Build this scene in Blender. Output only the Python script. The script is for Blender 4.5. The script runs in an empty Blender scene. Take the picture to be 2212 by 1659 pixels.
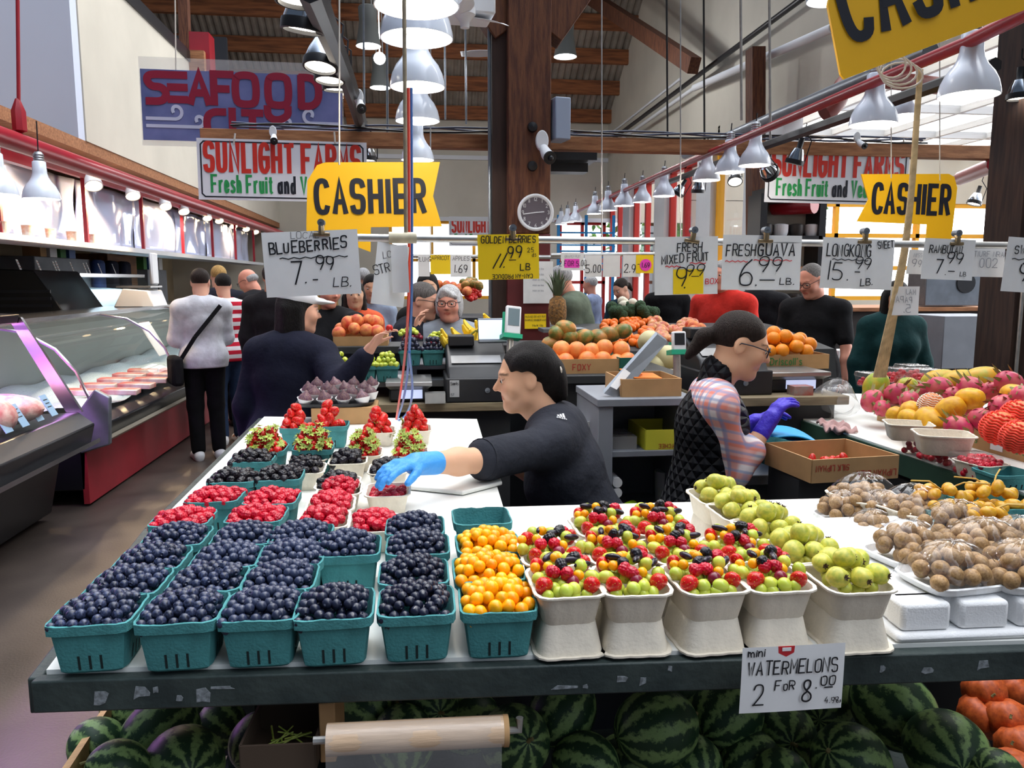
import bpy, math, random, bmesh
import numpy as np
from mathutils import Vector, Matrix, Euler
# ------------------------------------------------------------------ camera
SC = bpy.context.scene
COL = SC.collection
F, CX, CY = 1700.0, 1106.0, 829.5
YAW, PITCH, HC = math.radians(7.0), math.radians(7.5), 1.62
cam_data = bpy.data.cameras.new('camera')
cam_data.sensor_width = 36.0
cam_data.lens = 36.0 * F / 2212.0
cam_data.clip_start = 0.05
cam = bpy.data.objects.new('camera', cam_data)
COL.objects.link(cam)
cam.location = (0, 0, HC)
cam.rotation_euler = (math.pi / 2 - PITCH, 0, -YAW)
SC.camera = cam
CAMR = Euler(cam.rotation_euler).to_matrix()
# ------------------------------------------------------------------ view, world
vs = SC.view_settings
vs.view_transform = 'Standard'
vs.look = 'None'
vs.gamma = 1.0
vs.use_curve_mapping = False
vs.exposure = 0.1
SC.cycles.max_bounces = 7
SC.cycles.diffuse_bounces = 3
SC.cycles.glossy_bounces = 3
SC.cycles.transmission_bounces = 6
SC.cycles.transparent_max_bounces = 10
SC.cycles.caustics_reflective = False
SC.cycles.caustics_refractive = False
SC.cycles.sample_clamp_indirect = 4.0
SKY_BACK, SKY_SUN = 0.14, 7.0
def make_world():
    w = bpy.data.worlds.new('sky')
    SC.world = w
    w.use_nodes = True
    nt = w.node_tree
    nt.nodes.clear()
    N = nt.nodes.new
    out = N('ShaderNodeOutputWorld')
    bg = N('ShaderNodeBackground')
    tc = N('ShaderNodeTexCoord')
    dot = N('ShaderNodeVectorMath'); dot.operation = 'DOT_PRODUCT'
    dot.inputs[1].default_value = Vector((0.66, 0.46, 0.58)).normalized()
    mr = N('ShaderNodeMapRange')
    mr.inputs['From Min'].default_value = -0.05
    mr.inputs['From Max'].default_value = 0.9
    mr.interpolation_type = 'SMOOTHSTEP'
    mr.inputs['To Min'].default_value = SKY_BACK
    mr.inputs['To Max'].default_value = SKY_SUN
    mx = N('ShaderNodeMix'); mx.data_type = 'RGBA'
    mx.inputs[6].default_value = (0.60, 0.76, 1.0, 1)
    mx.inputs[7].default_value = (0.97, 0.98, 1.0, 1)
    cl = N('ShaderNodeMapRange')
    cl.inputs['From Min'].default_value = -0.1
    cl.inputs['From Max'].default_value = 0.7
    L = nt.links.new
    L(tc.outputs['Generated'], dot.inputs[0])
    L(dot.outputs['Value'], mr.inputs['Value'])
    L(dot.outputs['Value'], cl.inputs['Value'])
    L(cl.outputs['Result'], mx.inputs[0])
    L(mx.outputs[2], bg.inputs['Color'])
    L(mr.outputs['Result'], bg.inputs['Strength'])
    L(bg.outputs[0], out.inputs['Surface'])
make_world()
# ------------------------------------------------------------------ where things stand
def ray(px, py):
    d = Vector(((px - CX) / F, (CY - py) / F, -1.0))
    return CAMR @ d
def at(px, py, Y):
    d = ray(px, py)
    return Vector((0, 0, HC)) + d * (Y / d.y)
def on(px, py, z):
    d = ray(px, py)
    return Vector((0, 0, HC)) + d * ((z - HC) / d.z)
def atx(px, py, x):
    d = ray(px, py)
    return Vector((0, 0, HC)) + d * (x / d.x)
def size(px, p):
    dep = (CAMR.inverted() @ (Vector(p) - Vector((0, 0, HC)))).z
    return px / F * abs(dep)
RND = random.Random(7)
def U(a, b): return RND.uniform(a, b)
# ------------------------------------------------------------------ materials
MATS = {}
def mat(name, col, rough=0.5, metal=0.0, var=0.0, vscale=20.0, bump=0.0, bscale=60.0, spec=0.5,
        rand=0.0, col2=None, trans=0.0, alpha=1.0, emit=None, estr=0.0, sss=0.0, coat=0.0, stretch=None, ior=1.45, randhue=0.0, detail=4.0, lo=0.35, hi=0.65):
    if name in MATS: return MATS[name]
    m = bpy.data.materials.new(name)
    m.use_nodes = True
    nt = m.node_tree
    b = nt.nodes['Principled BSDF']
    c = (*col, 1.0)
    b.inputs['Base Color'].default_value = c
    b.inputs['Roughness'].default_value = rough
    b.inputs['Metallic'].default_value = metal
    b.inputs['Specular IOR Level'].default_value = spec
    b.inputs['IOR'].default_value = ior
    b.inputs['Transmission Weight'].default_value = trans
    b.inputs['Alpha'].default_value = alpha
    b.inputs['Coat Weight'].default_value = coat
    if sss:
        b.inputs['Subsurface Weight'].default_value = sss
        b.inputs['Subsurface Radius'].default_value = (0.01, 0.004, 0.002)
    if emit:
        b.inputs['Emission Color'].default_value = (*emit, 1)
        b.inputs['Emission Strength'].default_value = estr
    N, L = nt.nodes.new, nt.links.new
    tc = N('ShaderNodeTexCoord')
    vec = tc.outputs['Object']
    if stretch:
        mp = N('ShaderNodeMapping'); mp.inputs['Scale'].default_value = stretch
        L(vec, mp.inputs['Vector']); vec = mp.outputs['Vector']
    src = None
    if var or col2:
        n = N('ShaderNodeTexNoise'); n.inputs['Scale'].default_value = vscale; n.inputs['Detail'].default_value = detail
        L(vec, n.inputs['Vector'])
        r = N('ShaderNodeValToRGB')
        r.color_ramp.elements[0].position = lo
        r.color_ramp.elements[1].position = hi
        if col2:
            r.color_ramp.elements[0].color = c
            r.color_ramp.elements[1].color = (*col2, 1)
        else:
            r.color_ramp.elements[0].color = tuple(max(0, x * (1 - var)) for x in col) + (1,)
            r.color_ramp.elements[1].color = tuple(min(1, x * (1 + var)) for x in col) + (1,)
        L(n.outputs['Fac'], r.inputs['Fac'])
        src = r.outputs['Color']
    if rand or randhue:
        oi = N('ShaderNodeObjectInfo')
        hs = N('ShaderNodeHueSaturation')
        if rand:
            mr = N('ShaderNodeMapRange'); mr.inputs['To Min'].default_value = 1 - rand; mr.inputs['To Max'].default_value = 1 + rand
            L(oi.outputs['Random'], mr.inputs['Value']); L(mr.outputs['Result'], hs.inputs['Value'])
        if randhue:
            m2 = N('ShaderNodeMath'); m2.operation = 'MULTIPLY'; m2.inputs[1].default_value = 7.31
            m3 = N('ShaderNodeMath'); m3.operation = 'FRACT'
            mr2 = N('ShaderNodeMapRange'); mr2.inputs['To Min'].default_value = .5 - randhue; mr2.inputs['To Max'].default_value = .5 + randhue
            L(oi.outputs['Random'], m2.inputs[0]); L(m2.outputs[0], m3.inputs[0]); L(m3.outputs[0], mr2.inputs['Value']); L(mr2.outputs['Result'], hs.inputs['Hue'])
        if src: L(src, hs.inputs['Color'])
        else: hs.inputs['Color'].default_value = c
        src = hs.outputs['Color']
    if src: L(src, b.inputs['Base Color'])
    if bump:
        n2 = N('ShaderNodeTexNoise'); n2.inputs['Scale'].default_value = bscale; n2.inputs['Detail'].default_value = 5
        L(vec, n2.inputs['Vector'])
        bp = N('ShaderNodeBump'); bp.inputs['Strength'].default_value = bump; bp.inputs['Distance'].default_value = 0.02
        L(n2.outputs['Fac'], bp.inputs['Height']); L(bp.outputs['Normal'], b.inputs['Normal'])
    MATS[name] = m
    return m
def S(r, g, b):
    f = lambda v: (v / 255 / 12.92) if v / 255 <= 0.04045 else ((v / 255 + 0.055) / 1.055) ** 2.4
    return (f(r), f(g), f(b))
def film(name, tint=(1, 1, 1), op=0.12, rough=0.05, grey=0.8, refl=1.0, wavy=True):
    if name in MATS: return MATS[name]
    m = bpy.data.materials.new(name); m.use_nodes = True
    nt = m.node_tree; nt.nodes.clear(); N, L = nt.nodes.new, nt.links.new
    out = N('ShaderNodeOutputMaterial'); tr = N('ShaderNodeBsdfTransparent'); gl = N('ShaderNodeBsdfGlossy'); df = N('ShaderNodeBsdfDiffuse')
    tr.inputs['Color'].default_value = (*tint, 1); gl.inputs['Roughness'].default_value = rough
    df.inputs['Color'].default_value = (grey, grey, grey, 1)
    m1, m2 = N('ShaderNodeMixShader'), N('ShaderNodeMixShader')
    fr = N('ShaderNodeFresnel'); fr.inputs['IOR'].default_value = 1.45
    m1.inputs[0].default_value = op
    L(tr.outputs[0], m1.inputs[1]); L(df.outputs[0], m1.inputs[2])
    rf = N('ShaderNodeMath'); rf.operation = 'MULTIPLY'; rf.inputs[1].default_value = refl; geo = N('ShaderNodeNewGeometry'); inv = N('ShaderNodeMath'); inv.operation = 'MULTIPLY_ADD'; inv.inputs[1].default_value = -refl; inv.inputs[2].default_value = refl
    L(geo.outputs['Backfacing'], inv.inputs[0]); L(inv.outputs[0], rf.inputs[1]); L(fr.outputs[0], rf.inputs[0])
    L(rf.outputs[0], m2.inputs[0]); L(m1.outputs[0], m2.inputs[1]); L(gl.outputs[0], m2.inputs[2])
    if wavy:
        tc = N('ShaderNodeTexCoord'); n2 = N('ShaderNodeTexNoise'); n2.inputs['Scale'].default_value = 25
        bp = N('ShaderNodeBump'); bp.inputs['Strength'].default_value = 0.35; bp.inputs['Distance'].default_value = 0.02
        L(tc.outputs['Object'], n2.inputs['Vector']); L(n2.outputs['Fac'], bp.inputs['Height'])
        L(bp.outputs['Normal'], gl.inputs['Normal']); L(bp.outputs['Normal'], fr.inputs['Normal'])
    L(m2.outputs[0], out.inputs['Surface'])
    MATS[name] = m
    return m
# ------------------------------------------------------------------ mesh building
class MB:
    def __init__(self): self.v, self.f, self.m, self.n = [], [], [], 0
    def add(self, vs, fs, mi=0, M=None):
        if M is not None: vs = [M @ Vector(v) for v in vs]
        o = self.n
        self.v.extend(tuple(v) for v in vs); self.n += len(vs)
        for f in fs: self.f.append(tuple(i + o for i in f)); self.m.append(mi)
        return self
    def box(self, c, s, mi=0, M=None, taper=1.0):
        x, y, z = s[0] / 2, s[1] / 2, s[2] / 2
        vs = [(c[0] + sx * x * (taper if sz < 0 else 1), c[1] + sy * y * (taper if sz < 0 else 1), c[2] + sz * z) for sz in (-1, 1) for sy in (-1, 1) for sx in (-1, 1)]
        fs = [(0, 2, 3, 1), (4, 5, 7, 6), (0, 1, 5, 4), (2, 6, 7, 3), (0, 4, 6, 2), (1, 3, 7, 5)]
        return self.add(vs, fs, mi, M)
    def bar(self, a, b, w, h, mi=0, up=(0, 0, 1)):
        a, b = Vector(a), Vector(b); d = (b - a).normalized(); up = Vector(up)
        if abs(d.dot(up)) > .98: up = Vector((0, 1, 0))
        s = d.cross(up).normalized(); u = s.cross(d)
        vs = [p + s * (i * w / 2) + u * (j * h / 2) for p in (a, b) for (i, j) in ((-1, -1), (1, -1), (1, 1), (-1, 1))]
        return self.add(vs, [(0, 1, 2, 3), (7, 6, 5, 4), (0, 4, 5, 1), (1, 5, 6, 2), (2, 6, 7, 3), (3, 7, 4, 0)], mi)
    def tube(self, pts, r, n=8, mi=0, cap=True):
        pts = [Vector(p) for p in pts]
        rs = r if isinstance(r, (list, tuple)) else [r] * len(pts)
        t0 = (pts[1] - pts[0]).normalized()
        up = Vector((0, 0, 1)) if abs(t0.z) < .9 else Vector((1, 0, 0))
        nrm = (up - t0 * up.dot(t0)).normalized()
        vs, fs = [], []
        for i, p in enumerate(pts):
            t = ((pts[i + 1] if i + 1 < len(pts) else p) - (pts[i - 1] if i else p)).normalized()
            nrm = (nrm - t * nrm.dot(t)).normalized(); bn = t.cross(nrm)
            for k in range(n):
                a = 2 * math.pi * k / n
                vs.append(p + (nrm * math.cos(a) + bn * math.sin(a)) * rs[i])
        for i in range(len(pts) - 1):
            for k in range(n):
                k2 = (k + 1) % n
                fs.append((i * n + k, i * n + k2, (i + 1) * n + k2, (i + 1) * n + k))
        if cap:
            fs.append(tuple(range(n - 1, -1, -1))); fs.append(tuple(range((len(pts) - 1) * n, len(pts) * n)))
        return self.add(vs, fs, mi)
    def lathe(self, prof, n=16, mi=0, M=None, wob=None):
        vs, fs = [], []
        for j, (r, z) in enumerate(prof):
            for k in range(n):
                a = 2 * math.pi * k / n
                q = r * (wob(a, j) if wob else 1)
                vs.append((q * math.cos(a), q * math.sin(a), z))
        for j in range(len(prof) - 1):
            for k in range(n):
                k2 = (k + 1) % n
                fs.append((j * n + k, j * n + k2, (j + 1) * n + k2, (j + 1) * n + k))
        if prof[0][0] > 1e-5: fs.append(tuple(range(n - 1, -1, -1)))
        if prof[-1][0] > 1e-5: fs.append(tuple(range((len(prof) - 1) * n, len(prof) * n)))
        return self.add(vs, fs, mi, M)
    def shell(self, prof, n=24, th=0.002, mi=0, M=None, mi2=None):
        inner = [(max(r - th, 0.0005), z) for r, z in prof][::-1]
        p = list(prof) + inner
        self.lathe_open(prof, n, mi, M)
        self.lathe_open(inner, n, mi if mi2 is None else mi2, M)
        self.lathe_open([prof[-1], inner[0]], n, mi, M)
        return self
    def lathe_open(self, prof, n, mi, M):
        vs = [(r * math.cos(2 * math.pi * k / n), r * math.sin(2 * math.pi * k / n), z) for r, z in prof for k in range(n)]
        fs = [(j * n + k, j * n + (k + 1) % n, (j + 1) * n + (k + 1) % n, (j + 1) * n + k) for j in range(len(prof) - 1) for k in range(n)]
        return self.add(vs, fs, mi, M)
    def ball(self, c, r, n=12, m=8, mi=0, M=None):
        r = r if isinstance(r, (tuple, list)) else (r, r, r)
        T = Matrix.Translation(c) @ Matrix.Diagonal((*r, 1))
        if M is not None: T = M @ T
        return self.lathe([(math.sin(math.pi * j / m), -math.cos(math.pi * j / m)) for j in range(m + 1)], n, mi, T)
    def prism(self, poly, z0, z1, mi=0, M=None):
        n = len(poly)
        vs = [(p[0], p[1], z0) for p in poly] + [(p[0], p[1], z1) for p in poly]
        fs = [tuple(range(n - 1, -1, -1)), tuple(range(n, 2 * n))] + [(i, (i + 1) % n, n + (i + 1) % n, n + i) for i in range(n)]
        return self.add(vs, fs, mi, M)
    def plate(self, pts, d, mi=0):
        pts = [Vector(p) for p in pts]; d = Vector(d); n = len(pts)
        return self.add(pts + [p + d for p in pts], [tuple(range(n)), tuple(range(2 * n - 1, n - 1, -1))] + [(i, n + i, n + (i + 1) % n, (i + 1) % n) for i in range(n)], mi)
    def grid(self, fn, nu, nv, mi=0, M=None, closed=False):
        vs = [fn(i / (nu if closed else max(nu - 1, 1)), j / max(nv - 1, 1)) for j in range(nv) for i in range(nu)]
        fs = [(j * nu + i, j * nu + (i + 1) % nu, (j + 1) * nu + (i + 1) % nu, (j + 1) * nu + i) for j in range(nv - 1) for i in range(nu if closed else nu - 1)]
        return self.add(vs, fs, mi, M)
    def mesh(self, name, mats, smooth=True, angle=40, fix=True):
        me = bpy.data.meshes.new(name)
        me.from_pydata(self.v, [], self.f)
        for m in (mats if isinstance(mats, (list, tuple)) else [mats]): me.materials.append(m)
        if len(me.materials) > 1: me.polygons.foreach_set('material_index', self.m)
        me.validate()
        if fix:
            bm = bmesh.new(); bm.from_mesh(me); bmesh.ops.recalc_face_normals(bm, faces=bm.faces); bm.to_mesh(me); bm.free()
        if smooth:
            me.polygons.foreach_set('use_smooth', [True] * len(me.polygons))
            me.set_sharp_from_angle(angle=math.radians(angle))
        me.update()
        return me
    def build(self, name, mats, parent=None, loc=None, rot=None, smooth=True, angle=40, bevel=0.0, fix=True):
        return link(name, self.mesh(name, mats, smooth, angle, fix), parent, loc, rot, bevel)
def link(name, me, parent=None, loc=None, rot=None, bevel=0.0):
    o = bpy.data.objects.new(name, me)
    COL.objects.link(o)
    if parent is not None: o.parent = parent
    if loc is not None: o.location = loc
    if rot is not None: o.rotation_euler = rot
    if bevel:
        b = o.modifiers.new('edges', 'BEVEL'); b.width = bevel; b.segments = 2; b.limit_method = 'ANGLE'
    return o
def tag(o, label, cat, group=None, kind=None):
    o['label'] = label; o['category'] = cat
    if group: o['group'] = group
    if kind: o['kind'] = kind
    return o
def empty(name, label, cat, loc=(0, 0, 0), rz=0.0, group=None, rot=None):
    o = bpy.data.objects.new(name, None)
    COL.objects.link(o); o.location = loc; o.rotation_euler = rot if rot is not None else (0, 0, rz)
    o.empty_display_size = 0.05
    return tag(o, label, cat, group)
def struct(o, kind='structure'):
    o['kind'] = kind
    return o
def dup(o, loc=None, rot=None, label=None, scale=None, group=None):
    c = o.copy(); COL.objects.link(c)
    if loc is not None: c.location = loc
    if rot is not None: c.rotation_euler = rot
    if scale is not None: c.scale = scale if isinstance(scale, (tuple, list)) else (scale,) * 3
    if label: c['label'] = label
    if group: c['group'] = group
    for ch in list(o.children):
        k = ch.copy(); COL.objects.link(k); k.parent = c; k.matrix_parent_inverse = ch.matrix_parent_inverse.copy()
        for g in list(ch.children):
            q = g.copy(); COL.objects.link(q); q.parent = k; q.matrix_parent_inverse = g.matrix_parent_inverse.copy()
    return c
def T(*a): return Matrix.Translation(a)
def R(ax, deg): return Matrix.Rotation(math.radians(deg), 4, ax)
# ------------------------------------------------------------------ lettering: strokes on an 8 x 12 grid
GL = {
'A': '00 4c 80|24 64', 'B': '0c 00|~0c 5c 7b 78 56 06|~06 56 84 81 60 00', 'C': '~8a 7c 2c 09 03 20 70 82', 'D': '0c 00|~0c 5c 89 83 50 00',
'E': '8c 0c 00 80|06 66', 'F': '8c 0c 00|06 66', 'G': '~8a 7c 2c 09 03 20 60 82|82 86 46', 'H': '0c 00|8c 80|06 86', 'I': '0c 00', 'J': '~6c 62 40 20 02',
'K': '0c 00|7c 05|26 80', 'L': '0c 00 70', 'M': '00 0c 44 8c 80', 'N': '00 0c 80 8c', 'O': '@1c 09 03 10 70 83 89 7c', 'P': '0c 00|~0c 6c 8a 87 65 05',
'Q': '@1c 09 03 10 70 83 89 7c|53 90', 'R': '0c 00|~0c 6c 8a 87 66 06|46 80', 'S': '~8a 7c 1c 0a 07 26 66 85 82 70 10 02', 'T': '0c 8c|4c 40',
'U': '~0c 03 10 70 83 8c', 'V': '0c 40 8c', 'W': '0c 20 48 60 8c', 'X': '0c 80|8c 00', 'Y': '0c 46 8c|46 40', 'Z': '0c 8c 00 80',
'0': '@1c 09 03 10 50 63 69 5c', '1': '0c 00', '2': '~09 1c 6c 79 66 00|00 80', '3': '~0b 5c 7a 56 36|~36 75 72 50 01', '4': '5c 04 84|68 60',
'5': '7c 1c 07|~07 57 85 82 60 10 01', '6': '~6c 29 05 02 10 60 72 74 56 26 04', '7': '0c 8c 20', '8': '~46 78 7b 4c 1b 18 46 84 81 40 01 04 46',
'9': '@1c 09 07 25 55 77 7a 5c|~7a 76 64 40', '.': '00 11', '-': '05 65', 'a': '@17 05 02 10 40 52 56 37|58 50', 'd': '@17 05 02 10 40 52 56 37|5c 50',
'e': '~04 54 56 38 18 06 02 10 40 52', 'r': '08 00|~05 28 48', 's': '~57 38 18 06 34 53 51 30 10 01', 'h': '0c 00|~05 28 48 55 50', 'u': '~08 02 10 40 52|58 50',
'i': '08 00|0a 0b', 't': '2b 21 40|08 48', 'n': '08 00|~05 28 48 55 50', 'v': '08 30 68', 'g': '@18 06 02 10 40 52 56 38|58 50', 'b': '0c 00|@18 06 02 10 40 52 56 38',
'l': '0c 00', 'm': '08 00|~05 28 35 40|~45 68 85 80', 'o': '@18 06 02 10 40 52 56 38', 'c': '~57 38 18 06 02 10 30 51', 'f': '~5c 3c 2a 20|08 48', 'y': '08 34|68 10', 'p': '08 00|@18 06 04 12 42 54 56 38', 'k': '0c 00|58 04|25 50',
"'": '1c 0a', '~': '~00 12 20 32 40 52 60 72 80', '$': '~8a 7c 1c 0a 07 26 66 85 82 70 10 02|4d 40',
}
def _hx(c): return '0123456789abcdef'.index(c)
def glyph(ch):
    out = []
    for s in GL.get(ch, '').split('|'):
        if not s: continue
        mode = s[0] if s[0] in '~@' else ''
        p = [(_hx(t[0]) / 8.0, _hx(t[1]) / 12.0) for t in s[len(mode):].split()]
        if mode:
            for _ in range(2):
                q = []
                n = len(p)
                rng = range(n) if mode == '@' else range(n - 1)
                if mode == '~': q.append(p[0])
                for i in rng:
                    a, b = p[i], p[(i + 1) % n]
                    q += [(a[0] * .75 + b[0] * .25, a[1] * .75 + b[1] * .25), (a[0] * .25 + b[0] * .75, a[1] * .25 + b[1] * .75)]
                if mode == '~': q.append(p[-1])
                p = q
            if mode == '@': p = p + [p[0]]
        out.append(p)
    return out
def ribbon(mb, pts, w, mi=0, bend=None, y=0.0):
    P = [Vector((p[0], p[1])) for p in pts]
    P = [p for i, p in enumerate(P) if i == 0 or (p - P[i - 1]).length > 1e-6]
    if len(P) < 2: return
    Lf, Rt, loop = [], [], (P[0] - P[-1]).length < 1e-6
    for i, p in enumerate(P):
        a = (p - P[i - 1]).normalized() if i else (P[0] - P[-2]).normalized() if loop else None
        b = (P[i + 1] - p).normalized() if i + 1 < len(P) else (P[1] - P[0]).normalized() if loop else None
        if a is None: t, k = b, 1
        elif b is None: t, k = a, 1
        else:
            t = (a + b)
            t = t.normalized() if t.length > 1e-3 else a
            k = min(1.0 / max(abs(t.dot(a)), .5), 1.8)
        n = Vector((-t.y, t.x)) * (w / 2 * k)
        e = Vector((0, 0))
        if a is None: e = -b * w * .3
        if b is None: e = a * w * .3
        Lf.append(p + n + e); Rt.append(p - n + e)
    n = len(P)
    vs = [(q.x, y - 6e-5 * (i % n) - (bend(q.x, q.y) if bend else 0), q.y) for i, q in enumerate(Lf + Rt)]
    mb.add(vs, [(i, n + i, n + i + 1, i + 1) for i in range(n - 1)], mi)
def text(mb, s, x, z, h, ws=0.6, stroke=0.12, gap=0.25, mi=0, jit=0.0, slant=0.0, bend=None, y=-0.001, centre=False, rot=0.0, rnd=None, flip=False, fit=None):
    rnd = rnd or random.Random(len(s) * 7 + 3)
    items, cur = [], 0.0
    for ch in s:
        if ch == ' ': cur += h * ws * .7; continue
        g = glyph(ch)
        if not g: continue
        gw = max(p[0] for st in g for p in st)
        jx, jz, js, ja = rnd.uniform(-jit, jit) * h * .3, rnd.uniform(-jit, jit) * h * .5, 1 + rnd.uniform(-jit, jit), rnd.uniform(-jit, jit) * .5
        for st in g:
            items.append([(cur + p[0] * h * ws * js + (p[1] * h * js) * (slant + ja) + jx, p[1] * h * js + jz) for p in st])
        cur += gw * h * ws + h * ws * gap + h * stroke
    tot = cur - h * ws * gap - h * stroke
    if fit:
        q = fit / tot; items = [[(a * q, b) for a, b in st] for st in items]; tot = fit
    off = -tot / 2 if centre else 0
    c, sn = math.cos(rot), math.sin(rot)
    for n_, st in enumerate(items):
        q = [((p[0] + off), p[1]) for p in st]
        if flip: q = [(-a, b) for a, b in q]
        ribbon(mb, [(x + a * c - b * sn, z + a * sn + b * c) for a, b in q], h * stroke, mi, bend, y - .0003 * (n_ % 5))
    return tot
# ------------------------------------------------------------------ fruit meshes
def displaced(nu, nv, shape, disp):
    mb = MB()
    def fn(u, v):
        a = 2 * math.pi * u
        r, z = shape(v)
        k = disp(a, v)
        return (r * k * math.cos(a), r * k * math.sin(a), z + (k - 1) * abs(r) * .6 * (1 if v > .5 else -1) * (abs(v - .5) * 2) ** 3)
    return mb.grid(fn, nu, nv, closed=True)
def drupe_disp(rows, per, amp):
    def d(a, t):
        v = t * rows
        best = 9
        for rr in (math.floor(v), math.floor(v) + 1):
            n = max(3, int(per * math.sin(math.pi * min(max(rr / rows, .04), .96)) + .5))
            ph = a / (2 * math.pi) * n + (.5 if rr % 2 else 0)
            du = (ph - round(ph)) / n * per * math.sin(math.pi * min(max(t, .05), .95))
            dv = v - rr
            best = min(best, du * du + dv * dv)
        return 1 + amp * (math.sqrt(max(0, 1 - best * 2.2)) - .6)
    return d
def m_blueberry(seed):
    rn = random.Random(seed)
    mb = MB()
    q = rn.uniform(.86, .95)
    prof = [(0, -q)] + [(math.sin(math.pi * j / 8), -q * math.cos(math.pi * j / 8)) for j in range(1, 7)] + [(.40, q * .93), (.34, q * 1.02), (.27, q * .98), (.2, q * .8), (0, q * .76)]
    mb.lathe(prof, 14, 0, None, lambda a, j: 1 + (.14 * math.cos(5 * a) if j in (8, 9) else 0))
    return mb.mesh('blueberry', M_blue, angle=60)
M_blue = mat('blueberry_skin', S(24, 29, 50), .30, col2=S(66, 76, 108), vscale=2.2, rand=.35, spec=.5, lo=.4, hi=.75)
M_rasp = mat('raspberry_skin', S(190, 16, 44), .3, rand=.18, var=.12, vscale=4, spec=.5)
M_black = mat('blackberry_skin', S(22, 17, 24), .32, rand=.4, spec=.45)
M_straw = mat('strawberry_skin', S(206, 24, 26), .28, var=.18, vscale=2.5, rand=.15, spec=.5)
M_seed = mat('strawberry_seed', S(232, 190, 90), .4)
M_calyx = mat('strawberry_leaf', S(126, 158, 48), .55, col2=S(190, 196, 96), vscale=200, rand=.25)
M_gold = mat('golden_berry_skin', S(248, 168, 8), .3, rand=.1, randhue=.012, sss=.15)
M_ggrape = mat('green_grape_skin', S(188, 200, 76), .22, rand=.14, randhue=.01, sss=.2)
M_rgrape = mat('red_grape_skin', S(120, 28, 48), .22, rand=.25)
M_dgrape = mat('black_grape_skin', S(36, 26, 40), .25, rand=.3)
M_guava = mat('guava_skin', S(214, 204, 84), .38, col2=S(170, 178, 70), vscale=2.2, rand=.1, randhue=.008)
M_guavae = mat('guava_blossom_end', S(74, 56, 34), .8)
M_long = mat('longkong_skin', S(176, 140, 94), .5, col2=S(138, 104, 66), vscale=3.5, rand=.15)
M_date = mat('yellow_date_skin', S(226, 172, 48), .3, col2=S(206, 146, 34), vscale=2, rand=.1)
M_twig = mat('twig', S(206, 168, 82), .6)
def m_rasp(seed, elong=1.0, m=None, name='raspberry', rows=7, per=11, amp=.32):
    rn = random.Random(seed)
    def shape(t):
        th = math.pi * t
        r = math.sin(th) ** .75 * (1 - .22 * t)
        return max(r, 0.0), -math.cos(th) * elong * (1 + .1 * t)
    mb = displaced(52, 32, shape, drupe_disp(rows, per, amp))
    return mb.mesh(name, m, angle=180)
def m_straw(seed, elong=1.25, fat=1.0):
    rn = random.Random(seed)
    mb = MB()
    lob = [rn.uniform(-.07, .07) for _ in range(3)]
    def prof(t):
        th = math.pi * t
        r = (math.sin(th) ** .8) * (1.0 - .42 * (1 - t)) * fat
        z = (-math.cos(th)) * elong * .95
        return r, z
    def P(a, t):
        r, z = prof(t)
        k = 1 + lob[0] * math.cos(2 * a + 1) + lob[1] * math.cos(3 * a)
        return Vector((r * k * math.cos(a), r * k * math.sin(a), z))
    mb.grid(lambda u, v: P(2 * math.pi * u, v), 18, 12, closed=True)
    # seeds set in rows around the flesh
    for i in range(1, 9):
        t = i / 9.5 + .02
        n = max(4, int(11 * prof(t)[0] / fat))
        for k in range(n):
            a = 2 * math.pi * (k + (.5 if i % 2 else 0)) / n
            p = P(a, t); nn = (P(a, min(t + .02, 1)) - P(a, t - .02)).cross(P(a + .05, t) - P(a - .05, t)).normalized()
            if nn.dot(Vector((math.cos(a), math.sin(a), 0))) < 0: nn = -nn
            s = .045
            tx = nn.orthogonal().normalized(); ty = Vector((0, 0, 1)); ty = (ty - nn * ty.dot(nn)).normalized() if abs(nn.z) < .95 else nn.cross(tx)
            tx = ty.cross(nn)
            q = p + nn * .012
            mb.add([q + ty * s * 1.5, q + tx * s, q - ty * s * 1.5, q - tx * s, q + nn * .03], [(0, 1, 4), (1, 2, 4), (2, 3, 4), (3, 0, 4)], 1)
    return mb.mesh('strawberry', [M_straw, M_seed], angle=180)
def m_calyx(seed):
    rn = random.Random(seed)
    mb = MB()
    for k in range(9):
        a = 2 * math.pi * k / 9 + rn.uniform(-.15, .15)
        L, up = rn.uniform(.75, 1.05), rn.uniform(-.05, .45)
        rows = []
        for t, w in ((0, .1), (.35, .2), (.7, .17), (1, .02)):
            r = .12 + L * t
            z = up * t + .1 * math.sin(t * 3)
            ca, sa = math.cos(a), math.sin(a)
            rows += [(r * ca - sa * w, r * sa + ca * w, z), (r * ca, r * sa, z + .05), (r * ca + sa * w, r * sa - ca * w, z)]
        mb.add(rows, [(3 * i + j, 3 * i + j + 1, 3 * i + j + 4, 3 * i + j + 3) for i in range(3) for j in range(2)])
    mb.tube([(0, 0, 0), (.03, .02, .3), (.1, .05, .55)], .06, 6)
    return mb.mesh('calyx', M_calyx, angle=180, fix=False)
def m_sphere(name, m, el=(1, 1, 1), n=16, k=12, dimple=0.0, wob=0.0, seed=0):
    rn = random.Random(seed); ph = rn.uniform(0, 6)
    mb = MB()
    prof = [(math.sin(math.pi * j / k), -math.cos(math.pi * j / k) * (1 - dimple * math.exp(-((math.pi - math.pi * j / k) / .35) ** 2))) for j in range(k + 1)]
    mb.lathe(prof, n, 0, Matrix.Diagonal((*el, 1)), (lambda a, j: 1 + wob * math.sin(2 * a + ph) + wob * .6 * math.sin(3 * a + j)) if wob else None)
    return mb.mesh(name, m, angle=180)
BLUE = [m_blueberry(i) for i in range(3)]
RASP = [m_rasp(1, 1.12, M_rasp), m_rasp(2, 1.0, M_rasp, rows=6, per=10, amp=.34)]
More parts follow.
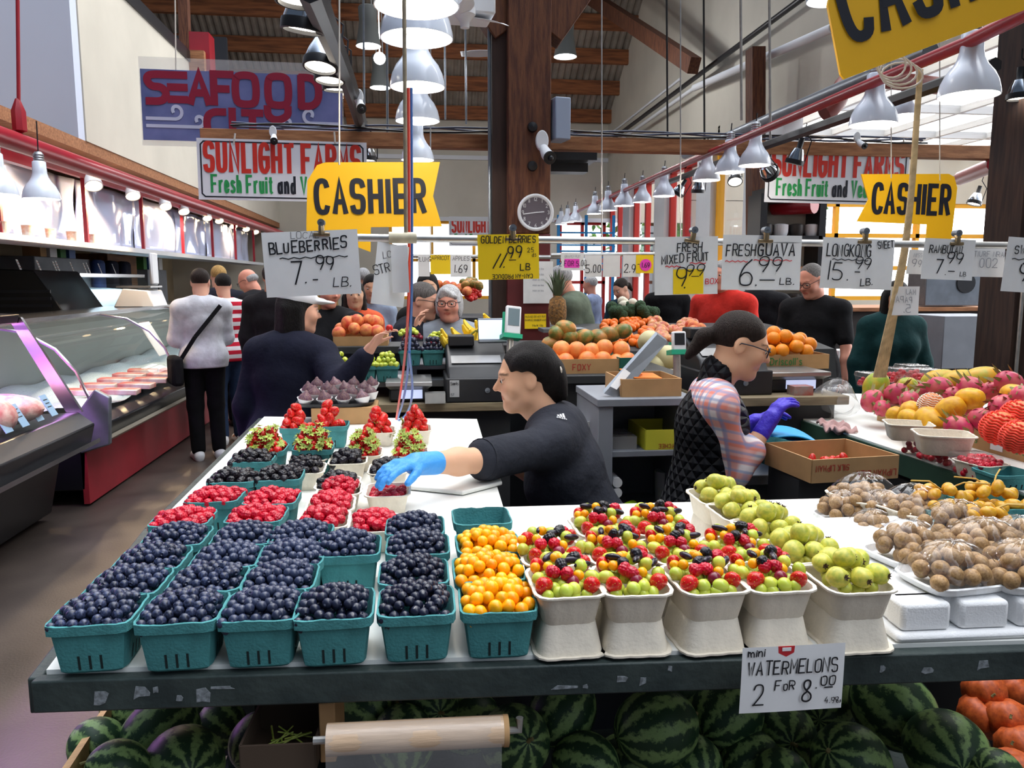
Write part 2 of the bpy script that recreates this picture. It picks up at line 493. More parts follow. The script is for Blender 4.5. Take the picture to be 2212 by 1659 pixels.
BLACK = [m_rasp(3, 1.25, M_black, 'blackberry', 7, 9, .28), m_rasp(4, 1.1, M_black, 'blackberry', 6, 9, .28)]
STRAW = [m_straw(i, e, f) for i, e, f in ((0, 1.08, 1.0), (1, 1.2, .95), (2, 1.0, 1.05))]
CALYX = [m_calyx(i) for i in range(2)]
GOLD = [m_sphere('golden_berry', M_gold, (1, 1, .94), wob=.015, seed=1, dimple=.12)]
GGR = [m_sphere('green_grape', M_ggrape, (1, 1, 1.22)), m_sphere('green_grape', M_ggrape, (1, 1, 1.05))]
RGR = [m_sphere('red_grape', M_rgrape, (1, 1, 1.08))]
DGR = [m_sphere('black_grape', M_dgrape, (.62, .62, 1.5), wob=.04, seed=5)]
def m_guava():
    mb = MB()
    mb.lathe([(0, -1.1), (.3, -1.06), (.62, -.85), (.88, -.45), (.97, 0), (.9, .45), (.68, .82), (.4, 1.02), (.2, 1.06), (0, 1.0)], 18, 0, None, lambda a, j: 1 + .035 * math.cos(4 * a) + .02 * math.sin(3 * a + j))
    return mb.mesh('guava', M_guava, angle=180)
def m_guava_end():
    mb = MB()
    for k in range(6):
        a = k * math.pi / 3
        c, s = math.cos(a), math.sin(a)
        mb.add([(.1 * c - .14 * s, .1 * s + .14 * c, 1.02), (.1 * c + .14 * s, .1 * s - .14 * c, 1.02), (.36 * c, .36 * s, 1.2 + .06 * (k % 2)), (.05 * c, .05 * s, 1.12)], [(0, 1, 2), (0, 2, 3), (1, 3, 2)])
    mb.lathe([(.2, 1.0), (.16, 1.1), (0, 1.06)], 8)
    return mb.mesh('blossom_end', M_guavae, angle=20)
GUAVA, GUAVAE = m_guava(), m_guava_end()
LONGK = [m_sphere('longkong', M_long, (1, 1, 1.06), wob=.02, seed=3)]
DATE = [m_sphere('yellow_date', M_date, (.78, .78, 1.1), dimple=.08)]
def merge(name, meshes, xf, mats, parent=None):
    V, Fs, off = [], [], 0
    data = []
    for me in meshes:
        v = np.empty(3 * len(me.vertices), np.float32); me.vertices.foreach_get('co', v)
        me.calc_loop_triangles()
        t = np.empty(3 * len(me.loop_triangles), np.int32); me.loop_triangles.foreach_get('vertices', t)
        data.append((v.reshape(-1, 3), t.reshape(-1, 3)))
    for i, M in enumerate(xf):
        v, t = data[i % len(data)]
        m = np.array(M, dtype=np.float32)
        V.append(v @ m[:3, :3].T + m[:3, 3]); Fs.append(t + off); off += len(v)
    V, Fs = np.concatenate(V), np.concatenate(Fs)
    me = bpy.data.meshes.new(name)
    me.vertices.add(len(V)); me.vertices.foreach_set('co', V.ravel())
    me.loops.add(Fs.size); me.loops.foreach_set('vertex_index', Fs.ravel().astype(np.int32))
    me.polygons.add(len(Fs)); me.polygons.foreach_set('loop_start', np.arange(0, Fs.size, 3, dtype=np.int32))
    me.polygons.foreach_set('loop_total', np.full(len(Fs), 3, np.int32))
    me.polygons.foreach_set('use_smooth', np.ones(len(Fs), bool))
    me.materials.append(mats); me.update(); me.validate()
    return link(name, me, parent)
def heap(a, b, rim, H, r, sp=1.8, rnd=RND, drop=0.0, jz=.25):
    out, s = [], r * sp
    row, y = 0, -b + r * .8
    while y <= b - r * .8 + 1e-6:
        x = -a + r * .8 + (s / 2 if row % 2 else 0)
        while x <= a - r * .8 + 1e-6:
            jx, jy = rnd.uniform(-.2, .2) * s, rnd.uniform(-.2, .2) * s
            X, Y = max(-a + r * .7, min(a - r * .7, x + jx)), max(-b + r * .7, min(b - r * .7, y + jy))
            z = rim + H * (1 - abs(X / a) ** 2.2) * (1 - abs(Y / b) ** 2.2) - drop + rnd.uniform(-jz, jz) * r
            out.append((X, Y, z)); x += s
        y += s * .866; row += 1
    return out
def rot_any(rnd=RND): return Euler((rnd.uniform(0, 6.28), rnd.uniform(0, 6.28), rnd.uniform(0, 6.28)))
def xf(p, r, e=None): return Matrix.Translation(p) @ (e or rot_any()).to_matrix().to_4x4() @ Matrix.Diagonal((r, r, r, 1))
BURIED = {}
def put(name, meshes, p, r, label, cat, group, e=None, parts=None):
    o = bpy.data.objects.new(name, meshes if not isinstance(meshes, list) else RND.choice(meshes))
    COL.objects.link(o); o.location = p; o.rotation_euler = e or rot_any(); o.scale = (r, r, r)
    tag(o, label, cat, group)
    for pn, pm, pl in parts or ():
        k = bpy.data.objects.new(pn, pm); COL.objects.link(k); k.parent = o
        if pl is not None: k.location = pl
    return o
# ------------------------------------------------------------------ baskets and trays
M_teal = mat('teal_pulp', S(66, 132, 134), .85, var=.12, vscale=30, bump=.2, bscale=220, rand=.05)
M_slot = mat('painted_slot_shade', (.006, .016, .016), .9)  # near-black colour painting the shade inside the slot holes, drawn as flat quads
M_pulp = mat('white_pulp', S(232, 222, 204), .7, var=.04, vscale=40, bump=.12, bscale=160)
def rrect(hx, hy, n=9, e=6.0):
    pts = []
    for k in range(4 * n):
        a = 2 * math.pi * (k + .5) / (4 * n)
        c, s = math.cos(a), math.sin(a)
        q = (abs(c) ** e + abs(s) ** e) ** (-1 / e)
        pts.append((hx * c * q, hy * s * q))
    return pts
def rings(mb, spec, n=9, e=6.0, wob=None, cap0=True, cap1=True, flute=0.0, mi=0):
    base = mb.n; k = 4 * n; vs, fs = [], []
    for j, (hx, hy, z) in enumerate(spec):
        for i, (x, y) in enumerate(rrect(hx, hy, n, e)):
            fl = 1 - flute * (1 if (i % 3 == 1) else 0) * (1 if 0 < j < len(spec) - 1 else 0)
            vs.append((x * fl, y * fl, z + (wob(i, j) if wob else 0)))
    for j in range(len(spec) - 1):
        for i in range(k): fs.append((j * k + i, j * k + (i + 1) % k, (j + 1) * k + (i + 1) % k, (j + 1) * k + i))
    if cap0: fs.append(tuple(range(k - 1, -1, -1)))
    if cap1: fs.append(tuple(range((len(spec) - 1) * k, len(spec) * k)))
    mb.add(vs, fs, mi)
    return mb
BT, BB, BH = .0605, .047, .080
def m_basket(seed):
    rn = random.Random(seed)
    wv = [rn.uniform(-.0012, .0012) for _ in range(40)]
    mb = MB()
    rings(mb, [(BB - .004, BB - .004, 0), (BB, BB, .004), (BT - .006, BT - .006, .062), (BT - .0005, BT - .0005, .065), (BT, BT, BH), (BT - .003, BT - .003, BH + .0008), (BT - .0062, BT - .0062, .066), (BB - .003, BB - .003, .004)],
          9, 9.0, lambda i, j: wv[i] if j in (4, 5) else 0)
    for side in range(4):
        M = R('Z', 90 * side)
        for k in (-1, 0, 1):
            z0, z1 = .007, .030
            f = lambda z: -(BB + (BT - .006 - BB) * (z - .004) / .058) - .0006
            mb.add([(k * .0155 - .0018, f(z0), z0), (k * .0155 + .0018, f(z0), z0), (k * .0155 + .0018, f(z1), z1), (k * .0155 - .0018, f(z1), z1)], [(0, 1, 2, 3)], 1, M)
    return mb.mesh('pulp_basket', [M_teal, M_slot], angle=35, fix=False)
BASK = [m_basket(i) for i in range(3)]
TX, TY, TH = .058, .070, .052
def m_tray():
    mb = MB()
    a, b = TX, TY
    rings(mb, [(a * .70, b * .74, 0), (a * .74, b * .78, .004), (a * .90, b * .92, TH - .003), (a, b, TH - .003), (a, b, TH), (a * .91, b * .93, TH), (a * .73, b * .76, .005)], 9, 7.0, flute=.02)
    return mb.mesh('pulp_tray', M_pulp, angle=35, fix=False)
TRAY = m_tray()
TABLE = 1.04
def basket(px, py, kind, where, contents, rz=0.0, z=TABLE):
    rim = z + (BH if kind == 't' else TH)
    p = on(px, py, rim)
    half = BT if kind == 't' else TY
    c = Vector((p.x, p.y + half, z))
    me = RND.choice(BASK) if kind == 't' else TRAY
    o = link('pulp_basket' if kind == 't' else 'pulp_tray', me, None, c, (0, 0, rz + U(-.03, .03)))
    nm = 'teal pulp basket' if kind == 't' else 'white pulp tray'
    tag(o, f'{nm} of {contents}, {where}' if contents != 'nothing' else f'empty {nm} {where}', 'basket' if kind == 't' else 'tray', 'teal baskets on the fruit table' if kind == 't' else 'white trays on the fruit table')
    return c, o
def fill(c, o, a, b, rim, H, r, name, meshes, label, cat, group, sp=1.8, upright=None, limit=None, parts=None, buried=True, step=1.45, jz=.25):
    n = 0
    rz = o.rotation_euler.z
    for (x, y, z) in heap(a, b, rim, H, r, sp, jz=jz):
        q = Vector((c.x + x * math.cos(rz) - y * math.sin(rz), c.y + x * math.sin(rz) + y * math.cos(rz), c.z + z))
        e = upright() if upright else rot_any()
        if limit is not None and limit[0] <= 0:
            BURIED.setdefault(name, []).append(xf(q, r, e))
        else:
            if limit is not None: limit[0] -= 1
            put(name, meshes, q, r * U(.9, 1.08), label, cat, group, e, parts() if parts else None)
        n += 1
    if buried:
        q = .6 if a == b else 1.3
        for (x, y, z) in heap(a - r * q, b - r * q, rim - r * step, H * .92, r, sp * 1.02):
            BURIED.setdefault(name, []).append(xf((c.x + x, c.y + y, c.z + z), r))
    return n
BI = BT - .004
LIM = {'blueberry': [300]}
rowname = ['front', 'second', 'third', 'fourth']
blue_spots = {
    'leftmost column': [(180, 1353), (250, 1287), (305, 1232), (362, 1180)],
    'second column from the aisle': [(372, 1350), (430, 1281), (475, 1228), (515, 1178)],
    'third column from the aisle': [(553, 1343), (594, 1276), (620, 1222), (642, 1174)],
}
for col, sp in blue_spots.items():
    for i, (px, py) in enumerate(sp):
        c, o = basket(px, py, 't', f'{rowname[i]} in the {col}', 'blueberries')
        fill(c, o, BI, BI, BH - .006, .026, .0084, 'blueberry', BLUE, f'dark blue blueberry heaped in the {rowname[i]} teal basket of the {col}', 'blueberry', f'blueberries, {rowname[i]} basket, {col}', limit=LIM['blueberry'], sp=1.85)
for i, (px, py, w) in enumerate([(716, 1340, 'at the front edge beside an open gap'), (748, 1202, 'standing alone behind a gap')]):
    c, o = basket(px, py, 't', w, 'blueberries')
    fill(c, o, BI, BI, BH - .006, .03, .0084, 'blueberry', BLUE, f'dark blue blueberry heaped in the teal basket {w}', 'blueberry', f'blueberries, basket {w}', limit=LIM['blueberry'], sp=1.85)
for i, (px, py) in enumerate([(900, 1332), (894, 1263), (903, 1199), (897, 1155)]):
    c, o = basket(px, py, 't', f'{rowname[i]} in the column beside the golden berries', 'blueberries')
    fill(c, o, BI, BI, BH - .006, .028, .0084, 'blueberry', BLUE, f'dark blue blueberry in the {rowname[i]} basket beside the golden berries', 'blueberry', f'blueberries, {rowname[i]} basket beside golden berries', limit=LIM['blueberry'], sp=1.85)
for i, (px, py) in enumerate([(1082, 1325), (1062, 1256), (1061, 1195)]):
    c, o = basket(px, py, 't', f'{rowname[i]} in its column', 'golden berries', z=TABLE + (.012 if i else 0))
    fill(c, o, BI, BI, BH - .005, .024, .0112, 'golden_berry', GOLD, f'round orange golden berry in the {rowname[i]} basket of its column', 'golden berry', f'golden berries, {rowname[i]} basket', sp=1.86)
basket(1045, 1133, 't', 'behind the golden berries', 'nothing', z=TABLE + .012)
rl = lambda w: f'red raspberry heaped in the {w}'
for px, py, k, w in [(378, 1137, 't', 'front teal raspberry basket by the aisle'), (452, 1086, 't', 'second teal raspberry basket by the aisle'), (543, 1130, 't', 'teal basket behind the second blueberry column'),
                     (578, 1090, 't', 'rear teal raspberry basket of the second column'), (692, 1142, 'w', 'white tray touching the third blueberry column'), (708, 1106, 'w', 'middle white raspberry tray'), (728, 1070, 'w', 'white raspberry tray in front of the blackberries'),
                     (806, 1150, 'w', 'white tray behind the lone blueberry basket')]:
    c, o = basket(px, py, k, 'the ' + w, 'raspberries')
    a, b, rim = (BI, BI, BH - .008) if k == 't' else (TX * .80, TY * .84, TH - .001)
    fill(c, o, a, b, rim, .02, .0112, 'raspberry', RASP, rl(w), 'raspberry', f'raspberries, {w}', sp=1.85, upright=lambda: Euler((U(-2, 2), U(-2, 2), U(0, 6))))
c, o = basket(836, 1073, 'w', 'the half-full one under the gloved hand', 'raspberries')
fill(c, o, TX * .76, TY * .80, TH - .010, .006, .0105, 'raspberry', RASP, 'red raspberry in the half-full tray under the gloved hand', 'raspberry', 'raspberries under the glove', sp=1.85)
for px, py, k, w in [(494, 1043, 't', 'front blackberry basket by the aisle'), (537, 999, 't', 'rear blackberry basket by the aisle'), (595, 1038, 't', 'teal basket between two blackberry trays'), (652, 1024, 'w', 'white tray behind the teal basket'), (662, 996, 'w', 'white tray in front of the strawberries'),
                     (725, 1057, 'w', 'front white blackberry tray'), (748, 1003, 'w', 'rear white blackberry tray'), (838, 1024, 'w', 'white tray by the blue glove')]:
    c, o = basket(px, py, k, 'the ' + w, 'blackberries')
    a, b, rim = (BI, BI, BH - .008) if k == 't' else (TX * .80, TY * .84, TH - .001)
    fill(c, o, a, b, rim, .022, .0122, 'blackberry', BLACK, f'glossy blackberry heaped in the {w}', 'blackberry', f'blackberries, {w}', sp=1.85)
def straw_parts(): return [('calyx', RND.choice(CALYX), (0, 0, 1.12))]
for px, py, k, w, r, big in [(568, 976, 't', 'small strawberry basket by the aisle', .0138, 0), (672, 973, 't', 'second small strawberry basket from the aisle', .0138, 0), (784, 986, 'w', 'white tray of small strawberries beside the bare table', .0138, 0), (886, 986, 'w', 'white tray of small strawberries above the arm', .0138, 0),
                       (640, 926, 't', 'large strawberry basket by the aisle', .0198, 1), (712, 922, 't', 'large strawberry basket before the figs', .0198, 1), (818, 936, 'w', 'rear white tray of large strawberries', .0198, 1), (899, 932, 'w', 'white tray of large strawberries at the table end', .0198, 1)]:
    c, o = basket(px, py, k, 'the ' + w, 'strawberries')
    a, b, rim = (BI, BI, BH - .006) if k == 't' else (TX * .92, TY * .92, TH - .004)
    up = (lambda: Euler((U(-.9, .6), U(-.7, .7), U(0, 6)))) if not big else (lambda: Euler((math.pi + U(-1.3, 1.3), U(-1.1, 1.1), U(0, 6))))
    ht = .085 if not big else .095
    # pyramids of fruit: rings that step inwards as they rise
    lay, z = 0, rim + r * .2
    aa, bb = a, b
    while min(aa, bb) > r * 1.1 and z < rim + (.088 if big else .066):
        for (x, y, zz) in heap(aa, bb, z, .004, r, 1.6):
            edge = max(abs(x) / aa, abs(y) / bb)
            if edge < .45 and min(aa, bb) > 2.2 * r: continue
            e = up()
            if not big and y < 0 or (not big and RND.random() < .45): e = Euler((U(.2, 1.0), U(-.5, .5), U(-.5, .5)))
            pt = straw_parts() if (not big and RND.random() < .8) or RND.random() < .12 else None
            put('strawberry', STRAW, (c.x + x, c.y + y, c.z + zz), r * U(.88, 1.1), f'red strawberry in the {w}', 'strawberry', f'strawberries, {w}', e, pt)
        aa -= r * .5; bb -= r * .5; z += r * 1.15; lay += 1
# ------------------------------------------------------------------ mixed fruit trays, guavas
def twotray(px, py, where, contents, rimz=TABLE + 2 * TH - .004):
    p = on(px, py, rimz)
    c = Vector((p.x, p.y + TY, rimz - TH)); rz = U(-.05, .05)
    b = link('pulp_tray', TRAY, None, (c.x, c.y, TABLE + TH), (math.pi, 0, rz))
    tag(b, f'upturned white pulp tray carrying the {where} of {contents}', 'tray', 'upturned trays under the fruit trays')
    o = link('pulp_tray', TRAY, None, c, (0, 0, rz))
    tag(o, f'white pulp tray holding {contents}, {where}', 'tray', 'white trays on the fruit table')
    return c, o
mix = [(1238, 1292, 'front tray next to the golden berries'), (1389, 1288, 'second front tray'), (1556, 1284, 'third front tray'), (1703, 1280, 'front tray next to the guavas'),
       (1206, 1222, 'second-row tray next to the golden berries'), (1354, 1220, 'second-row tray, second from the golden berries'), (1490, 1218, 'second-row tray, third from the golden berries'), (1630, 1214, 'second-row tray next to the guavas'),
       (1317, 1159, 'rear tray next to the golden berries'), (1445, 1157, 'rear tray next to the empty table')]
for px, py, w in mix:
    c, o = twotray(px, py, w, 'mixed fruit')
    lb = lambda kind: f'{kind} in the mixed fruit, {w}'
    g = f'mixed fruit, {w}'
    def f(name, meshes, x, y, z, r, kind, cat, e=None, parts=None):
        put(name, meshes, (c.x + x * TX, c.y + y * TY, c.z + TH + z), r, lb(kind), cat, g, e, parts)
    j = lambda s=.1: U(-s, s)
    for sx in (-.62, .62): f('strawberry', STRAW, sx + j(.06), -.52 + j(.06), .008, .0165, 'big red strawberry', 'strawberry', Euler((math.pi + .9, U(-.3, .3), 0)))
    f('strawberry', STRAW, .66 + j(.05), .5, .014, .0155, 'big red strawberry', 'strawberry', Euler((math.pi + .5, .4, 0)))
    f('strawberry', STRAW, -.66 + j(.05), .5, .014, .0155, 'big red strawberry', 'strawberry', Euler((math.pi + .5, -.4, 0)))
    for x, y, z in [(-.2, -.62, .004), (.14, -.64, .004), (.8, -.12, .010), (-.82, -.1, .010), (.42, .1, .022), (-.4, .75, .018), (.25, .72, .018)]:
        f('green_grape', GGR, x + j(), y + j(), z, .0108, 'pale green grape', 'grape')
    for x, y, z in [(-.5, .1, .022), (-.12, .32, .03), (.35, -.24, .016), (.05, .85, .016), (-.78, .2, .018)]:
        f('golden_berry', GOLD, x + j(), y + j(), z, .0088, 'small orange golden berry', 'golden berry')
    for x, y, z in [(.02, -.24, .020), (-.3, -.2, .022), (.5, .45, .026)]:
        f('raspberry', RASP, x + j(), y + j(), z, .0105, 'red raspberry', 'raspberry')
    for x, y, z in [(-.16, -.02, .026), (.3, .4, .03)]:
        f('blackberry', BLACK, x + j(), y + j(), z, .0105, 'black blackberry', 'blackberry')
    for x, y, z in [(-.35, .4, .030), (.16, .14, .029), (.6, .15, .024)]:
        f('black_grape', DGR, x + j(), y + j(), z, .0098, 'long black grape', 'grape', Euler((math.pi / 2 + U(-.15, .15), 0, U(0, 3.1))))
    f('red_grape', RGR, .1 + j(), -.44, .010, .0105, 'dark red grape', 'grape')
    # hidden lower layer that the visible pieces rest on
    for (x, y, z) in heap(TX * .74, TY * .76, TH - .008, .012, .0105, 1.9): BURIED.setdefault('green_grape', []).append(xf((c.x + x, c.y + y, c.z + z), .0095))
gv = [(1880, 1282, 'front tray'), (1775, 1221, 'second tray'), (1695, 1166, 'third tray'), (1630, 1126, 'fourth tray'), (1577, 1090, 'rear tray')]
for px, py, w in gv:
    c, o = twotray(px, py, w, 'guavas')
    for x, y, z in [(-.55, -.42, .012), (.1, -.5, .012), (.62, -.4, .014), (-.5, .35, .016), (.3, .2, .026), (-.12, -.05, .034), (.62, .4, .018), (.0, .7, .014)]:
        put('guava', GUAVA, (c.x + x * TX, c.y + y * TY, c.z + TH + z), U(.0165, .0195), f'yellow-green guava in the {w} of guavas', 'guava', f'guavas, {w}', rot_any(), [('blossom_end', GUAVAE, None)])
    for (x, y, z) in heap(TX * .62, TY * .66, TH - .008, .004, .013, 1.9): BURIED.setdefault('guava', []).append(xf((c.x + x, c.y + y, c.z + z), .011))
# ------------------------------------------------------------------ longkong packs on foam
M_foam = mat('white_foam', S(240, 240, 240), .55, bump=.15, bscale=300, var=.02)
M_film = film('cling_film', op=.02, rough=.07, refl=1.3)
foam_a, foam_b = on(1945, 1382, TABLE), on(2260, 1368, TABLE)
mb = MB()
FZ = .062
fp = Vector(((foam_a.x), foam_a.y + .004, TABLE))
nt_ = 6
poly = []
wx, dy = .46, .44
mb.box((wx / 2, dy / 2 + .02, FZ * .62), (wx, dy, FZ * .76))
mb.box((wx / 2, dy / 2, FZ * .12), (wx + .03, dy + .04, FZ * .24))
for k in range(5):
    mb.box((.04 + k * .1, .016, FZ * .62), (.084, .05, FZ * .76))
o = mb.build('foam_box_lid', M_foam, None, fp, (0, 0, -.035), bevel=.008)
tag(o, 'white moulded foam lid with notched front under the longkong packs', 'foam lid')
def pack(px, py, z, hx, hy, label, grp, rz=0.0, n=1):
    p = on(px, py, z)
    mb = MB()
    rings(mb, [(hx * .8, hy * .8, 0), (hx * .9, hy * .9, .004), (hx, hy, .016), (hx - .003, hy - .003, .018), (hx * .85, hy * .85, .006)], 8, 5.0)
    root = mb.build('foam_tray', M_foam, None, p, (0, 0, rz), angle=30)
    tag(root, f'white foam tray of film-wrapped longkong, {label}', 'tray', 'foam trays of longkong')
    top = 0
    for (x, y, zz) in heap(hx * .92, hy * .92, .022, .034, .0145, 1.9):
        c_, s_ = math.cos(rz), math.sin(rz)
        put('longkong', LONGK, (p.x + x * c_ - y * s_, p.y + x * s_ + y * c_, p.z + zz), U(.0135, .0155), f'round brown longkong under film, {label}', 'longkong', f'longkong, {label}', rot_any())
    for (x, y, zz) in heap(hx * .7, hy * .7, .016, .016, .0145, 1.95): BURIED.setdefault('longkong', []).append(xf((p.x + x, p.y + y, p.z + zz), .0140))
    mf = MB()
    rn = random.Random(int(px))
    def fn(u, v):
        a = 2 * math.pi * u
        t = v
        c1, s1 = math.cos(a), math.sin(a)
        q = (abs(c1) ** 4 + abs(s1) ** 4) ** (-.25)
        rr = 1.0 - t
        z = .004 + .074 * (1 - (rr) ** 2.6) + .003 * math.sin(9 * a + 5 * t) * (1 - t) + .0025 * math.sin(17 * a - 8 * t) * (1 - t)
        return ((hx * 1.07) * c1 * q * rr, (hy * 1.07) * s1 * q * rr, z)
    mf.grid(fn, 56, 12, closed=True)
    mf.build('film_wrap', M_film, root, angle=180, fix=False)
    return root
for px, py, z, hx, hy, lb, rz in [(2052, 1262, TABLE + FZ, .078, .062, 'front pack beside the guavas', .1), (2200, 1262, TABLE + FZ, .062, .062, 'front pack at the photo edge', -.1), (1962, 1210, TABLE + FZ, .07, .058, 'second-row pack behind the guavas', .2),
                                  (2120, 1205, TABLE + FZ, .085, .058, 'second-row pack in the middle', 0), (2060, 1160, TABLE + FZ, .08, .05, 'third-row pack with the price sticker', .1), (2195, 1200, TABLE + FZ, .05, .05, 'second-row pack at the photo edge', 0),
                                  (1880, 1175, TABLE + .012, .062, .05, 'pack leaning on the guava trays', .3), (1815, 1128, TABLE + .012, .052, .052, 'smallest pack alone on the table', 0), (1900, 1128, TABLE + .02, .062, .052, 'tall pack beside the smallest one', .2)]:
    pack(px, py, z, hx, hy, lb, 'longkong', rz)
for px, py, w in [(2020, 1114, 'front white tray of longkong'), (1905, 1085, 'rear white tray of longkong')]:
    c, o = basket(px, py, 'w', 'the ' + w, 'longkong', rz=.25, z=TABLE + .02)
    o.scale = (1.25, 1.0, 1.0)
    for (x, y, zz) in heap(TX * 1.1, TY * .86, TH - .004, .018, .0145, 1.9):
        put('longkong', LONGK, (c.x + x, c.y + y, c.z + zz), U(.0135, .0155), f'round brown longkong in the {w}', 'longkong', f'longkong, {w}')
    for (x, y, zz) in heap(TX, TY * .8, TH - .026, .01, .0145, 1.95): BURIED.setdefault('longkong', []).append(xf((c.x + x, c.y + y, c.z + zz), .0140))
    mf = MB()
    mf.grid(lambda u, v: ((TX * 1.22) * (1 - v) * math.cos(6.283 * u) * (abs(math.cos(6.283 * u)) ** 4 + abs(math.sin(6.283 * u)) ** 4) ** -.25, TY * (1 - v) * math.sin(6.283 * u) * (abs(math.cos(6.283 * u)) ** 4 + abs(math.sin(6.283 * u)) ** 4) ** -.25, TH + .002 + .05 * (1 - (1 - v) ** 2.5) + .003 * math.sin(60 * u + 5 * v) * (1 - v)), 48, 10, closed=True)
    q = mf.build('film_wrap', M_film, o, angle=180, fix=False); q.scale = (1 / 1.25, 1, 1)
for px, py, w in [(2170, 1150, 'front basket of dates'), (2075, 1095, 'second basket of dates'), (2185, 1092, 'rear basket of dates at the edge')]:
    c, o = basket(px, py, 't', 'the ' + w, 'yellow dates', z=TABLE + .01)
    o.scale = (1.15, 1.1, .9)
    for (x, y, zz) in heap(BT, BT, BH - .012, .04, .0155, 1.95, jz=.6):
        put('yellow_date', DATE, (c.x + x * 1.1, c.y + y, c.z + zz), U(.0145, .0175), f'plump yellow date in the {w}', 'date', f'dates, {w}')
    for (x, y, zz) in heap(BT * .9, BT * .9, BH - .034, .02, .0155, 1.95): BURIED.setdefault('yellow_date', []).append(xf((c.x + x, c.y + y, c.z + zz), .0150))
    mt = MB()
    for k in range(2):
        a = U(0, 6); mt.tube([(c.x, c.y, c.z + BH + .02), (c.x + .04 * math.cos(a), c.y + .04 * math.sin(a), c.z + BH + .045), (c.x + .09 * math.cos(a), c.y + .09 * math.sin(a), c.z + BH + .05)], .0018, 5)
    tag(mt.build('date_stalk', M_twig), f'thin yellow stalk of dates sticking out of the {w}', 'stalk', 'date stalks')
for nm, me in (('blueberry', BLUE), ('raspberry', RASP), ('blackberry', BLACK), ('green_grape', GGR), ('guava', [GUAVA]), ('longkong', LONGK), ('yellow_date', DATE), ('golden_berry', GOLD)):
    if nm in BURIED:
        o = merge(f'{nm}_filling', me, BURIED[nm], me[0].materials[0])
        tag(o, {'blueberry': 'mass of blueberries filling the rear baskets and lying beneath the front ones'}.get(nm, f'{nm.replace("_", " ")} filling beneath the visible pieces in the trays'), nm.replace('_', ' '), None, 'stuff')
# ------------------------------------------------------------------ the fruit table
M_top = mat('white_board', S(238, 238, 232), .45, var=.05, vscale=6, bump=.03, bscale=30)
M_dkgreen = mat('dark_green_paint', S(40, 50, 50), .5, col2=S(56, 66, 64), vscale=14, bump=.15, bscale=60, spec=.4)
M_chip = mat('bare_paint_chip', S(120, 126, 130), .8, var=.4, vscale=160)
A = on(100, 1447, TABLE); Bp = on(2230, 1382, TABLE)
root = empty('fruit_table', 'L-shaped market table with white board top and dark green edge, heaped with berries', 'table', (0.2, 1.5, 0))
def child(mb, name, m, **k):
    o = mb.build(name, m, None, **k)
    o.parent = root; o.matrix_parent_inverse = Matrix.Translation((-0.2, -1.5, 0))
    return o
top_poly = [(A.x, A.y), (1.30, 1.085), (1.30, 1.93), (.218, 1.962), (.252, 3.27), (-.65, 3.44), (-.624, 1.91)]
mb = MB(); mb.prism(top_poly, TABLE - .012, TABLE)
child(mb, 'table_top', M_top, smooth=False)
mb = MB()
mb.bar((A.x - .012, A.y - .012, TABLE - .031), (1.32, 1.073, TABLE - .031), .024, .050)
child(mb, 'front_board', M_dkgreen, bevel=.003)
mb = MB(); mb.bar((A.x - .012, A.y - .012, TABLE - .034), (-.64, 1.91, TABLE - .034), .02, .056); mb.bar((-.64, 1.91, TABLE - .034), (-.665, 3.44, TABLE - .034), .02, .056)
child(mb, 'side_board', M_dkgreen, bevel=.003)
rn = random.Random(4)
d = Vector((1.32 - A.x + .012, 1.073 - A.y + .012, 0)).normalized()
for px, w, h, up in [(228, .018, .020, -.02), (315, .020, .016, -.016), (345, .008, .008, -.012), (443, .022, .026, -.022), (395, .008, .010, -.026), (486, .03, .004, -.012), (1213, .034, .006, -.030), (1258, .008, .006, -.030), (1336, .013, .010, -.018), (1380, .012, .012, -.024), (1890, .008, .012, -.016), (1985, .016, .008, -.022), (2103, .018, .014, -.016), (1436, .006, .01, -.004)]:
    p = on(px, 1447 - (px - 100) * .0305, TABLE)
    q = [Vector((rn.uniform(-.5, .5) * .3 * w + sx * w / 2, 0, sz * h / 2 + rn.uniform(-.2, .2) * h)) for sx, sz in ((-1, -1), (-.2, -1.1), (1, -.9), (1.1, .2), (.7, 1), (-.9, 1))]
    c = Vector((p.x, A.y - .0255 + (p.x - A.x) * d.y / d.x, TABLE + up - .012))
    mb = MB(); mb.plate([c + d * v.x + Vector((0, 0, v.z)) for v in q], (0, .003, 0)); child(mb, 'paint_chip', M_chip, smooth=False)
for x, y in ((-.45, 1.95), (-.55, 3.3), (.16, 3.1), (1.2, 1.9), (.2, 1.9)): mb = MB(); mb.box((x, y, .51), (.07, .07, 1.02)); child(mb, 'leg', M_dkgreen)
mb = MB(); mb.prism([(-.5, 1.4), (1.3, 1.4), (1.3, 2.2), (-.5, 2.2)], .37, .40); child(mb, 'lower_shelf', M_dkgreen)
mb = MB(); mb.box((.4, 1.98, .7), (1.9, .02, .6)); child(mb, 'back_panel', mat('stall_panel', S(60, 62, 70), .8, var=.2, vscale=5))
# board edge lying raised near the arm
mb = MB()
p = [on(885, 1060, TABLE), on(1000, 1072, TABLE), on(1085, 1050, TABLE), on(1060, 990, TABLE), on(890, 1000, TABLE)]
mb.prism([(v.x, v.y) for v in p], TABLE + .002, TABLE + .014)
tag(mb.build('cutting_board', M_top, bevel=.004), 'thin white board lying on the bare white table under the reaching arm', 'board')
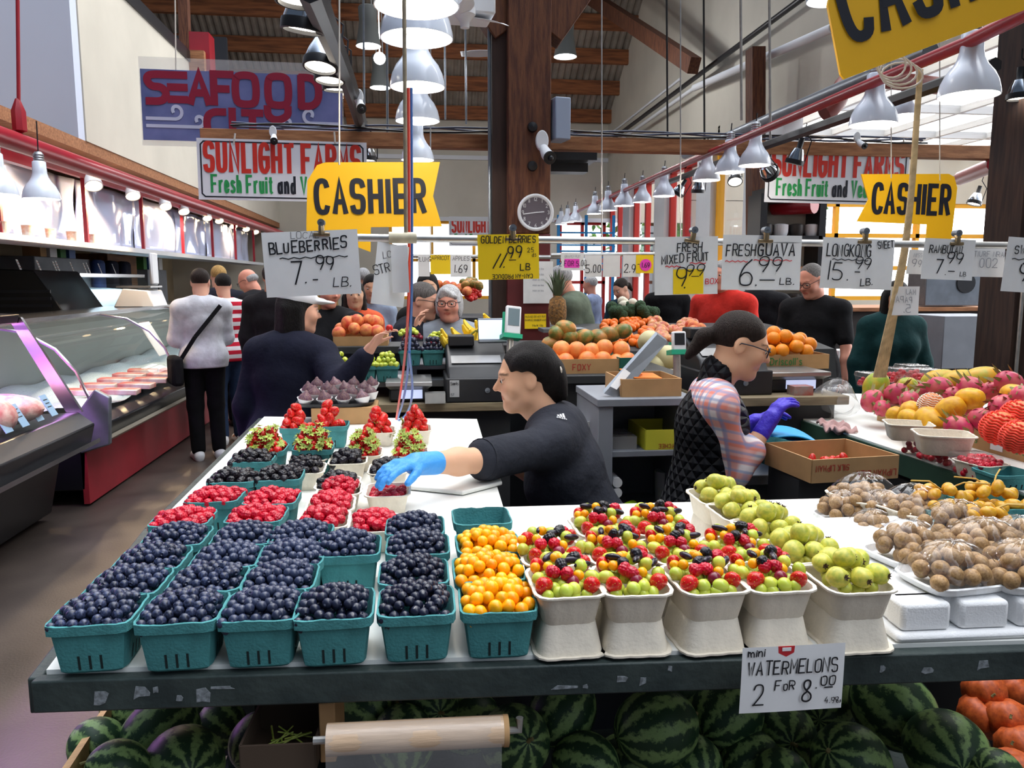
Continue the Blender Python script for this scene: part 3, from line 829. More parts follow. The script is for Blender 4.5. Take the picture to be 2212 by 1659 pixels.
# ------------------------------------------------------------------ the market hall
M_floor = mat('concrete_floor', S(80, 71, 66), .42, col2=S(58, 51, 48), vscale=2.5, bump=.08, bscale=90, spec=.4, detail=8, lo=.3, hi=.7)
M_cream = mat('cream_wall', S(206, 200, 186), .85, var=.06, vscale=1.2)
M_white = mat('white_wall', S(222, 224, 228), .8, var=.03, vscale=2)
M_timber = mat('old_timber', S(112, 70, 46), .75, col2=S(76, 42, 30), vscale=9, stretch=(6, 6, .7), bump=.25, bscale=40)
M_beam = mat('pale_timber', S(176, 122, 82), .75, col2=S(140, 92, 60), vscale=9, stretch=(.7, 6, 6), bump=.2, bscale=40)
M_purlin = mat('purlin_timber', S(160, 100, 62), .8, col2=S(112, 68, 44), vscale=4, stretch=(.5, 5, 5))
M_metal = mat('roof_metal', S(146, 138, 128), .6, .2, var=.2, vscale=3)
M_redpipe = mat('red_pipe_paint', S(150, 26, 40), .35, var=.1, vscale=3, spec=.6)
M_blackm = mat('black_metal', S(26, 26, 30), .4, spec=.5)
M_grey = mat('grey_metal', S(120, 126, 134), .4, .6, var=.1, vscale=10)
M_galv = mat('galvanised_pipe', S(190, 188, 184), .35, .8, var=.1, vscale=30)
M_brown = mat('brown_wood_wall', S(120, 78, 44), .7, col2=S(90, 56, 32), vscale=5, stretch=(3, .4, 3))
M_wframe = mat('yellow_window_paint', S(236, 170, 40), .5)
M_rframe = mat('red_window_paint', S(176, 40, 36), .5)
M_glass = film('window_glass', op=.02, rough=.02, wavy=False)
M_maroon = mat('maroon_paint', S(96, 30, 34), .55, var=.12, vscale=8)
YB, XR, XL = 18.0, 4.4, -5.2
struct(MB().box((0, 8, -.05), (26, 30, .1)).build('floor', M_floor, smooth=False))
# back wall with its band of windows
mb = MB()
for x0, x1, z0, z1 in [(XL - 3, -.55, 0, 7), (-.55, XR + 4, 2.95, 7), (2.3, 3.3, 0, 2.95), (-.55, 2.3, 0, 1.2)]:
    mb.box(((x0 + x1) / 2, YB + .1, (z0 + z1) / 2), (x1 - x0, .2, z1 - z0))
struct(mb.build('wall_back', M_cream, smooth=False))
mb = MB()
for z in (2.98, 4.32): mb.box((1.4, YB - .03, z), (7, .06, .09))
struct(mb.build('trim_1', M_white, smooth=False))
struct(MB().box((1.4, YB - .08, 4.62), (7, .16, .2)).build('trim_2', M_timber, smooth=False))
def window(n, x0, x1, z0, z1, m, y=None, x=None, y0=None, y1=None, bars=2, cross=1, t=.07):
    fr = MB(); gl = MB()
    def bar(a, b, c, d):  # along wall coordinate a..b, height c..d
        if y is not None: fr.box(((a + b) / 2, y, (c + d) / 2), (b - a, .1, d - c))
        else: fr.box((x, (a + b) / 2, (c + d) / 2), (.1, b - a, d - c))
    a0, a1 = (x0, x1) if y is not None else (y0, y1)
    bar(a0, a1, z0, z0 + t); bar(a0, a1, z1 - t, z1); bar(a0, a0 + t, z0, z1); bar(a1 - t, a1, z0, z1)
    for k in range(1, bars): q = a0 + (a1 - a0) * k / bars; bar(q - t / 2, q + t / 2, z0, z1)
    for k in range(1, cross + 1): q = z0 + (z1 - z0) * k / (cross + 1); bar(a0, a1, q - t / 2, q + t / 2)
    o = struct(fr.build(f'window_{n}', m, smooth=False))
    if y is not None: gl.box(((a0 + a1) / 2, y, (z0 + z1) / 2), (a1 - a0, .012, z1 - z0))
    else: gl.box((x, (a0 + a1) / 2, (z0 + z1) / 2), (.012, a1 - a0, z1 - z0))
    gl.build('window_glass', M_glass, o, smooth=False)
    return o
window(1, -.55, 2.3, 1.2, 2.95, M_wframe, y=YB + .1, bars=3, cross=1)
window(2, 3.3, XR, .2, 2.95, M_rframe, y=YB + .1, bars=2, cross=1)
# right wall: solid above, windows and piers below, an open bay nearer by
ZW = 3.55
mb = MB()
mb.box((XR + .1, 11.5, (ZW + 9) / 2), (.2, 13.4, 9 - ZW)); mb.box((XR + .7, .6, 4.5), (.2, 7.6, 9))  # second box: unseen near wall, added to block sky light from the right
struct(mb.build('wall_right', M_cream, smooth=False))
mb = MB()
for y0, y1 in ((9.2, 10.3), (11.5, 12.1), (13.7, 14.3), (16.0, 16.5)): mb.box((XR + .1, (y0 + y1) / 2, ZW / 2), (.24, y1 - y0, ZW))
struct(mb.build('wall_piers', M_white, smooth=False))
window(3, 0, 0, .1, ZW, M_wframe, x=XR + .12, y0=10.3, y1=11.5, bars=1, cross=1)
window(4, 0, 0, .1, ZW, M_rframe, x=XR + .12, y0=12.1, y1=13.7, bars=2, cross=1, t=.1)
window(5, 0, 0, .1, ZW, M_rframe, x=XR + .12, y0=14.3, y1=16.0, bars=2, cross=1, t=.1)
window(6, 0, 0, .1, ZW, M_rframe, x=XR + .12, y0=16.5, y1=18.0, bars=2, cross=1, t=.1)
ZB, YW, XW = 3.78, 13.0, 10.2
mb = MB()
for q in range(8): mb.box((XR + .1 + q * .82, 8.8, ZB), (.06, 8.4, .08))
for q in range(6): mb.box((7.3, 4.7 + q * 1.65, ZB), (5.8, .07, .1))
o = struct(mb.build('window_11', M_white, smooth=False))
MB().box((7.3, 8.8, ZB + .01), (5.8, 8.4, .012)).build('window_glass', M_glass, o, smooth=False)
struct(MB().box((7.4, YW, .64), (5.8, .12, 1.28)).box((7.4, YW, 3.36), (5.8, .12, .84)).box((5.1, YW, 2.1), (1.2, .12, 1.7)).build('wall_bay', M_cream, smooth=False))
window(10, 5.7, XW, 1.28, 2.94, M_wframe, y=YW, bars=3, cross=2, t=.07)
for k in range(3): window(7 + k, 0, 0, 1.05, ZB, M_wframe, x=XW, y0=4.6 + k * 2.8, y1=7.3 + k * 2.8, bars=1, cross=2)
struct(MB().box((XW, 8.8, .52), (.2, 8.4, 1.05)).build('wall_bay_sill', M_cream, smooth=False))
# posts
def post(name, label, x0, x1, y, d, z1, m):
    mb = MB(); mb.box(((x0 + x1) / 2, y + d / 2, z1 / 2), (x1 - x0, d, z1))
    return mb
pr = empty('timber_post', 'thick brown timber post with clock and camera, painted maroon low down', 'post', (.766, 5.44, 0))
MB().box((0, 0, (1.93 + 6.2) / 2), (.288, .28, 6.2 - 1.93)).build('post_shaft', M_timber, pr, bevel=.008)
o = MB().box((0, 0, .965), (.292, .284, 1.93)).build('painted_foot', M_maroon, pr, bevel=.006); o['label'] = 'maroon painted lower part'
for s in (-1, 1):
    MB().bar((s * .12, 0, 3.25), (s * 1.3, 0, 4.9), .2, .24).build('brace', M_timber, pr, bevel=.006)
MB().box((-.19, .02, 3), (.1, .2, 6)).build('side_plank', mat('dark_timber', S(58, 40, 34), .8, var=.2, vscale=6, stretch=(5, 5, .6)), pr)
MB().tube([(-.255, -.06, 0), (-.255, -.06, 6)], .012, 8).build('conduit', M_grey, pr)
for z in (2.37, 2.14, 2.62):
    MB().lathe([(0, 0), (.035, 0), (.03, .02), (.014, .024), (0, .026)], 12, 0, T(.02, -.142, z) @ R('X', 90)).build('bolt', M_blackm, pr)
rp = empty('dark_post', 'dark brown timber post with steel conduit at the right edge of the stall', 'post', (at(2150, 500, 4.4).x + .07, 4.4, 0))
MB().box((.14, 0, 2.5), (.34, .3, 5)).build('post_shaft', mat('dark_post_wood', S(66, 46, 38), .8, col2=S(40, 28, 26), vscale=7, stretch=(5, 5, .5)), rp)
MB().tube([(-.0, -.17, .2), (-.0, -.17, 5)], .011, 8).build('conduit', M_galv, rp)
# cross beam that carries the signs
cb = empty('cross_beam', 'long horizontal pale timber beam with cables, crossing behind the post', 'beam', (.9, 5.66, 2.575))
MB().box((.6, 0, 0), (5.8, .10, .095)).build('timber', M_beam, cb, bevel=.004)
rn = random.Random(2)
mb = MB()
for k in range(3):
    pts = [(-2.1 + i * .25, -.05 + k * .03, .07 + .018 * math.sin(i * .9 + k * 2) + .008 * k) for i in range(21)]
    MB().tube(pts, .007, 6).build('cable', mat('blue_grey_cable', S(62, 72, 96), .5) if k else M_blackm, cb)
# roof: corrugated sheets on purlins
SL = .66
def roofz(y): return 5.05 + SL * (YB - y)
mb = MB()
n = 300
xs = [-5.5 + 10.2 * i / n for i in range(n + 1)]
vs = [(x, y, roofz(y) + .16 + (.035 if i % 4 < 2 else 0)) for y in (11.5, YB + .3) for i, x in enumerate(xs)]
mb.add(vs, [(i, i + 1, n + 2 + i, n + 1 + i) for i in range(n)])
struct(mb.build('ceiling_metal', M_metal, smooth=False, fix=False))
for k in range(9):
    y = YB - .25 - k * .68
    struct(MB().box((-.3, y, roofz(y) + .02), (9.6, .10, .28)).build('ceiling_purlin', M_purlin, smooth=False))
mb = MB()
a, b = Vector((-1.62, 11.5, roofz(11.5) - .22)), Vector((-1.25, YB, roofz(YB) - .22))
mb.bar(a, b, .2, .3); struct(mb.build('ceiling_rafter', M_purlin, smooth=False))
struct(MB().bar(atx(1272, -8, 3.3), atx(1500, 142, 3.9), .16, .22).build('ceiling_strut', M_timber, smooth=False))
# left bulkhead over the seafood stall
ZS = 2.86
struct(MB().box((-2.97, 12.9, (ZS + 4.48) / 2), (.14, 10.4, 4.48 - ZS)).build('wall_left_bulkhead', M_cream, smooth=False))
struct(MB().box((-4.6, 7.62, (ZS + 6.5) / 2), (3.38, .14, 6.5 - ZS)).build('wall_left_front', mat('blue_white_wall', S(206, 214, 232), .8, var=.02, vscale=1), smooth=False))
struct(MB().box((-4.6, 11.0, ZS - .02), (3.3, 14.0, .04)).build('ceiling_soffit', M_brown, smooth=False))
struct(MB().box((-2.97, 11.0, ZS - .05), (.12, 14.0, .1)).build('trim_3', M_beam, smooth=False))
struct(MB().box((-2.97, 12.9, 4.54), (.18, 10.4, .14)).build('trim_4', M_blackm, smooth=False))
struct(MB().box((XL - .1, 11, 1.5), (.2, 15, 3)).build('wall_left', mat('stall_wall', S(150, 134, 108), .85, var=.15, vscale=2), smooth=False))
struct(MB().box((-4.2, YB - 3.5, 4.4), (2.2, .1, 2.6)).build('wall_left_far', mat('dark_panel', S(58, 60, 66), .8), smooth=False))
struct(MB().box((-7.3, 12, 4.5), (.2, 13, 9)).build('wall_left_upper', mat('shade_wall', S(70, 68, 66), .9), smooth=False))  # wall coloured dark to carry the shade of the void above the bulkhead
# a dark timber frame and pipes high on the left
o = empty('red_roof_box', 'red metal box beside a timber upright above the seafood sign', 'box', at(432, 118, 11.5))
MB().box((0, 0, 0), (.32, .3, .5)).build('body', M_redpipe, o)
MB().box((-.02, -.2, -.16), (.26, .1, .3)).build('wooden_end', M_beam, o)
struct(MB().bar(at(404, 180, 11.4), at(396, -20, 11.4), .12, .14).build('ceiling_upright', M_timber, smooth=False))
# trees in the street beyond the windows
M_leaf = mat('street_tree_leaf', S(110, 160, 70), .6, col2=S(70, 120, 50), vscale=2)
M_bark = mat('street_tree_bark', S(90, 74, 60), .9)
for i, (x, y, h) in enumerate([(9.0, 21.0, 5.5), (7.6, 25.0, 6.0), (10.5, 28.0, 7)]):
    rn = random.Random(i)
    o = empty('street_tree', ['leafy tree nearest the red windows outside', 'leafy tree outside behind the far red window', 'farthest leafy tree out in the street'][i], 'tree', (x, y, 0))
    MB().tube([(0, 0, 0), (.05, 0, h * .4), (0, .1, h * .8)], [.16, .12, .05], 8).build('trunk', M_bark, o)
    mb = MB()
    for k in range(900):
        u = Vector((rn.gauss(0, 1), rn.gauss(0, 1), rn.gauss(0, .8))).normalized() * (rn.random() ** .4) * h * .38
        p = Vector((0, 0, h * .68)) + u; s = .16
        e = Euler((rn.uniform(0, 6), rn.uniform(0, 6), 0)).to_matrix()
        mb.add([p + e @ Vector(q) for q in ((-s, 0, 0), (0, -s * .6, 0), (s, 0, 0), (0, s * .6, 0))], [(0, 1, 2, 3)])
    mb.build('foliage', M_leaf, o, smooth=False, fix=False)
# pipes and rails
def pipe(name, label, pts, r, m, n=10, cat='pipe', group=None):
    pts = [Vector(p) for p in pts]
    for _ in range(2 if len(pts) in (4, 5) else 0):
        pts = [pts[0]] + [q for i in range(len(pts) - 1) for q in (pts[i].lerp(pts[i + 1], .25), pts[i].lerp(pts[i + 1], .75))] + [pts[-1]]
    c = Vector(pts[0]); mb = MB(); mb.tube([Vector(p) - c for p in pts], r, n)
    return tag(mb.build(name, m, None, c), label, cat, group)
pipe('red_pipe', 'thick glossy red pipe running back along the seafood stall', [(-2.52, 3.6, 2.50), (-2.52, 17.9, 2.50)], .062, M_redpipe, 14)
rpa = [at(2230, 22, 2.36), at(2090, 92, 2.72), at(1800, 215, 3.75), at(1500, 345, 6.0), at(1330, 420, 9.6)]
pipe('red_pipe', 'slim red pipe with taped cables that carries the right row of lamps', rpa + [at(1200, 478, 16.5)], .024, M_redpipe, 10)
pipe('pipe_hanger', 'thin red rod holding the thick red pipe up on the left', [at(38, 0, 5.6), at(41, 268, 5.6)], .012, M_redpipe, 8, 'rod')
mb = MB(); c = at(41, 255, 5.6); mb.lathe([(.014, .12), (.045, .04), (.045, -.08), (0, -.1)], 8, 0); tag(mb.build('pipe_clamp', M_redpipe, None, c), 'red tapered clamp on the thick red pipe', 'clamp')
for i, (a, b, r, m, lb) in enumerate([((1310, 310), (1735, -5), .035, M_blackm, 'dark steel pipe high on the right wall'), ((1300, 330), (1500, 190), .03, M_white, 'white painted conduit on the right wall below the dark pipe'), ((1310, 296), (1470, 170), .022, M_white, 'upper white conduit on the right wall'),
                                   ((1500, 190), (1800, 60), .05, M_white, 'thick white pipe above the bright bay')]):
    pipe('wall_pipe', lb, [atx(*a, XR - .2), atx(*b, XR - .2)], r, m)
pipe('lighting_track', 'black lighting track beside the right row of lamps', [at(2150, 140, 3.0), at(1660, 312, 5.2), at(1440, 395, 8.5)], .03, M_blackm, 6, 'track')
pipe('steel_conduit', 'grey steel conduit above the black lighting track', [at(2010, 108, 4.0), at(1760, 215, 5.4), at(1480, 335, 8.8)], .045, M_grey)
pipe('red_elbow_pipe', 'fat rust-red pipe elbow beside the conduit', [at(1780, 245, 5.9), at(1808, 225, 5.9), at(1818, 185, 6.0), at(1842, 165, 6.2), (XR, 6.4, at(1842, 165, 6.2).z)], .07, mat('rust_red', S(120, 44, 36), .5), 12)
pipe('red_duct', 'short dark red pipe below the right hanging sign', [at(1672, 447, 9.02), at(1760, 442, 8.6)], .1, M_redpipe, 12)
pipe('red_rail', 'dark red rail sloping down beside the yellow cashier sign', [at(2075, 385, 6.5), at(2150, 355, 5.6)], .06, M_redpipe)
pipe('black_hose', 'black corrugated hose across the bright bay', [at(1985, 318, 12.9), at(2060, 324, 12.9), at(2110, 318, 12.9), at(2200, 322, 12.9)], .04, M_blackm)
for i, (px, Y, m, lb) in enumerate([(1600, 5.0, M_galv, 'steel hanger rod right of the small lamps'), (1662, 5.2, M_galv, 'steel rod beside the dark column'), (1440, 7.0, M_blackm, 'black rod in front of the gable wall'), (1520, 9.0, M_blackm, 'thin black rod near the wall clock post'), (835, 8.0, M_grey, 'rod left of the lamp row'), (1005, 10, M_grey, 'thin rod with white disc'), (960, 11, M_grey, 'second thin rod with white disc'), (785, 9, M_grey, 'grey rod by the track lights')]):
    yb = {1600: 260, 1662: 300, 1440: 300, 1520: 350, 835: 290, 1005: 268, 960: 258, 785: 300}[px]
    pipe('hanger_rod', lb, [at(px, -10, Y), at(px + 2, yb, Y)], .009 if Y < 8 else .012, m, 6, 'rod')
struct(MB().bar(at(1632, 105, 9.2), at(1632, 520, 9.2), .16, .2).build('wall_bay_column', M_timber, smooth=False))
# blue railing at the far door
o = empty('blue_railing', 'bright blue slatted railing by the far doorway', 'railing', (at(1265, 590, 16.8).x, 16.8, 1.75))
for k in range(7):
    MB().box((0, 0, .1 + k * .13), (1.25, .04, .035)).build('slat', mat('blue_paint', S(40, 140, 210), .5), o)
for k in (-1, 0, 1):
    MB().box((k * .6, 0, -.25), (.06, .05, 3.0)).build('upright', MATS['blue_paint'], o)
# ------------------------------------------------------------------ lamps
M_shade = mat('white_enamel', S(214, 222, 236), .2, spec=.6, coat=.3)
M_socket = mat('lamp_socket', S(150, 152, 156), .35, .7)
M_silver = mat('silver_reflector', S(190, 196, 206), .12, 1.0)
M_cone = mat('dark_grey_cone', S(78, 80, 78), .7)
def glow(name, col, s):
    return mat(name, col, .5, emit=col, estr=s)
M_bulb = glow('lamp_glow', (1.0, .93, .80), 9.0)
M_warm = glow('warm_spot_glow', (1.0, .74, .42), 7.0)
M_cool = glow('cool_lamp_glow', (.92, .97, 1.0), 5.0)
def light(parent, loc, energy, col=(1, .93, .82), r=.03, spot=None, rot=None):
    l = bpy.data.lights.new('lamp_light', 'SPOT' if spot else 'POINT'); l.energy = energy; l.color = col; l.shadow_soft_size = r
    if spot: l.spot_size = spot; l.spot_blend = .4
    o = bpy.data.objects.new('lamp_light', l); COL.objects.link(o); o.parent = parent; o.location = loc
    if rot: o.rotation_euler = rot
    return o
def bell_meshes():
    sh = MB(); prof = [(.030, .215), (.036, .21), (.038, .15), (.044, .125), (.058, .10), (.078, .075), (.092, .045), (.099, .015), (.100, 0)]
    sh.shell(prof, 32, .003)
    so = MB(); so.lathe([(0, .27), (.02, .268), (.022, .262)] + [(.026 + (.003 if k % 2 else 0), .258 - k * .007) for k in range(8)] + [(.026, .20), (0, .2)], 16)
    bu = MB(); bu.ball((0, 0, .05), (.04, .04, .05), 14, 8); bu.lathe([(.015, .1), (.015, .2)], 8)
    di = MB()
    return sh.mesh('lamp_shade', M_shade, angle=60, fix=False), so.mesh('socket', M_socket), bu.mesh('bulb', M_bulb)
BELL = bell_meshes()
def bell(p, label, k=1.0, energy=0, cord=.5, group='white bell lamps'):
    o = empty('pendant_lamp', label, 'lamp', p, 0, group)
    o.scale = (k, k, k)
    for n, me in zip(('lamp_shade', 'socket', 'bulb'), BELL): link(n, me, o)
    if cord: MB().tube([(0, 0, .26), (.004, 0, .26 + cord)], .004, 6).build('cord', M_blackm, o)
    if energy: light(o, (0, 0, .02), energy)
    return o
lampE = 40.0
for px, py, Y, lb in [(900, 14, 1.95, 'nearest white bell lamp of the middle row, cut by the top of the photo'), (900, 84, 2.28, 'second white bell lamp of the middle row'), (902, 189, 3.0, 'third white bell lamp of the middle row, sticker on its side'), (902, 262, 3.7, 'fourth white bell lamp of the middle row'), (902, 346, 4.85, 'lowest and farthest white bell lamp of the middle row, above the yellow sign')]:
    bell(at(px, py, Y), lb, 1.0 if Y < 4.5 else .98, lampE, .5 if Y < 4.5 else 2.6)
for i, (px, py, Y, lb) in enumerate([(2092, 208, 2.72, 'largest white bell lamp of the right row'), (1886, 270, 3.42, 'second white bell lamp of the right row'), (1630, 358, 5.0, 'third white bell lamp of the right row, near the black spot'), (1576, 373, 5.35, 'fourth white bell lamp of the right row'), (1526, 390, 5.9, 'fifth white bell lamp of the right row'), (1434, 424, 7.4, 'sixth white bell lamp of the right row'), (1387, 437, 8.3, 'seventh white bell lamp of the right row'), (1348, 445, 9.0, 'eighth white bell lamp of the right row'), (1313, 455, 10.0, 'ninth white bell lamp of the right row'), (1285, 462, 11.0, 'tenth white bell lamp of the right row'), (1243, 478, 13, 'eleventh white bell lamp of the right row'), (1226, 481, 14, 'twelfth white bell lamp of the right row'), (1212, 485, 15, 'farthest white bell lamp of the right row')]):
    bell(at(px, py, Y), lb, 1.03 if Y < 9 else 1.15, (lampE, lampE, 20, 0, 25, 40, 0, 40, 0, 60, 0, 0, 60)[i], .06)
bell(at(90, 430, 5.0), 'white bell lamp over the meat case at the left', 1.0, 12, .18)
bell(at(-4, 420, 4.6), 'white bell lamp half cut by the left photo edge', 1.0, 0, .1)
bell(at(1955, 250, 6.6), 'cream bell lamp glowing in the bright bay', 1.2, 0, .8)
bell(at(1790, 2, 2.9), 'bell lamp mostly hidden behind the top cashier sign', .8, 0, .1)
# silver track spots with black rims on the middle track
def track_meshes():
    re = MB(); re.shell([(.028, .12), (.04, .115), (.058, .075), (.07, .035), (.072, .02)], 24, .002)
    ri = MB(); ri.shell([(.076, .028), (.078, .02), (.078, -.008), (.074, -.01)], 24, .006)
    fc = MB(); fc.lathe([(0, .004), (.07, .004), (.07, .008), (0, .008)], 24)
    nk = MB(); nk.lathe([(0, .2), (.022, .2), (.024, .12), (.028, .115), (0, .115)], 14)
    yk = MB(); yk.tube([(.082, 0, .01), (.084, 0, .2), (0, 0, .26), (0, 0, .32)], .005, 6)
    return (re.mesh('reflector', M_silver, fix=False), ri.mesh('rim', M_blackm, fix=False), fc.mesh('lens', M_bulb), nk.mesh('neck', M_blackm), yk.mesh('yoke', M_blackm))
TRK = track_meshes()
def track(p, label, k=1.0, rot=(0, 0, 0), group='black-rimmed track spots'):
    o = empty('track_spot', label, 'spotlight', p, 0, group, rot)
    o.scale = (k, k, k)
    for n, me in zip(('reflector', 'rim', 'lens', 'neck', 'yoke'), TRK): link(n, me, o)
    return o
track(at(655, 62, 2.95), 'big silver spot with black rim left of the lamp row', 1.0, (.12, .12, 0))
track(at(652, -2, 2.6), 'glowing spot cut by the top edge of the photo', 1.05)
track(at(692, 143, 3.65), 'silver spot with lit face above the seafood sign corner', .98, (-.18, .1, 0))
track(at(712, 172, 4.0), 'third silver spot lit under the second', .96, (-.1, .05, 0))
track(at(727, 192, 4.4), 'fourth silver spot seen edge on', .96, (.05, 0, 0))
track(at(794, 346, 6.6), 'small silver spot above the yellow cashier sign', .95, (-.05, 0, 0))
for px, py, Y, lb, r in [(1665, 375, 5.4, 'black-framed spot left of the sign lettering', (.5, -1.0, 0)), (1716, 352, 5.4, 'black-framed spot over the sign lettering', (.2, .2, 0)), (1588, 392, 7.0, 'lit round spot under the third bell lamp', (-.6, .2, 0)), (1508, 415, 7.4, 'small black spot beside the red window', (.1, 0, 0)), (1462, 420, 8.0, 'dark spot above the mixed fruit sign', (.2, .5, 0)), (2200, 212, 4.3, 'black-framed spot at the right photo edge', (0, 0, 0)), (2104, 440, 7.0, 'small black spot in front of the bright window', (0, .3, 0))]:
    track(at(px, py, Y), lb, .85, r)
pipe('lighting_track', 'black lighting track with silver spots left of the lamp row', [at(668, -30, 2.4), at(705, 60, 3.1), at(765, 210, 4.8), at(800, 345, 8.0)], .045, M_blackm, 8, 'track')
# warm ceiling spots over the seafood stall
sp = MB(); sp.lathe([(0, .16), (.03, .158), (.036, .10), (.05, .06), (.058, 0), (.052, 0), (.045, .05), (0, .06)], 16); SPB = sp.mesh('spot_body', M_white)
sf = MB(); sf.lathe([(0, .012), (.05, .012), (.05, .016), (0, .016)], 16); SPF = sf.mesh('spot_lens', M_warm)
for i, (px, py, Y) in enumerate([(203, 402, 7.2), (288, 424, 8.6), (358, 447, 10.0), (398, 458, 11.2), (448, 472, 12.6), (474, 478, 13.4), (505, 489, 14.6), (532, 496, 15.4), (552, 502, 16.2), (577, 507, 17.2)]):
    nth = ['nearest', 'second', 'third', 'fourth', 'fifth', 'sixth', 'seventh', 'eighth', 'ninth', 'farthest'][i]
    o = empty('ceiling_spot', f'{nth} warm white spot under the seafood stall soffit', 'spotlight', at(px, py, Y), 0, 'warm stall spots', (-.55, -.35, 0))
    o.scale = (1.25,) * 3
    link('spot_body', SPB, o); link('spot_lens', SPF, o)
    if i in (0, 1, 3, 6): light(o, (0, 0, -.05), 70, (1, .70, .40), .05, 2.6, (0, .8, 0))
# dark grey cone lights under the roof
cm = MB(); cm.shell([(.11, .5), (.125, .48), (.115, .3), (.15, .08), (.165, 0)], 20, .01); CONE = cm.mesh('cone_shade', M_cone, fix=False)
cf = MB(); cf.lathe([(0, .02), (.15, .02), (.15, .03), (0, .03)], 20); CONEF = cf.mesh('cone_lens', M_cool)
for px, py, Y, lb in [(796, 100, 11.0, 'dark grey cone light highest left of the lamp row'), (821, 190, 13.2, 'dark grey cone light below the round bulb'), (1221, 123, 11.5, 'dark grey cone light right of the timber post')]:
    o = empty('roof_light', lb, 'lamp', at(px, py, Y), 0, 'cone lights under the roof')
    link('cone_shade', CONE, o); link('cone_lens', CONEF, o); light(o, (0, 0, -.06), 85, (.95, .97, 1), .12)
    mb = MB(); mb.tube([(-.05, 0, .5), (-.04, 0, 2.0)], .01, 6); mb.tube([(.05, 0, .5), (.04, 0, 2.0)], .01, 6); mb.build('cord', M_galv, o)
tag(MB().ball((0, 0, 0), .085, 14, 10).tube([(0, 0, 0), (0, 0, 3)], .008, 6).build('round_bulb', M_cool, None, at(820, 126, 11.8)), 'bare round glowing bulb above the cone light', 'bulb')
# ceiling fans
def fan(p, k, label, ang, nb=3):
    o = empty('ceiling_fan', label, 'fan', p); o.scale = (k, k, k)
    MB().lathe([(0, .14), (.10, .14), (.13, .11), (.13, .03), (.10, 0), (.06, -.05), (.055, -.12), (0, -.13)], 24).build('motor', M_white, o)
    for i in range(nb):
        mb = MB()
        mb.grid(lambda u, v: (.12 + .5 * u, (v - .5) * (.10 + .10 * math.sin(math.pi * min(u + .1, 1))), .03 + .05 * (v - .5)), 10, 4); b = mb.build('blade', M_white, o, rot=(0, 0, ang + i * 2 * math.pi / nb), fix=False)
        s = b.modifiers.new('thick', 'SOLIDIFY'); s.thickness = .006
    MB().tube([(0, 0, .14), (0, 0, .7)], .015, 8).build('rod', M_grey, o)
    return o
fan(at(1004, 38, 3.6), .36, 'white ceiling fan right of the big bell lamps', .5)
fan(at(1078, 118, 10.5), .8, 'small white ceiling fan far away left of the post', 2.9)
o = tag(MB().box((0, 0, 0), (.2, .2, .16)).build('junction_box', M_white, None, at(1014, 2, 3.7), (0, 0, .1), bevel=.01), 'white box above the near ceiling fan', 'box')
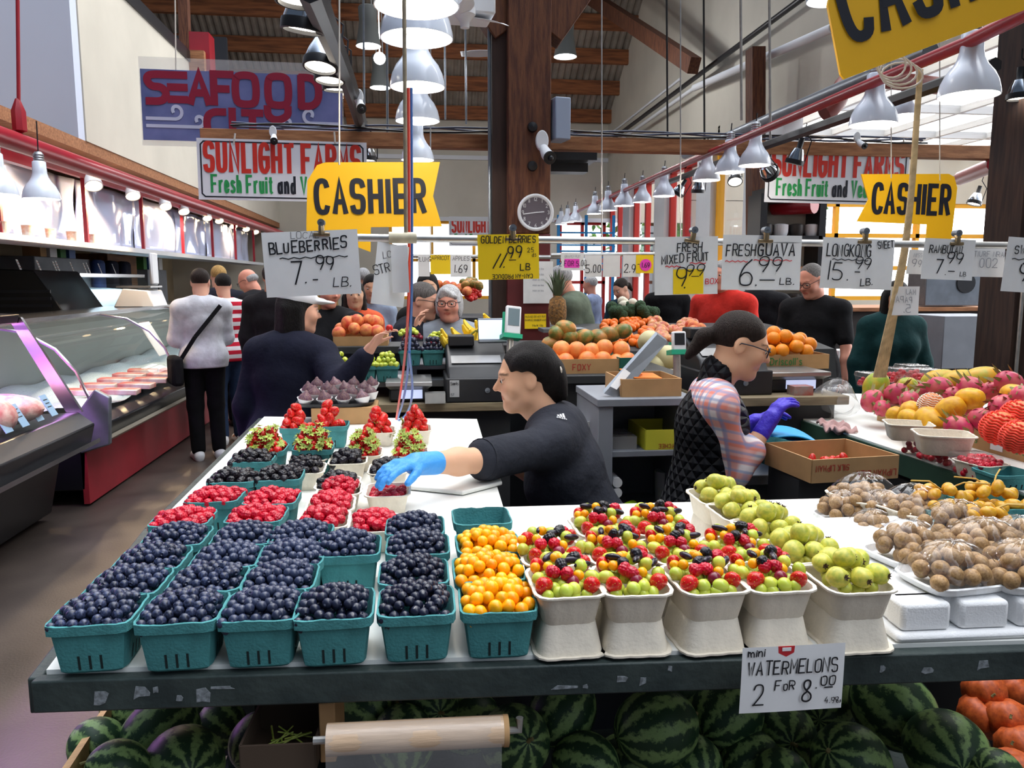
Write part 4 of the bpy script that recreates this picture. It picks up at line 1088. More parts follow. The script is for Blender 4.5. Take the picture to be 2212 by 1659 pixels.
# ------------------------------------------------------------------ smooth bodies: blended solids turned into one surface
def surf(prims, res, k=0.02, cut=None, clip=None):
    lo, hi = np.full(3, 1e9), np.full(3, -1e9)
    def bounds(p):
        if p[0] == 'c':
            a, b = np.array(p[1]), np.array(p[2]); r = max(p[3], p[4])
            return np.minimum(a, b) - r, np.maximum(a, b) + r
        c = np.array(p[1]); r = max(p[2]) if p[3] is not None else np.array(p[2])
        return c - r, c + r
    for p in prims:
        if p[0] == '-': continue
        l, h = bounds(p); lo = np.minimum(lo, l); hi = np.maximum(hi, h)
    pad = 3 * res + k
    lo -= pad; hi += pad
    n = np.ceil((hi - lo) / res).astype(int) + 1
    D = np.full(n, 1.0, np.float32)
    ax = [lo[i] + res * np.arange(n[i]) for i in range(3)]
    def ev(p, X, Y, Z):
        if p[0] == 'c':
            a, b = np.array(p[1], np.float32), np.array(p[2], np.float32)
            d = b - a; L2 = float(d @ d) + 1e-9
            t = np.clip(((X - a[0]) * d[0] + (Y - a[1]) * d[1] + (Z - a[2]) * d[2]) / L2, 0, 1)
            q = np.sqrt((X - a[0] - t * d[0]) ** 2 + (Y - a[1] - t * d[1]) ** 2 + (Z - a[2] - t * d[2]) ** 2)
            return q - (p[3] + (p[4] - p[3]) * t)
        c, r = p[1], p[2]
        x, y, z = X - c[0], Y - c[1], Z - c[2]
        if p[3] is not None:
            M = p[3]
            x, y, z = M[0][0] * x + M[1][0] * y + M[2][0] * z, M[0][1] * x + M[1][1] * y + M[2][1] * z, M[0][2] * x + M[1][2] * y + M[2][2] * z
        q = np.sqrt((x / r[0]) ** 2 + (y / r[1]) ** 2 + (z / r[2]) ** 2)
        g = np.sqrt((x / r[0] ** 2) ** 2 + (y / r[1] ** 2) ** 2 + (z / r[2] ** 2) ** 2) + 1e-6
        return q * (q - 1) / g
    for p in prims:
        neg = p[0] == '-'
        if neg: p = p[1]
        kk = p[-1] if ((p[0] == 'c' and len(p) > 5) or (p[0] == 'e' and len(p) > 4)) else k
        l, h = bounds(p)
        i0 = np.maximum(np.floor((l - pad - kk - lo) / res).astype(int), 0); i1 = np.minimum(np.ceil((h + pad + kk - lo) / res).astype(int) + 1, n)
        if (i1 <= i0).any(): continue
        X, Y, Z = np.meshgrid(*[ax[i][i0[i]:i1[i]].astype(np.float32) for i in range(3)], indexing='ij', sparse=True)
        d = ev(p, X, Y, Z)
        s = tuple(slice(i0[i], i1[i]) for i in range(3))
        o = D[s]
        if neg:
            hq = np.clip(.5 - .5 * (o + d) / kk, 0, 1); D[s] = o * (1 - hq) - d * hq + kk * hq * (1 - hq)
        else:
            hq = np.clip(.5 + .5 * (d - o) / kk, 0, 1); D[s] = o * hq + d * (1 - hq) - kk * hq * (1 - hq)
            far = o > .9
            D[s][far] = np.broadcast_to(d, o.shape)[far]
    if clip is not None:
        X, Y, Z = np.meshgrid(*[a.astype(np.float32) for a in ax], indexing='ij', sparse=True)
        for (pt, nn) in clip:
            D = np.maximum(D, (X - pt[0]) * nn[0] + (Y - pt[1]) * nn[1] + (Z - pt[2]) * nn[2])
    ins = D < 0
    cnt = np.zeros(tuple(n - 1), np.int8)
    for a in (0, 1):
        for b in (0, 1):
            for c in (0, 1): cnt += ins[a:n[0] - 1 + a, b:n[1] - 1 + b, c:n[2] - 1 + c]
    act = (cnt > 0) & (cnt < 8)
    idx = np.argwhere(act)
    if not len(idx): return np.zeros((0, 3)), []
    num = np.full(act.shape, -1, np.int64); num[act] = np.arange(len(idx))
    P = np.zeros((len(idx), 3)); W = np.zeros(len(idx))
    corners = [(a, b, c) for a in (0, 1) for b in (0, 1) for c in (0, 1)]
    val = {q: D[idx[:, 0] + q[0], idx[:, 1] + q[1], idx[:, 2] + q[2]] for q in corners}
    for q in corners:
        for axx in range(3):
            if q[axx]: continue
            w = list(q); w[axx] = 1; w = tuple(w)
            a, b = val[q], val[w]; m = (a < 0) != (b < 0)
            t = a[m] / (a[m] - b[m])
            e = np.tile(np.array(q, float), (m.sum(), 1)); e[:, axx] += t
            P[m] += e; W[m] += 1
    P = (P / W[:, None] + idx) * res + lo
    quads = []
    for axx in range(3):
        u, v = (axx + 1) % 3, (axx + 2) % 3
        s0 = [slice(None)] * 3; s1 = [slice(None)] * 3
        s0[axx] = slice(0, n[axx] - 1); s1[axx] = slice(1, n[axx])
        a, b = ins[tuple(s0)], ins[tuple(s1)]
        for flip, m in ((False, a & ~b), (True, ~a & b)):
            e = np.argwhere(m)
            ok = (e[:, u] > 0) & (e[:, v] > 0) & (e[:, u] < n[u] - 1) & (e[:, v] < n[v] - 1); e = e[ok]
            if not len(e): continue
            g = []
            for du, dv in ((0, 0), (1, 0), (1, 1), (0, 1)):
                q = e.copy(); q[:, u] -= du; q[:, v] -= dv
                g.append(num[q[:, 0], q[:, 1], q[:, 2]])
            g = np.stack(g, 1)
            quads.append(g if not flip else g[:, ::-1])
    return P, np.concatenate(quads)
def biggest(P, Q):
    if not len(Q): return P, Q
    lab = np.arange(len(P))
    while True:
        m = lab[Q].min(1); new = lab.copy()
        for i in range(4): np.minimum.at(new, Q[:, i], m)
        new = new[new]
        if (new == lab).all(): break
        lab = new
    n = np.bincount(lab[Q[:, 0]]); keep = lab == n.argmax()
    ren = np.cumsum(keep) - 1
    return P[keep], ren[Q[keep[Q[:, 0]]]]
def surf_mesh(name, prims, res, m, k=0.02, clip=None, relax=2, colour=None):
    P, Q = surf(prims, res, k, None, clip)
    if not len(Q):
        print('EMPTY', name); Q = np.zeros((0, 4), int)
    P, Q = biggest(P, Q)
    # light relaxation so the grid does not show
    for _ in range(relax):
        acc = np.zeros_like(P); c = np.zeros(len(P))
        for i in range(4):
            a, b = Q[:, i], Q[:, (i + 1) % 4]
            np.add.at(acc, a, P[b]); np.add.at(acc, b, P[a]); np.add.at(c, a, 1); np.add.at(c, b, 1)
        P = P * .5 + .5 * acc / np.maximum(c, 1)[:, None]
    me = bpy.data.meshes.new(name)
    me.vertices.add(len(P)); me.vertices.foreach_set('co', P.astype(np.float32).ravel())
    me.loops.add(Q.size); me.loops.foreach_set('vertex_index', Q.ravel().astype(np.int32))
    me.polygons.add(len(Q)); me.polygons.foreach_set('loop_start', np.arange(0, Q.size, 4, dtype=np.int32)); me.polygons.foreach_set('loop_total', np.full(len(Q), 4, np.int32))
    me.polygons.foreach_set('use_smooth', np.ones(len(Q), bool))
    me.materials.append(m)
    if colour is not None:
        at_ = me.color_attributes.new('tint', 'FLOAT_COLOR', 'POINT')
        C4 = np.ones((len(P), 4), np.float32); C4[:, :3] = colour(P); at_.data.foreach_set('color', C4.ravel())
    me.update(); me.validate()
    return me
def skin_mat(name, tone):
    if name in MATS: return MATS[name]
    m = mat(name, tone, .5, spec=.35, sss=.08)
    nt = m.node_tree; b = nt.nodes['Principled BSDF']
    a = nt.nodes.new('ShaderNodeVertexColor'); a.layer_name = 'tint'
    mx = nt.nodes.new('ShaderNodeMix'); mx.data_type = 'RGBA'; mx.blend_type = 'MULTIPLY'; mx.inputs[0].default_value = 1
    mx.inputs[6].default_value = (*tone, 1)
    nt.links.new(a.outputs['Color'], mx.inputs[7]); nt.links.new(mx.outputs[2], b.inputs['Base Color'])
    return m
def cloth(name, col, col2=None, vs=14, bump=.5, rough=.9, bscale=11):
    return mat(name, col, rough, var=.12 if not col2 else 0, col2=col2, vscale=vs, bump=bump, bscale=bscale, spec=.2)
M_eye = mat('eye_white', S(206, 196, 188), .25)
M_iris = mat('eye_dark', S(36, 24, 20), .1)
V3 = lambda *a: Vector(a)
def hand_prims(w, d, n, s, curls, L=1.0, spread=.12, thumb=.6):
    d, n, s = Vector(d).normalized(), Vector(n).normalized(), Vector(s).normalized()
    n = (n - d * n.dot(d)).normalized(); s = d.cross(n) * (1 if d.cross(n).dot(s) > 0 else -1)
    P = []
    lens = [(.044, .026, .021), (.048, .030, .022), (.044, .028, .021), (.034, .021, .018)]
    for i in range(4):
        off = (1.5 - i) * .019 * L
        base = w + d * (.018 * L) + s * off * .75
        kn = w + d * ((.088 - .004 * abs(i - 1)) * L) + s * off
        P.append(('c', base, kn, .0125 * L, .0105 * L, .012))
        dd = (d + s * (1.5 - i) * spread).normalized(); q = kn
        for j, l in enumerate(lens[i]):
            ang = curls[i] * (1.0 if j else .8)
            dd = (dd * math.cos(ang) + n * math.sin(ang)).normalized() if True else dd
            e = q + dd * l * L
            P.append(('c', q, e, (.0088 - .0008 * j) * L, (.0082 - .0009 * j) * L, .004))
            q = e
    b = w + d * .028 * L + s * .018 * L
    td = (d * .75 + s * thumb + n * .35).normalized()
    k1 = b + td * .042 * L
    P.append(('c', b, k1, .0145 * L, .0105 * L, .010))
    td = (td + d * .35 + n * .2 - s * .2).normalized(); k2 = k1 + td * .032 * L
    P.append(('c', k1, k2, .0102 * L, .0092 * L, .004))
    td = (td + d * .2 + n * .25).normalized()
    P.append(('c', k2, k2 + td * .024 * L, .0092 * L, .0078 * L, .004))
    return P
def head_frame(yaw, pitch, roll=0.0):
    return Euler((pitch, roll, yaw), 'XYZ').to_matrix()
def head_prims(c, Rm, k, fem=True, old=False, full=0.0, lid=.006):
    def p(x, y, z): return c + Rm @ (V3(x, y, z) * k)
    def cap(a, b, ra, rb, kk=.012): return ('c', p(*a), p(*b), ra * k, rb * k, kk * k)
    def ell(q, r, kk=.02): return ('e', p(*q), [v * k for v in r], [list(row) for row in Rm], kk * k)
    j = 1.0 if fem else 1.08
    P = [ell((0, .012, .030), (.074, .093, .083)), ell((0, -.022, -.030), (.062 * j + full, .068, .082), .03), cap((0, -.064, -.094), (0, -.068, -.096), .020 * j, .018 * j, .03),
         cap((-.044 * j, -.008, -.072), (-.012, -.062, -.098), .017 * j, .014 * j, .03), cap((.044 * j, -.008, -.072), (.012, -.062, -.098), .017 * j, .014 * j, .03),
         ell((-.036, -.060, -.030), (.024 + full, .024, .022), .03), ell((.036, -.060, -.030), (.024 + full, .024, .022), .03),
         cap((-.032, -.079, .021), (.032, -.079, .021), .010, .010, .02),
         cap((0, -.084, .010), (0, -.109, -.026), .0075, .0112, .010), cap((-.013, -.094, -.031), (.013, -.094, -.031), .0075, .0075, .008),
         cap((-.016, -.083, -.056), (.016, -.083, -.056), .0080, .0080, .007), cap((-.013, -.083, -.067), (.013, -.083, -.067), .0082, .0082, .005)]
    for sx in (-1, 1):
        P.append(('-', ell((sx * .031, -.094, .002), (.015, .012, .010), .014)))
        P.append(ell((sx * .031, -.0775, .001), (.0128, .0128, .0118), .004))
        P.append(('c', p(sx * .044, -.078, lid), p(sx * .020, -.084, lid - .001), .0042 * k, .0042 * k, .003 * k))
        P.append(ell((sx * .076, .012, -.008), (.008, .021, .031), .01))
        P.append(('-', ell((sx * .085, .006, -.004), (.006, .010, .017), .006)))
    P.append(('-', cap((-.02, -.091, -.0612), (.02, -.091, -.0612), .0016, .0016, .003)))
    return P
def face_tint(c, Rm, k, lip=(.72, .42, .42), brow=(.22, .18, .16), browz=.026, blush=.92, eyes=True, lipz=-.061):
    Ri = np.array(Rm.transposed())
    cc = np.array(c)
    def col(P):
        q = ((P - cc) @ Ri.T) / k
        out = np.ones((len(P), 3), np.float32)
        def mixin(w, tint):
            w = np.clip(w, 0, 1)[:, None]; out[:] = out * (1 - w) + out * np.array(tint, np.float32) * w
        x, y, z = q[:, 0], q[:, 1], q[:, 2]
        front = y < -.05
        lw = 1 - np.maximum(np.abs(x) / .024, np.abs(z - lipz) / (.0115 * (1 - .4 * np.minimum(np.abs(x) / .024, 1)) + 1e-4))
        mixin(np.where(front & (y < -.07), lw * 5, 0), lip)
        bz = browz - 6 * (np.abs(np.abs(x) - .034)) ** 2 * 2
        bw = 1 - np.maximum(np.abs(np.abs(x) - .033) / .021, np.abs(z - bz) / .0034)
        mixin(np.where(front, bw * 4, 0), brow)
        ck = np.exp(-(((np.abs(x) - .042) / .02) ** 2 + ((z + .03) / .02) ** 2))
        mixin(np.where(front, ck * .6, 0), (1.0, .82, .80))
        nz = np.exp(-((x / .016) ** 2 + ((z + .028) / .014) ** 2)); mixin(np.where(y < -.09, nz * .5, 0), (1, .82, .8))
        if eyes:
            lid = 1 - np.maximum(np.abs(np.abs(x) - .032) / .0155, np.abs(z - .0065) / .0026); mixin(np.where(front & (y < -.07), lid * 4, 0), (.25, .2, .2))
        return out
    return col
def glasses(parent, c, Rm, k, m, w=.026, h=.019, thick=.0022, z=.002):
    def p(x, y, zz): return c + Rm @ (V3(x, y, zz) * k)
    mb = MB()
    for sx in (-1, 1):
        pts = []
        for i in range(25):
            a = 2 * math.pi * i / 24; q = (abs(math.cos(a)) ** 3 + abs(math.sin(a)) ** 3) ** (-1 / 3)
            pts.append(p(sx * .033 + w * math.cos(a) * q, -.104 + .012 * abs(sx * .033 + w * math.cos(a)) / .06, z + h * math.sin(a) * q))
        mb.tube(pts, thick * k, 6)
        mb.tube([p(sx * (.033 + w), -.090, z + .006), p(sx * .080, -.03, z + .008), p(sx * .081, .012, z + .004), p(sx * .080, .022, z - .012)], thick * k * .9, 6)
    mb.tube([p(-.009, -.106, z + .004), p(0, -.109, z + .006), p(.009, -.106, z + .004)], thick * k, 6)
    o = mb.build('glasses', m, parent, angle=180)
    g = MB()
    for sx in (-1, 1):
        g.add([p(sx * .033 + w * .95 * math.cos(a), -.1035, z + h * .95 * math.sin(a)) for a in [2 * math.pi * i / 16 for i in range(16)]], [tuple(range(16))])
    g.build('lens', film('spectacle_lens', op=.01), o, fix=False)
    return o
def hair_prims(c, Rm, k, style, vol=1.0):
    def p(x, y, z): return c + Rm @ (V3(x, y, z) * k)
    def cap(a, b, ra, rb, kk=.02): return ('c', p(*a), p(*b), ra * k, rb * k, kk * k)
    def ell(q, r, kk=.02): return ('e', p(*q), [v * k for v in r], [list(row) for row in Rm], kk * k)
    v = vol
    P = [ell((0, .018, .037), (.0800 * v, .0985 * v, .086 * v))]
    cuts = [('-', ell((0, -.090, -.040), (.068, .060, .090), .02))]
    if style == 'short':
        cuts.append(('-', ell((0, .0, -.085), (.12, .13, .075), .01)))
    elif style == 'cropped':
        P = [ell((0, .02, .034), (.0775, .0955, .084))]
        cuts = [('-', ell((0, -.09, -.03), (.075, .05, .085), .015)), ('-', ell((0, .0, -.085), (.12, .13, .072), .01))]
    elif style == 'bald':
        P = [ell((0, .03, .0), (.0775, .088, .055))]
        cuts = [('-', ell((0, -.06, -.01), (.09, .07, .12), .01)), ('-', ell((0, 0, .11), (.12, .14, .075), .01)), ('-', ell((0, .0, -.095), (.12, .13, .07), .01))]
    elif style == 'bob':
        P += [ell((-.066, .015, -.02), (.026 * v, .062, .075)), ell((.066, .015, -.02), (.026 * v, .062, .075)), ell((0, .075, -.025), (.066, .034, .07)), cap((-.02, -.075, .085), (.055, -.072, .045), .016, .014), cap((-.02, -.075, .085), (-.052, -.07, .048), .015, .014)]
        cuts = [('-', ell((0, -.098, -.045), (.058, .056, .085), .015))]
    elif style == 'long':
        P += [cap((-.062, .02, .0), (-.075, .01, -.2), .03, .034), cap((.062, .02, .0), (.075, .01, -.2), .03, .034), cap((0, .07, 0), (0, .065, -.22), .05, .05), cap((-.045, .07, 0), (-.05, .06, -.2), .04, .04), cap((.045, .07, 0), (.05, .06, -.2), .04, .04)]
    elif style == 'updo':
        P = [ell((0, .024, .040), (.082, .101, .086)), ell((-.062, .0, .04), (.022, .05, .05)), ell((.062, .0, .04), (.022, .05, .05)), ell((0, .085, .0), (.066, .052, .070)), ell((0, .112, -.03), (.046, .036, .062)), cap((.02, .112, .02), (.03, .125, -.085), .024, .015), cap((-.02, .105, .0), (-.015, .115, -.10), .022, .012), cap((0, .07, -.05), (0, .08, -.085), .05, .03)]
        cuts = [('-', ell((0, -.104, -.014), (.078, .070, .098), .012)), ('-', ell((0, -.045, -.075), (.12, .075, .075), .01)), ('-', ell((-.08, -.042, -.012), (.03, .034, .055), .012)), ('-', ell((.08, -.042, -.012), (.03, .034, .055), .012)), ('-', ell((-.078, -.002, -.012), (.02, .034, .042), .008)), ('-', ell((.078, -.002, -.012), (.02, .034, .042), .008))]
    elif style == 'ponytail':
        P = [ell((0, .018, .034), (.0785, .097, .086)), cap((0, .095, .01), (0, .135, -.02), .026, .028), cap((0, .135, -.02), (.0, .165, -.105), .03, .014), cap((0, .13, -.01), (.01, .155, -.08), .022, .018)]
        cuts = [('-', ell((0, -.10, -.03), (.073, .062, .094), .012)), ('-', ell((0, -.02, -.085), (.12, .07, .07), .01)), ('-', ell((-.078, .002, -.012), (.02, .030, .042), .008)), ('-', ell((.078, .002, -.012), (.02, .030, .042), .008))]
    for sx in (-1, 1):
        if style in ('short', 'cropped', 'bald'): cuts.append(('-', ell((sx * .082, .005, -.012), (.022, .030, .040), .008)))
    return P + cuts
SKIN = {'asian': S(222, 172, 140), 'fair': S(224, 170, 146), 'tan': S(196, 140, 108), 'pink': S(226, 158, 136)}
HAIR = {'black': S(20, 17, 18), 'dark': S(40, 30, 26), 'grey': S(176, 176, 178), 'silver': S(206, 206, 208), 'blond': S(186, 150, 92), 'brown': S(70, 48, 34), 'saltpepper': S(110, 106, 104)}
def ik(a, t, l1, l2, hint):
    a, t = Vector(a), Vector(t); d = t - a; L = min(d.length, (l1 + l2) * .995); d.normalize()
    x = (l1 * l1 - l2 * l2 + L * L) / (2 * L); h = math.sqrt(max(l1 * l1 - x * x, 0))
    hn = Vector(hint); hn = (hn - d * hn.dot(d)).normalized()
    return a + d * x + hn * h, a + d * L
def person(label, loc, rz, H=1.68, fem=True, skin='asian', hair=('short', 'black'), lean=0.0, side=0.0, turn=0.0, yaw=0.0, pitch=0.0, roll=0.0, hands=None, wide=1.0, belly=0.0, top=None, sleeve=1.0, topname='shirt', cuff=.012, bottom=None, botname='trousers', shoes=None, specs=None,
           res=.011, hres=None, lips=None, legs=True, curl=(.35, .4, .45, .5), drop=0.0, handn=None, loose=.014, length=0.0, group=None, glove=None, old=False, full=0.0, collar=0.0, hint=None, hat=None, long_res=None, stance=.09, legres=None, thumbs=None, handR=True, handL=True, headk=1.0, gloves_lr=None, fwd=(0, 0), topcol=None, topdetail=None, wrinkle=0):
    s = H / 1.70; wd = wide
    V = lambda x, y, z: Vector((x * s, y * s, z * s))
    hipz = .93 - drop
    pel = V(0, 0, hipz)
    Tm = Matrix.Rotation(turn, 3, 'Z') @ Matrix.Rotation(side, 3, 'Y') @ Matrix.Rotation(lean, 3, 'X')
    B = lambda x, y, z: pel + Tm @ V(x, y, z)        # torso space, origin at pelvis
    sh = .160 * wd * (1.0 if fem else 1.14)
    neck0, neck1 = B(0, .012, .49), B(0, -.012, .575)
    Rh = Matrix.Rotation(yaw + turn, 3, 'Z') @ Matrix.Rotation(roll, 3, 'Y') @ Matrix.Rotation(pitch, 3, 'X')
    hk = s * headk * (1.0 if fem else 1.03)
    hc = neck1 + Rh @ (V3(0, -.022, .098) * hk) + Vector((fwd[0], fwd[1], 0))
    torso = [('e', B(0, .005, .0), [.165 * s * wd, .115 * s * (1 + belly * .4), .13 * s], None), ('c', B(-.055 * wd, 0, .03), B(.055 * wd, 0, .03), .115 * s, .115 * s),
             ('e', B(0, -.01 - .02 * belly, .15), [(.137 + .02 * belly) * s * wd, (.100 + .06 * belly) * s, .15 * s], [list(r) for r in Tm]), ('e', B(0, .0, .33), [.158 * s * wd, .110 * s, .16 * s], [list(r) for r in Tm]), ('c', B(-sh * .72, .012, .44), B(sh * .72, .012, .44), .062 * s, .062 * s, .05), ('c', B(-.05, .02, .46), B(.05, .02, .46), .075 * s, .075 * s)]
    if fem: torso += [('e', B(x * .07 * wd, -.075, .30), [.062 * s, .055 * s, .06 * s], None, .03) for x in (-1, 1)]
    neck = [('c', neck0, neck1, .060 * s * (1 if fem else 1.12), .052 * s * (1 if fem else 1.15), .03), ('c', neck1, hc + Rh @ (V3(0, .03, -.03) * hk), .054 * s, .052 * s, .03)]
    skinP = list(torso[:4]) + neck + head_prims(hc, Rh, hk, fem, old, full, .0025 if pitch > .12 else .006)
    topP, gl = [], []
    tin = loose
    for q in torso:
        topP.append(('c', q[1], q[2], q[3] + tin, q[4] + tin, .04) if q[0] == 'c' else ('e', q[1], [v + tin for v in q[2]], q[3], .04))
    if length:
        topP.append(('c', B(-.06 * wd, .0, -.02), pel + V(-.07 * wd, .0, -length), (.115 + tin) * s, (.115 + tin) * s, .05)); topP.append(('c', B(.06 * wd, .0, -.02), pel + V(.07 * wd, .0, -length), (.115 + tin) * s, (.115 + tin) * s, .05))
    if not length: topP.append(('c', pel + V(-.055 * wd, .004, -.02), pel + V(-.055 * wd, .004, -.12), (.112 + tin) * s, (.112 + tin) * s, .05)); topP.append(('c', pel + V(.055 * wd, .004, -.02), pel + V(.055 * wd, .004, -.12), (.112 + tin) * s, (.112 + tin) * s, .05))
    if collar: topP.append(('c', B(0, .014, .47), B(0, .0, .53 + collar), .070 * s, (.062 + .3 * collar) * s, .02))
    arms = []
    hands = hands or (None, None)
    for i, sx in enumerate((1, -1)):                 # left hand is at +X when facing -Y
        S0 = B(sx * sh, .01, .445)
        t = hands[i]
        T0 = Vector(t) if t is not None else pel + V(sx * (.24 * wd + .02), -.06, -.10)
        hn = hint[i] if hint and hint[i] else (sx * .35, .8, -.35)
        el, wr = ik(S0, T0, .285 * s, .245 * s, hn)
        skinP += [('c', S0, el, .044 * s, .037 * s, .02), ('c', el, el.lerp(wr, .4), .039 * s, .039 * s, .02), ('c', el.lerp(wr, .4), wr, .039 * s, .026 * s, .02)]
        d = (wr - el).normalized()
        nn = handn[i] if handn and handn[i] else ((-sx, 0, 0) if t is None else (0, 0, -1))
        ts = (thumbs[i] if thumbs and thumbs[i] else ((0, -1, 0) if t is None else (-sx, -.2, .2)))
        if (handL, handR)[i]:
            dd = d if t is None or True else d
            hp = hand_prims(wr - d * .005, dd, nn, ts, curl, s * (.95 if fem else 1.05))
            skinP += hp
            if gloves_lr and gloves_lr[i]: gl.append((hp, wr, d))
        up = sleeve * (.285 + .245) * s
        end = S0.lerp(el, up / (.285 * s)) if up <= .285 * s else el.lerp(wr, (up - .285 * s) / (.245 * s))
        r0 = .053 * s + tin * .6
        topP.append(('c', B(sx * sh * .72, .012, .44), S0, .062 * s + tin * .8, .057 * s + tin * .7, .04))
        if up <= .285 * s: topP.append(('c', S0, end, r0, r0 * .98, .03))
        else:
            topP.append(('c', S0, el, r0, .046 * s + tin, .03)); topP.append(('c', el, end, .046 * s + tin, .034 * s + cuff, .03))
        arms.append((S0, el, wr, d, end))
    legP, bots, shoeP = [], [], []
    if legs:
        for sx in (1, -1):
            hp, kn, an = pel + V(sx * .085 * wd, 0, -.03), V(sx * stance, -.02, .50 - drop * .4), V(sx * stance, .02, .09)
            legP += [('c', hp, kn, .082 * s * wd, .055 * s), ('c', kn, kn.lerp(an, .35), .052 * s, .054 * s), ('c', kn.lerp(an, .35), an, .054 * s, .036 * s), ('c', an, V(sx * stance, -.13, .035), .036 * s, .028 * s)]
            bots += [('c', hp, kn, (.094 * wd) * s + .004, .066 * s + .006, .03), ('c', kn, V(sx * stance, .015, .10), .066 * s + .006, .056 * s + .006, .03)]
            shoeP.append([('c', V(sx * stance, .045, .042), V(sx * (stance + .01), -.145, .036), .042 * s, .034 * s, .02), ('c', V(sx * stance, .04, .05), V(sx * stance, .03, .09), .042 * s, .044 * s, .02), ('c', V(sx * stance, .045, .018), V(sx * (stance + .01), -.15, .018), .04 * s, .036 * s, .01)])
        skinP += legP
        bots += [('e', pel + V(0, .005, .0), [.172 * s * wd, .124 * s * (1 + .3 * belly), .13 * s], None, .03)]
    tone = skin_mat('skin_' + skin, SKIN[skin])
    tint = face_tint(hc, Rh, hk, **({'lip': lips} if lips else {}), brow=tuple(np.clip(np.array(HAIR[hair[1]]) * 2 + .3, 0, .8)))
    body = link('person', surf_mesh('person', skinP, res, tone, .02, colour=tint), None, loc, (0, 0, rz))
    tag(body, label, 'person', group)
    if hres:   # finer surface for the faces seen close to
        body.data = surf_mesh('person', skinP, hres, tone, .02, colour=tint)
    out = {'body': body, 'hc': hc, 'Rh': Rh, 'k': hk, 'B': B, 'arms': arms, 's': s, 'pel': pel}
    hr = hres or res
    mm = cloth('cloth_' + str(abs(hash(str(top))) % 99999) if not isinstance(top, bpy.types.Material) else 'x', top) if not isinstance(top, bpy.types.Material) else top
    if not isinstance(top, bpy.types.Material): mm.name = topname + '_cloth'
    clips = []
    link(topname, surf_mesh(topname, topP + [('-', ('c', neck0 + Tm @ V(0, -.008, .03), neck1 + Tm @ V(0, -.03, .1), .056 * s, .060 * s, .012))] if not collar else topP + [('-', ('c', B(0, -.0, .5), B(0, -.02, .7), .058 * s, .06 * s, .006))], max(res * .8, .006) if not hres else hres * 1.3, mm, .03, clip=[(pel + V(0, 0, -length if length else -.085), (0, 0, -1))]), body)
    if legs:
        bm_ = bottom if isinstance(bottom, bpy.types.Material) else cloth('trousers_%02x%02x%02x' % tuple(int(v * 255) for v in (bottom or (.02, .02, .03))), bottom or (.02, .02, .03))
        link(botname, surf_mesh(botname, bots, legres or max(res, .011), bm_, .03), body)
        for q in shoeP:
            link('shoe', surf_mesh('shoe', q, .010, shoes or mat('dark_shoe', S(30, 28, 30), .5), .02), body)
    if hair:
        hm = mat('hair_' + hair[1], HAIR[hair[1]], .5, var=.35, vscale=60, stretch=(3, 3, .4), bump=.6, bscale=130, spec=.22)
        link('hair', surf_mesh('hair', hair_prims(hc, Rh, hk, hair[0]), hr, hm, .02), body)
    if hair and hair[0] != 'none':
        mb = MB()
        for sx in (-1, 1):
            q = hc + Rh @ (V3(sx * .031, -.0795, .0008) * hk)
            mb.ball(q, .0113 * hk, 10, 8, 0)
            iq = hc + Rh @ (V3(sx * .031, -.0862, -.0005) * hk); mb.ball(iq, .0066 * hk, 8, 6, 1)
        mb.build('eye', [M_eye, M_iris], body, angle=180)
    if specs: glasses(body, hc, Rh, hk, specs)
    if glove:
        for hp, wr, d in gl:
            g = [('c', q[1], q[2], q[3] + .0022, q[4] + .0022, q[5] if len(q) > 5 else .004) for q in hp] + [('c', wr - d * .055 * s, wr + d * .02, .034 * s, .032 * s, .012)]
            link('glove', surf_mesh('glove', g, .0045, glove, .006), body)
    return out
# ------------------------------------------------------------------ the people in the hall
def loc_of(p, rz, q):
    d = Vector(q) - Vector((p[0], p[1], 0))
    return Matrix.Rotation(-rz, 3, 'Z') @ d
def dir_of(rz, v): return Matrix.Rotation(-rz, 3, 'Z') @ Vector(v)
M_bglove = mat('blue_nitrile', S(70, 156, 232), .45, bump=.25, bscale=60, spec=.4, var=.06)
M_vglove = mat('violet_nitrile', S(62, 44, 190), .45, bump=.25, bscale=60, spec=.4, var=.06)
M_sweat = cloth('charcoal_sweater', S(44, 46, 54), bump=.6, bscale=16, vs=8)
M_navy = cloth('navy_sweater', S(26, 28, 44))
M_blackc = cloth('black_cloth', S(24, 24, 27))
M_jean = cloth('blue_jeans', S(64, 84, 116), bump=.2, bscale=40)
M_paper_white = mat('white_print', S(226, 228, 232), .6)
M_gog = mat('black_glasses_frame', S(18, 16, 18), .3)
M_thin = mat('thin_glasses_frame', S(44, 52, 66), .3, .5)
def at_floor(px, Y):
    p = at(px, 700, Y); return (p.x, p.y)
# cashier leaning over the berries
P0, RZ = at(1308, 900, 2.44), -(math.pi / 2 + .30)
hand = on(893, 1004, 1.150)
ca = person('woman in a charcoal sweater with a dark updo leaning over the berries, one blue glove', (P0.x, P0.y, 0), RZ, H=1.60, skin='asian', hair=('updo', 'black'), lean=.42, side=.0, yaw=.28, pitch=.13, headk=.97, full=.006,
            hands=(loc_of(P0, RZ, hand), loc_of(P0, RZ, (P0.x - .28, P0.y + .25, .98))), top=M_sweat, topname='sweater', sleeve=.50, cuff=.018, bottom=S(30, 30, 36), res=.008, hres=.0042, curl=(.30, .50, .55, .5), drop=.15, loose=.020, wide=1.16, belly=.25, collar=.0,
            handn=(dir_of(RZ, (-.15, -.1, -1)), (0, 0, -1)), thumbs=(dir_of(RZ, (-.1, -1, -.3)), (0, -1, 0)), hint=(dir_of(RZ, (.1, .8, -.65)), None), glove=M_bglove, gloves_lr=(True, False), fwd=(0, 0), lips=(.66, .36, .36))
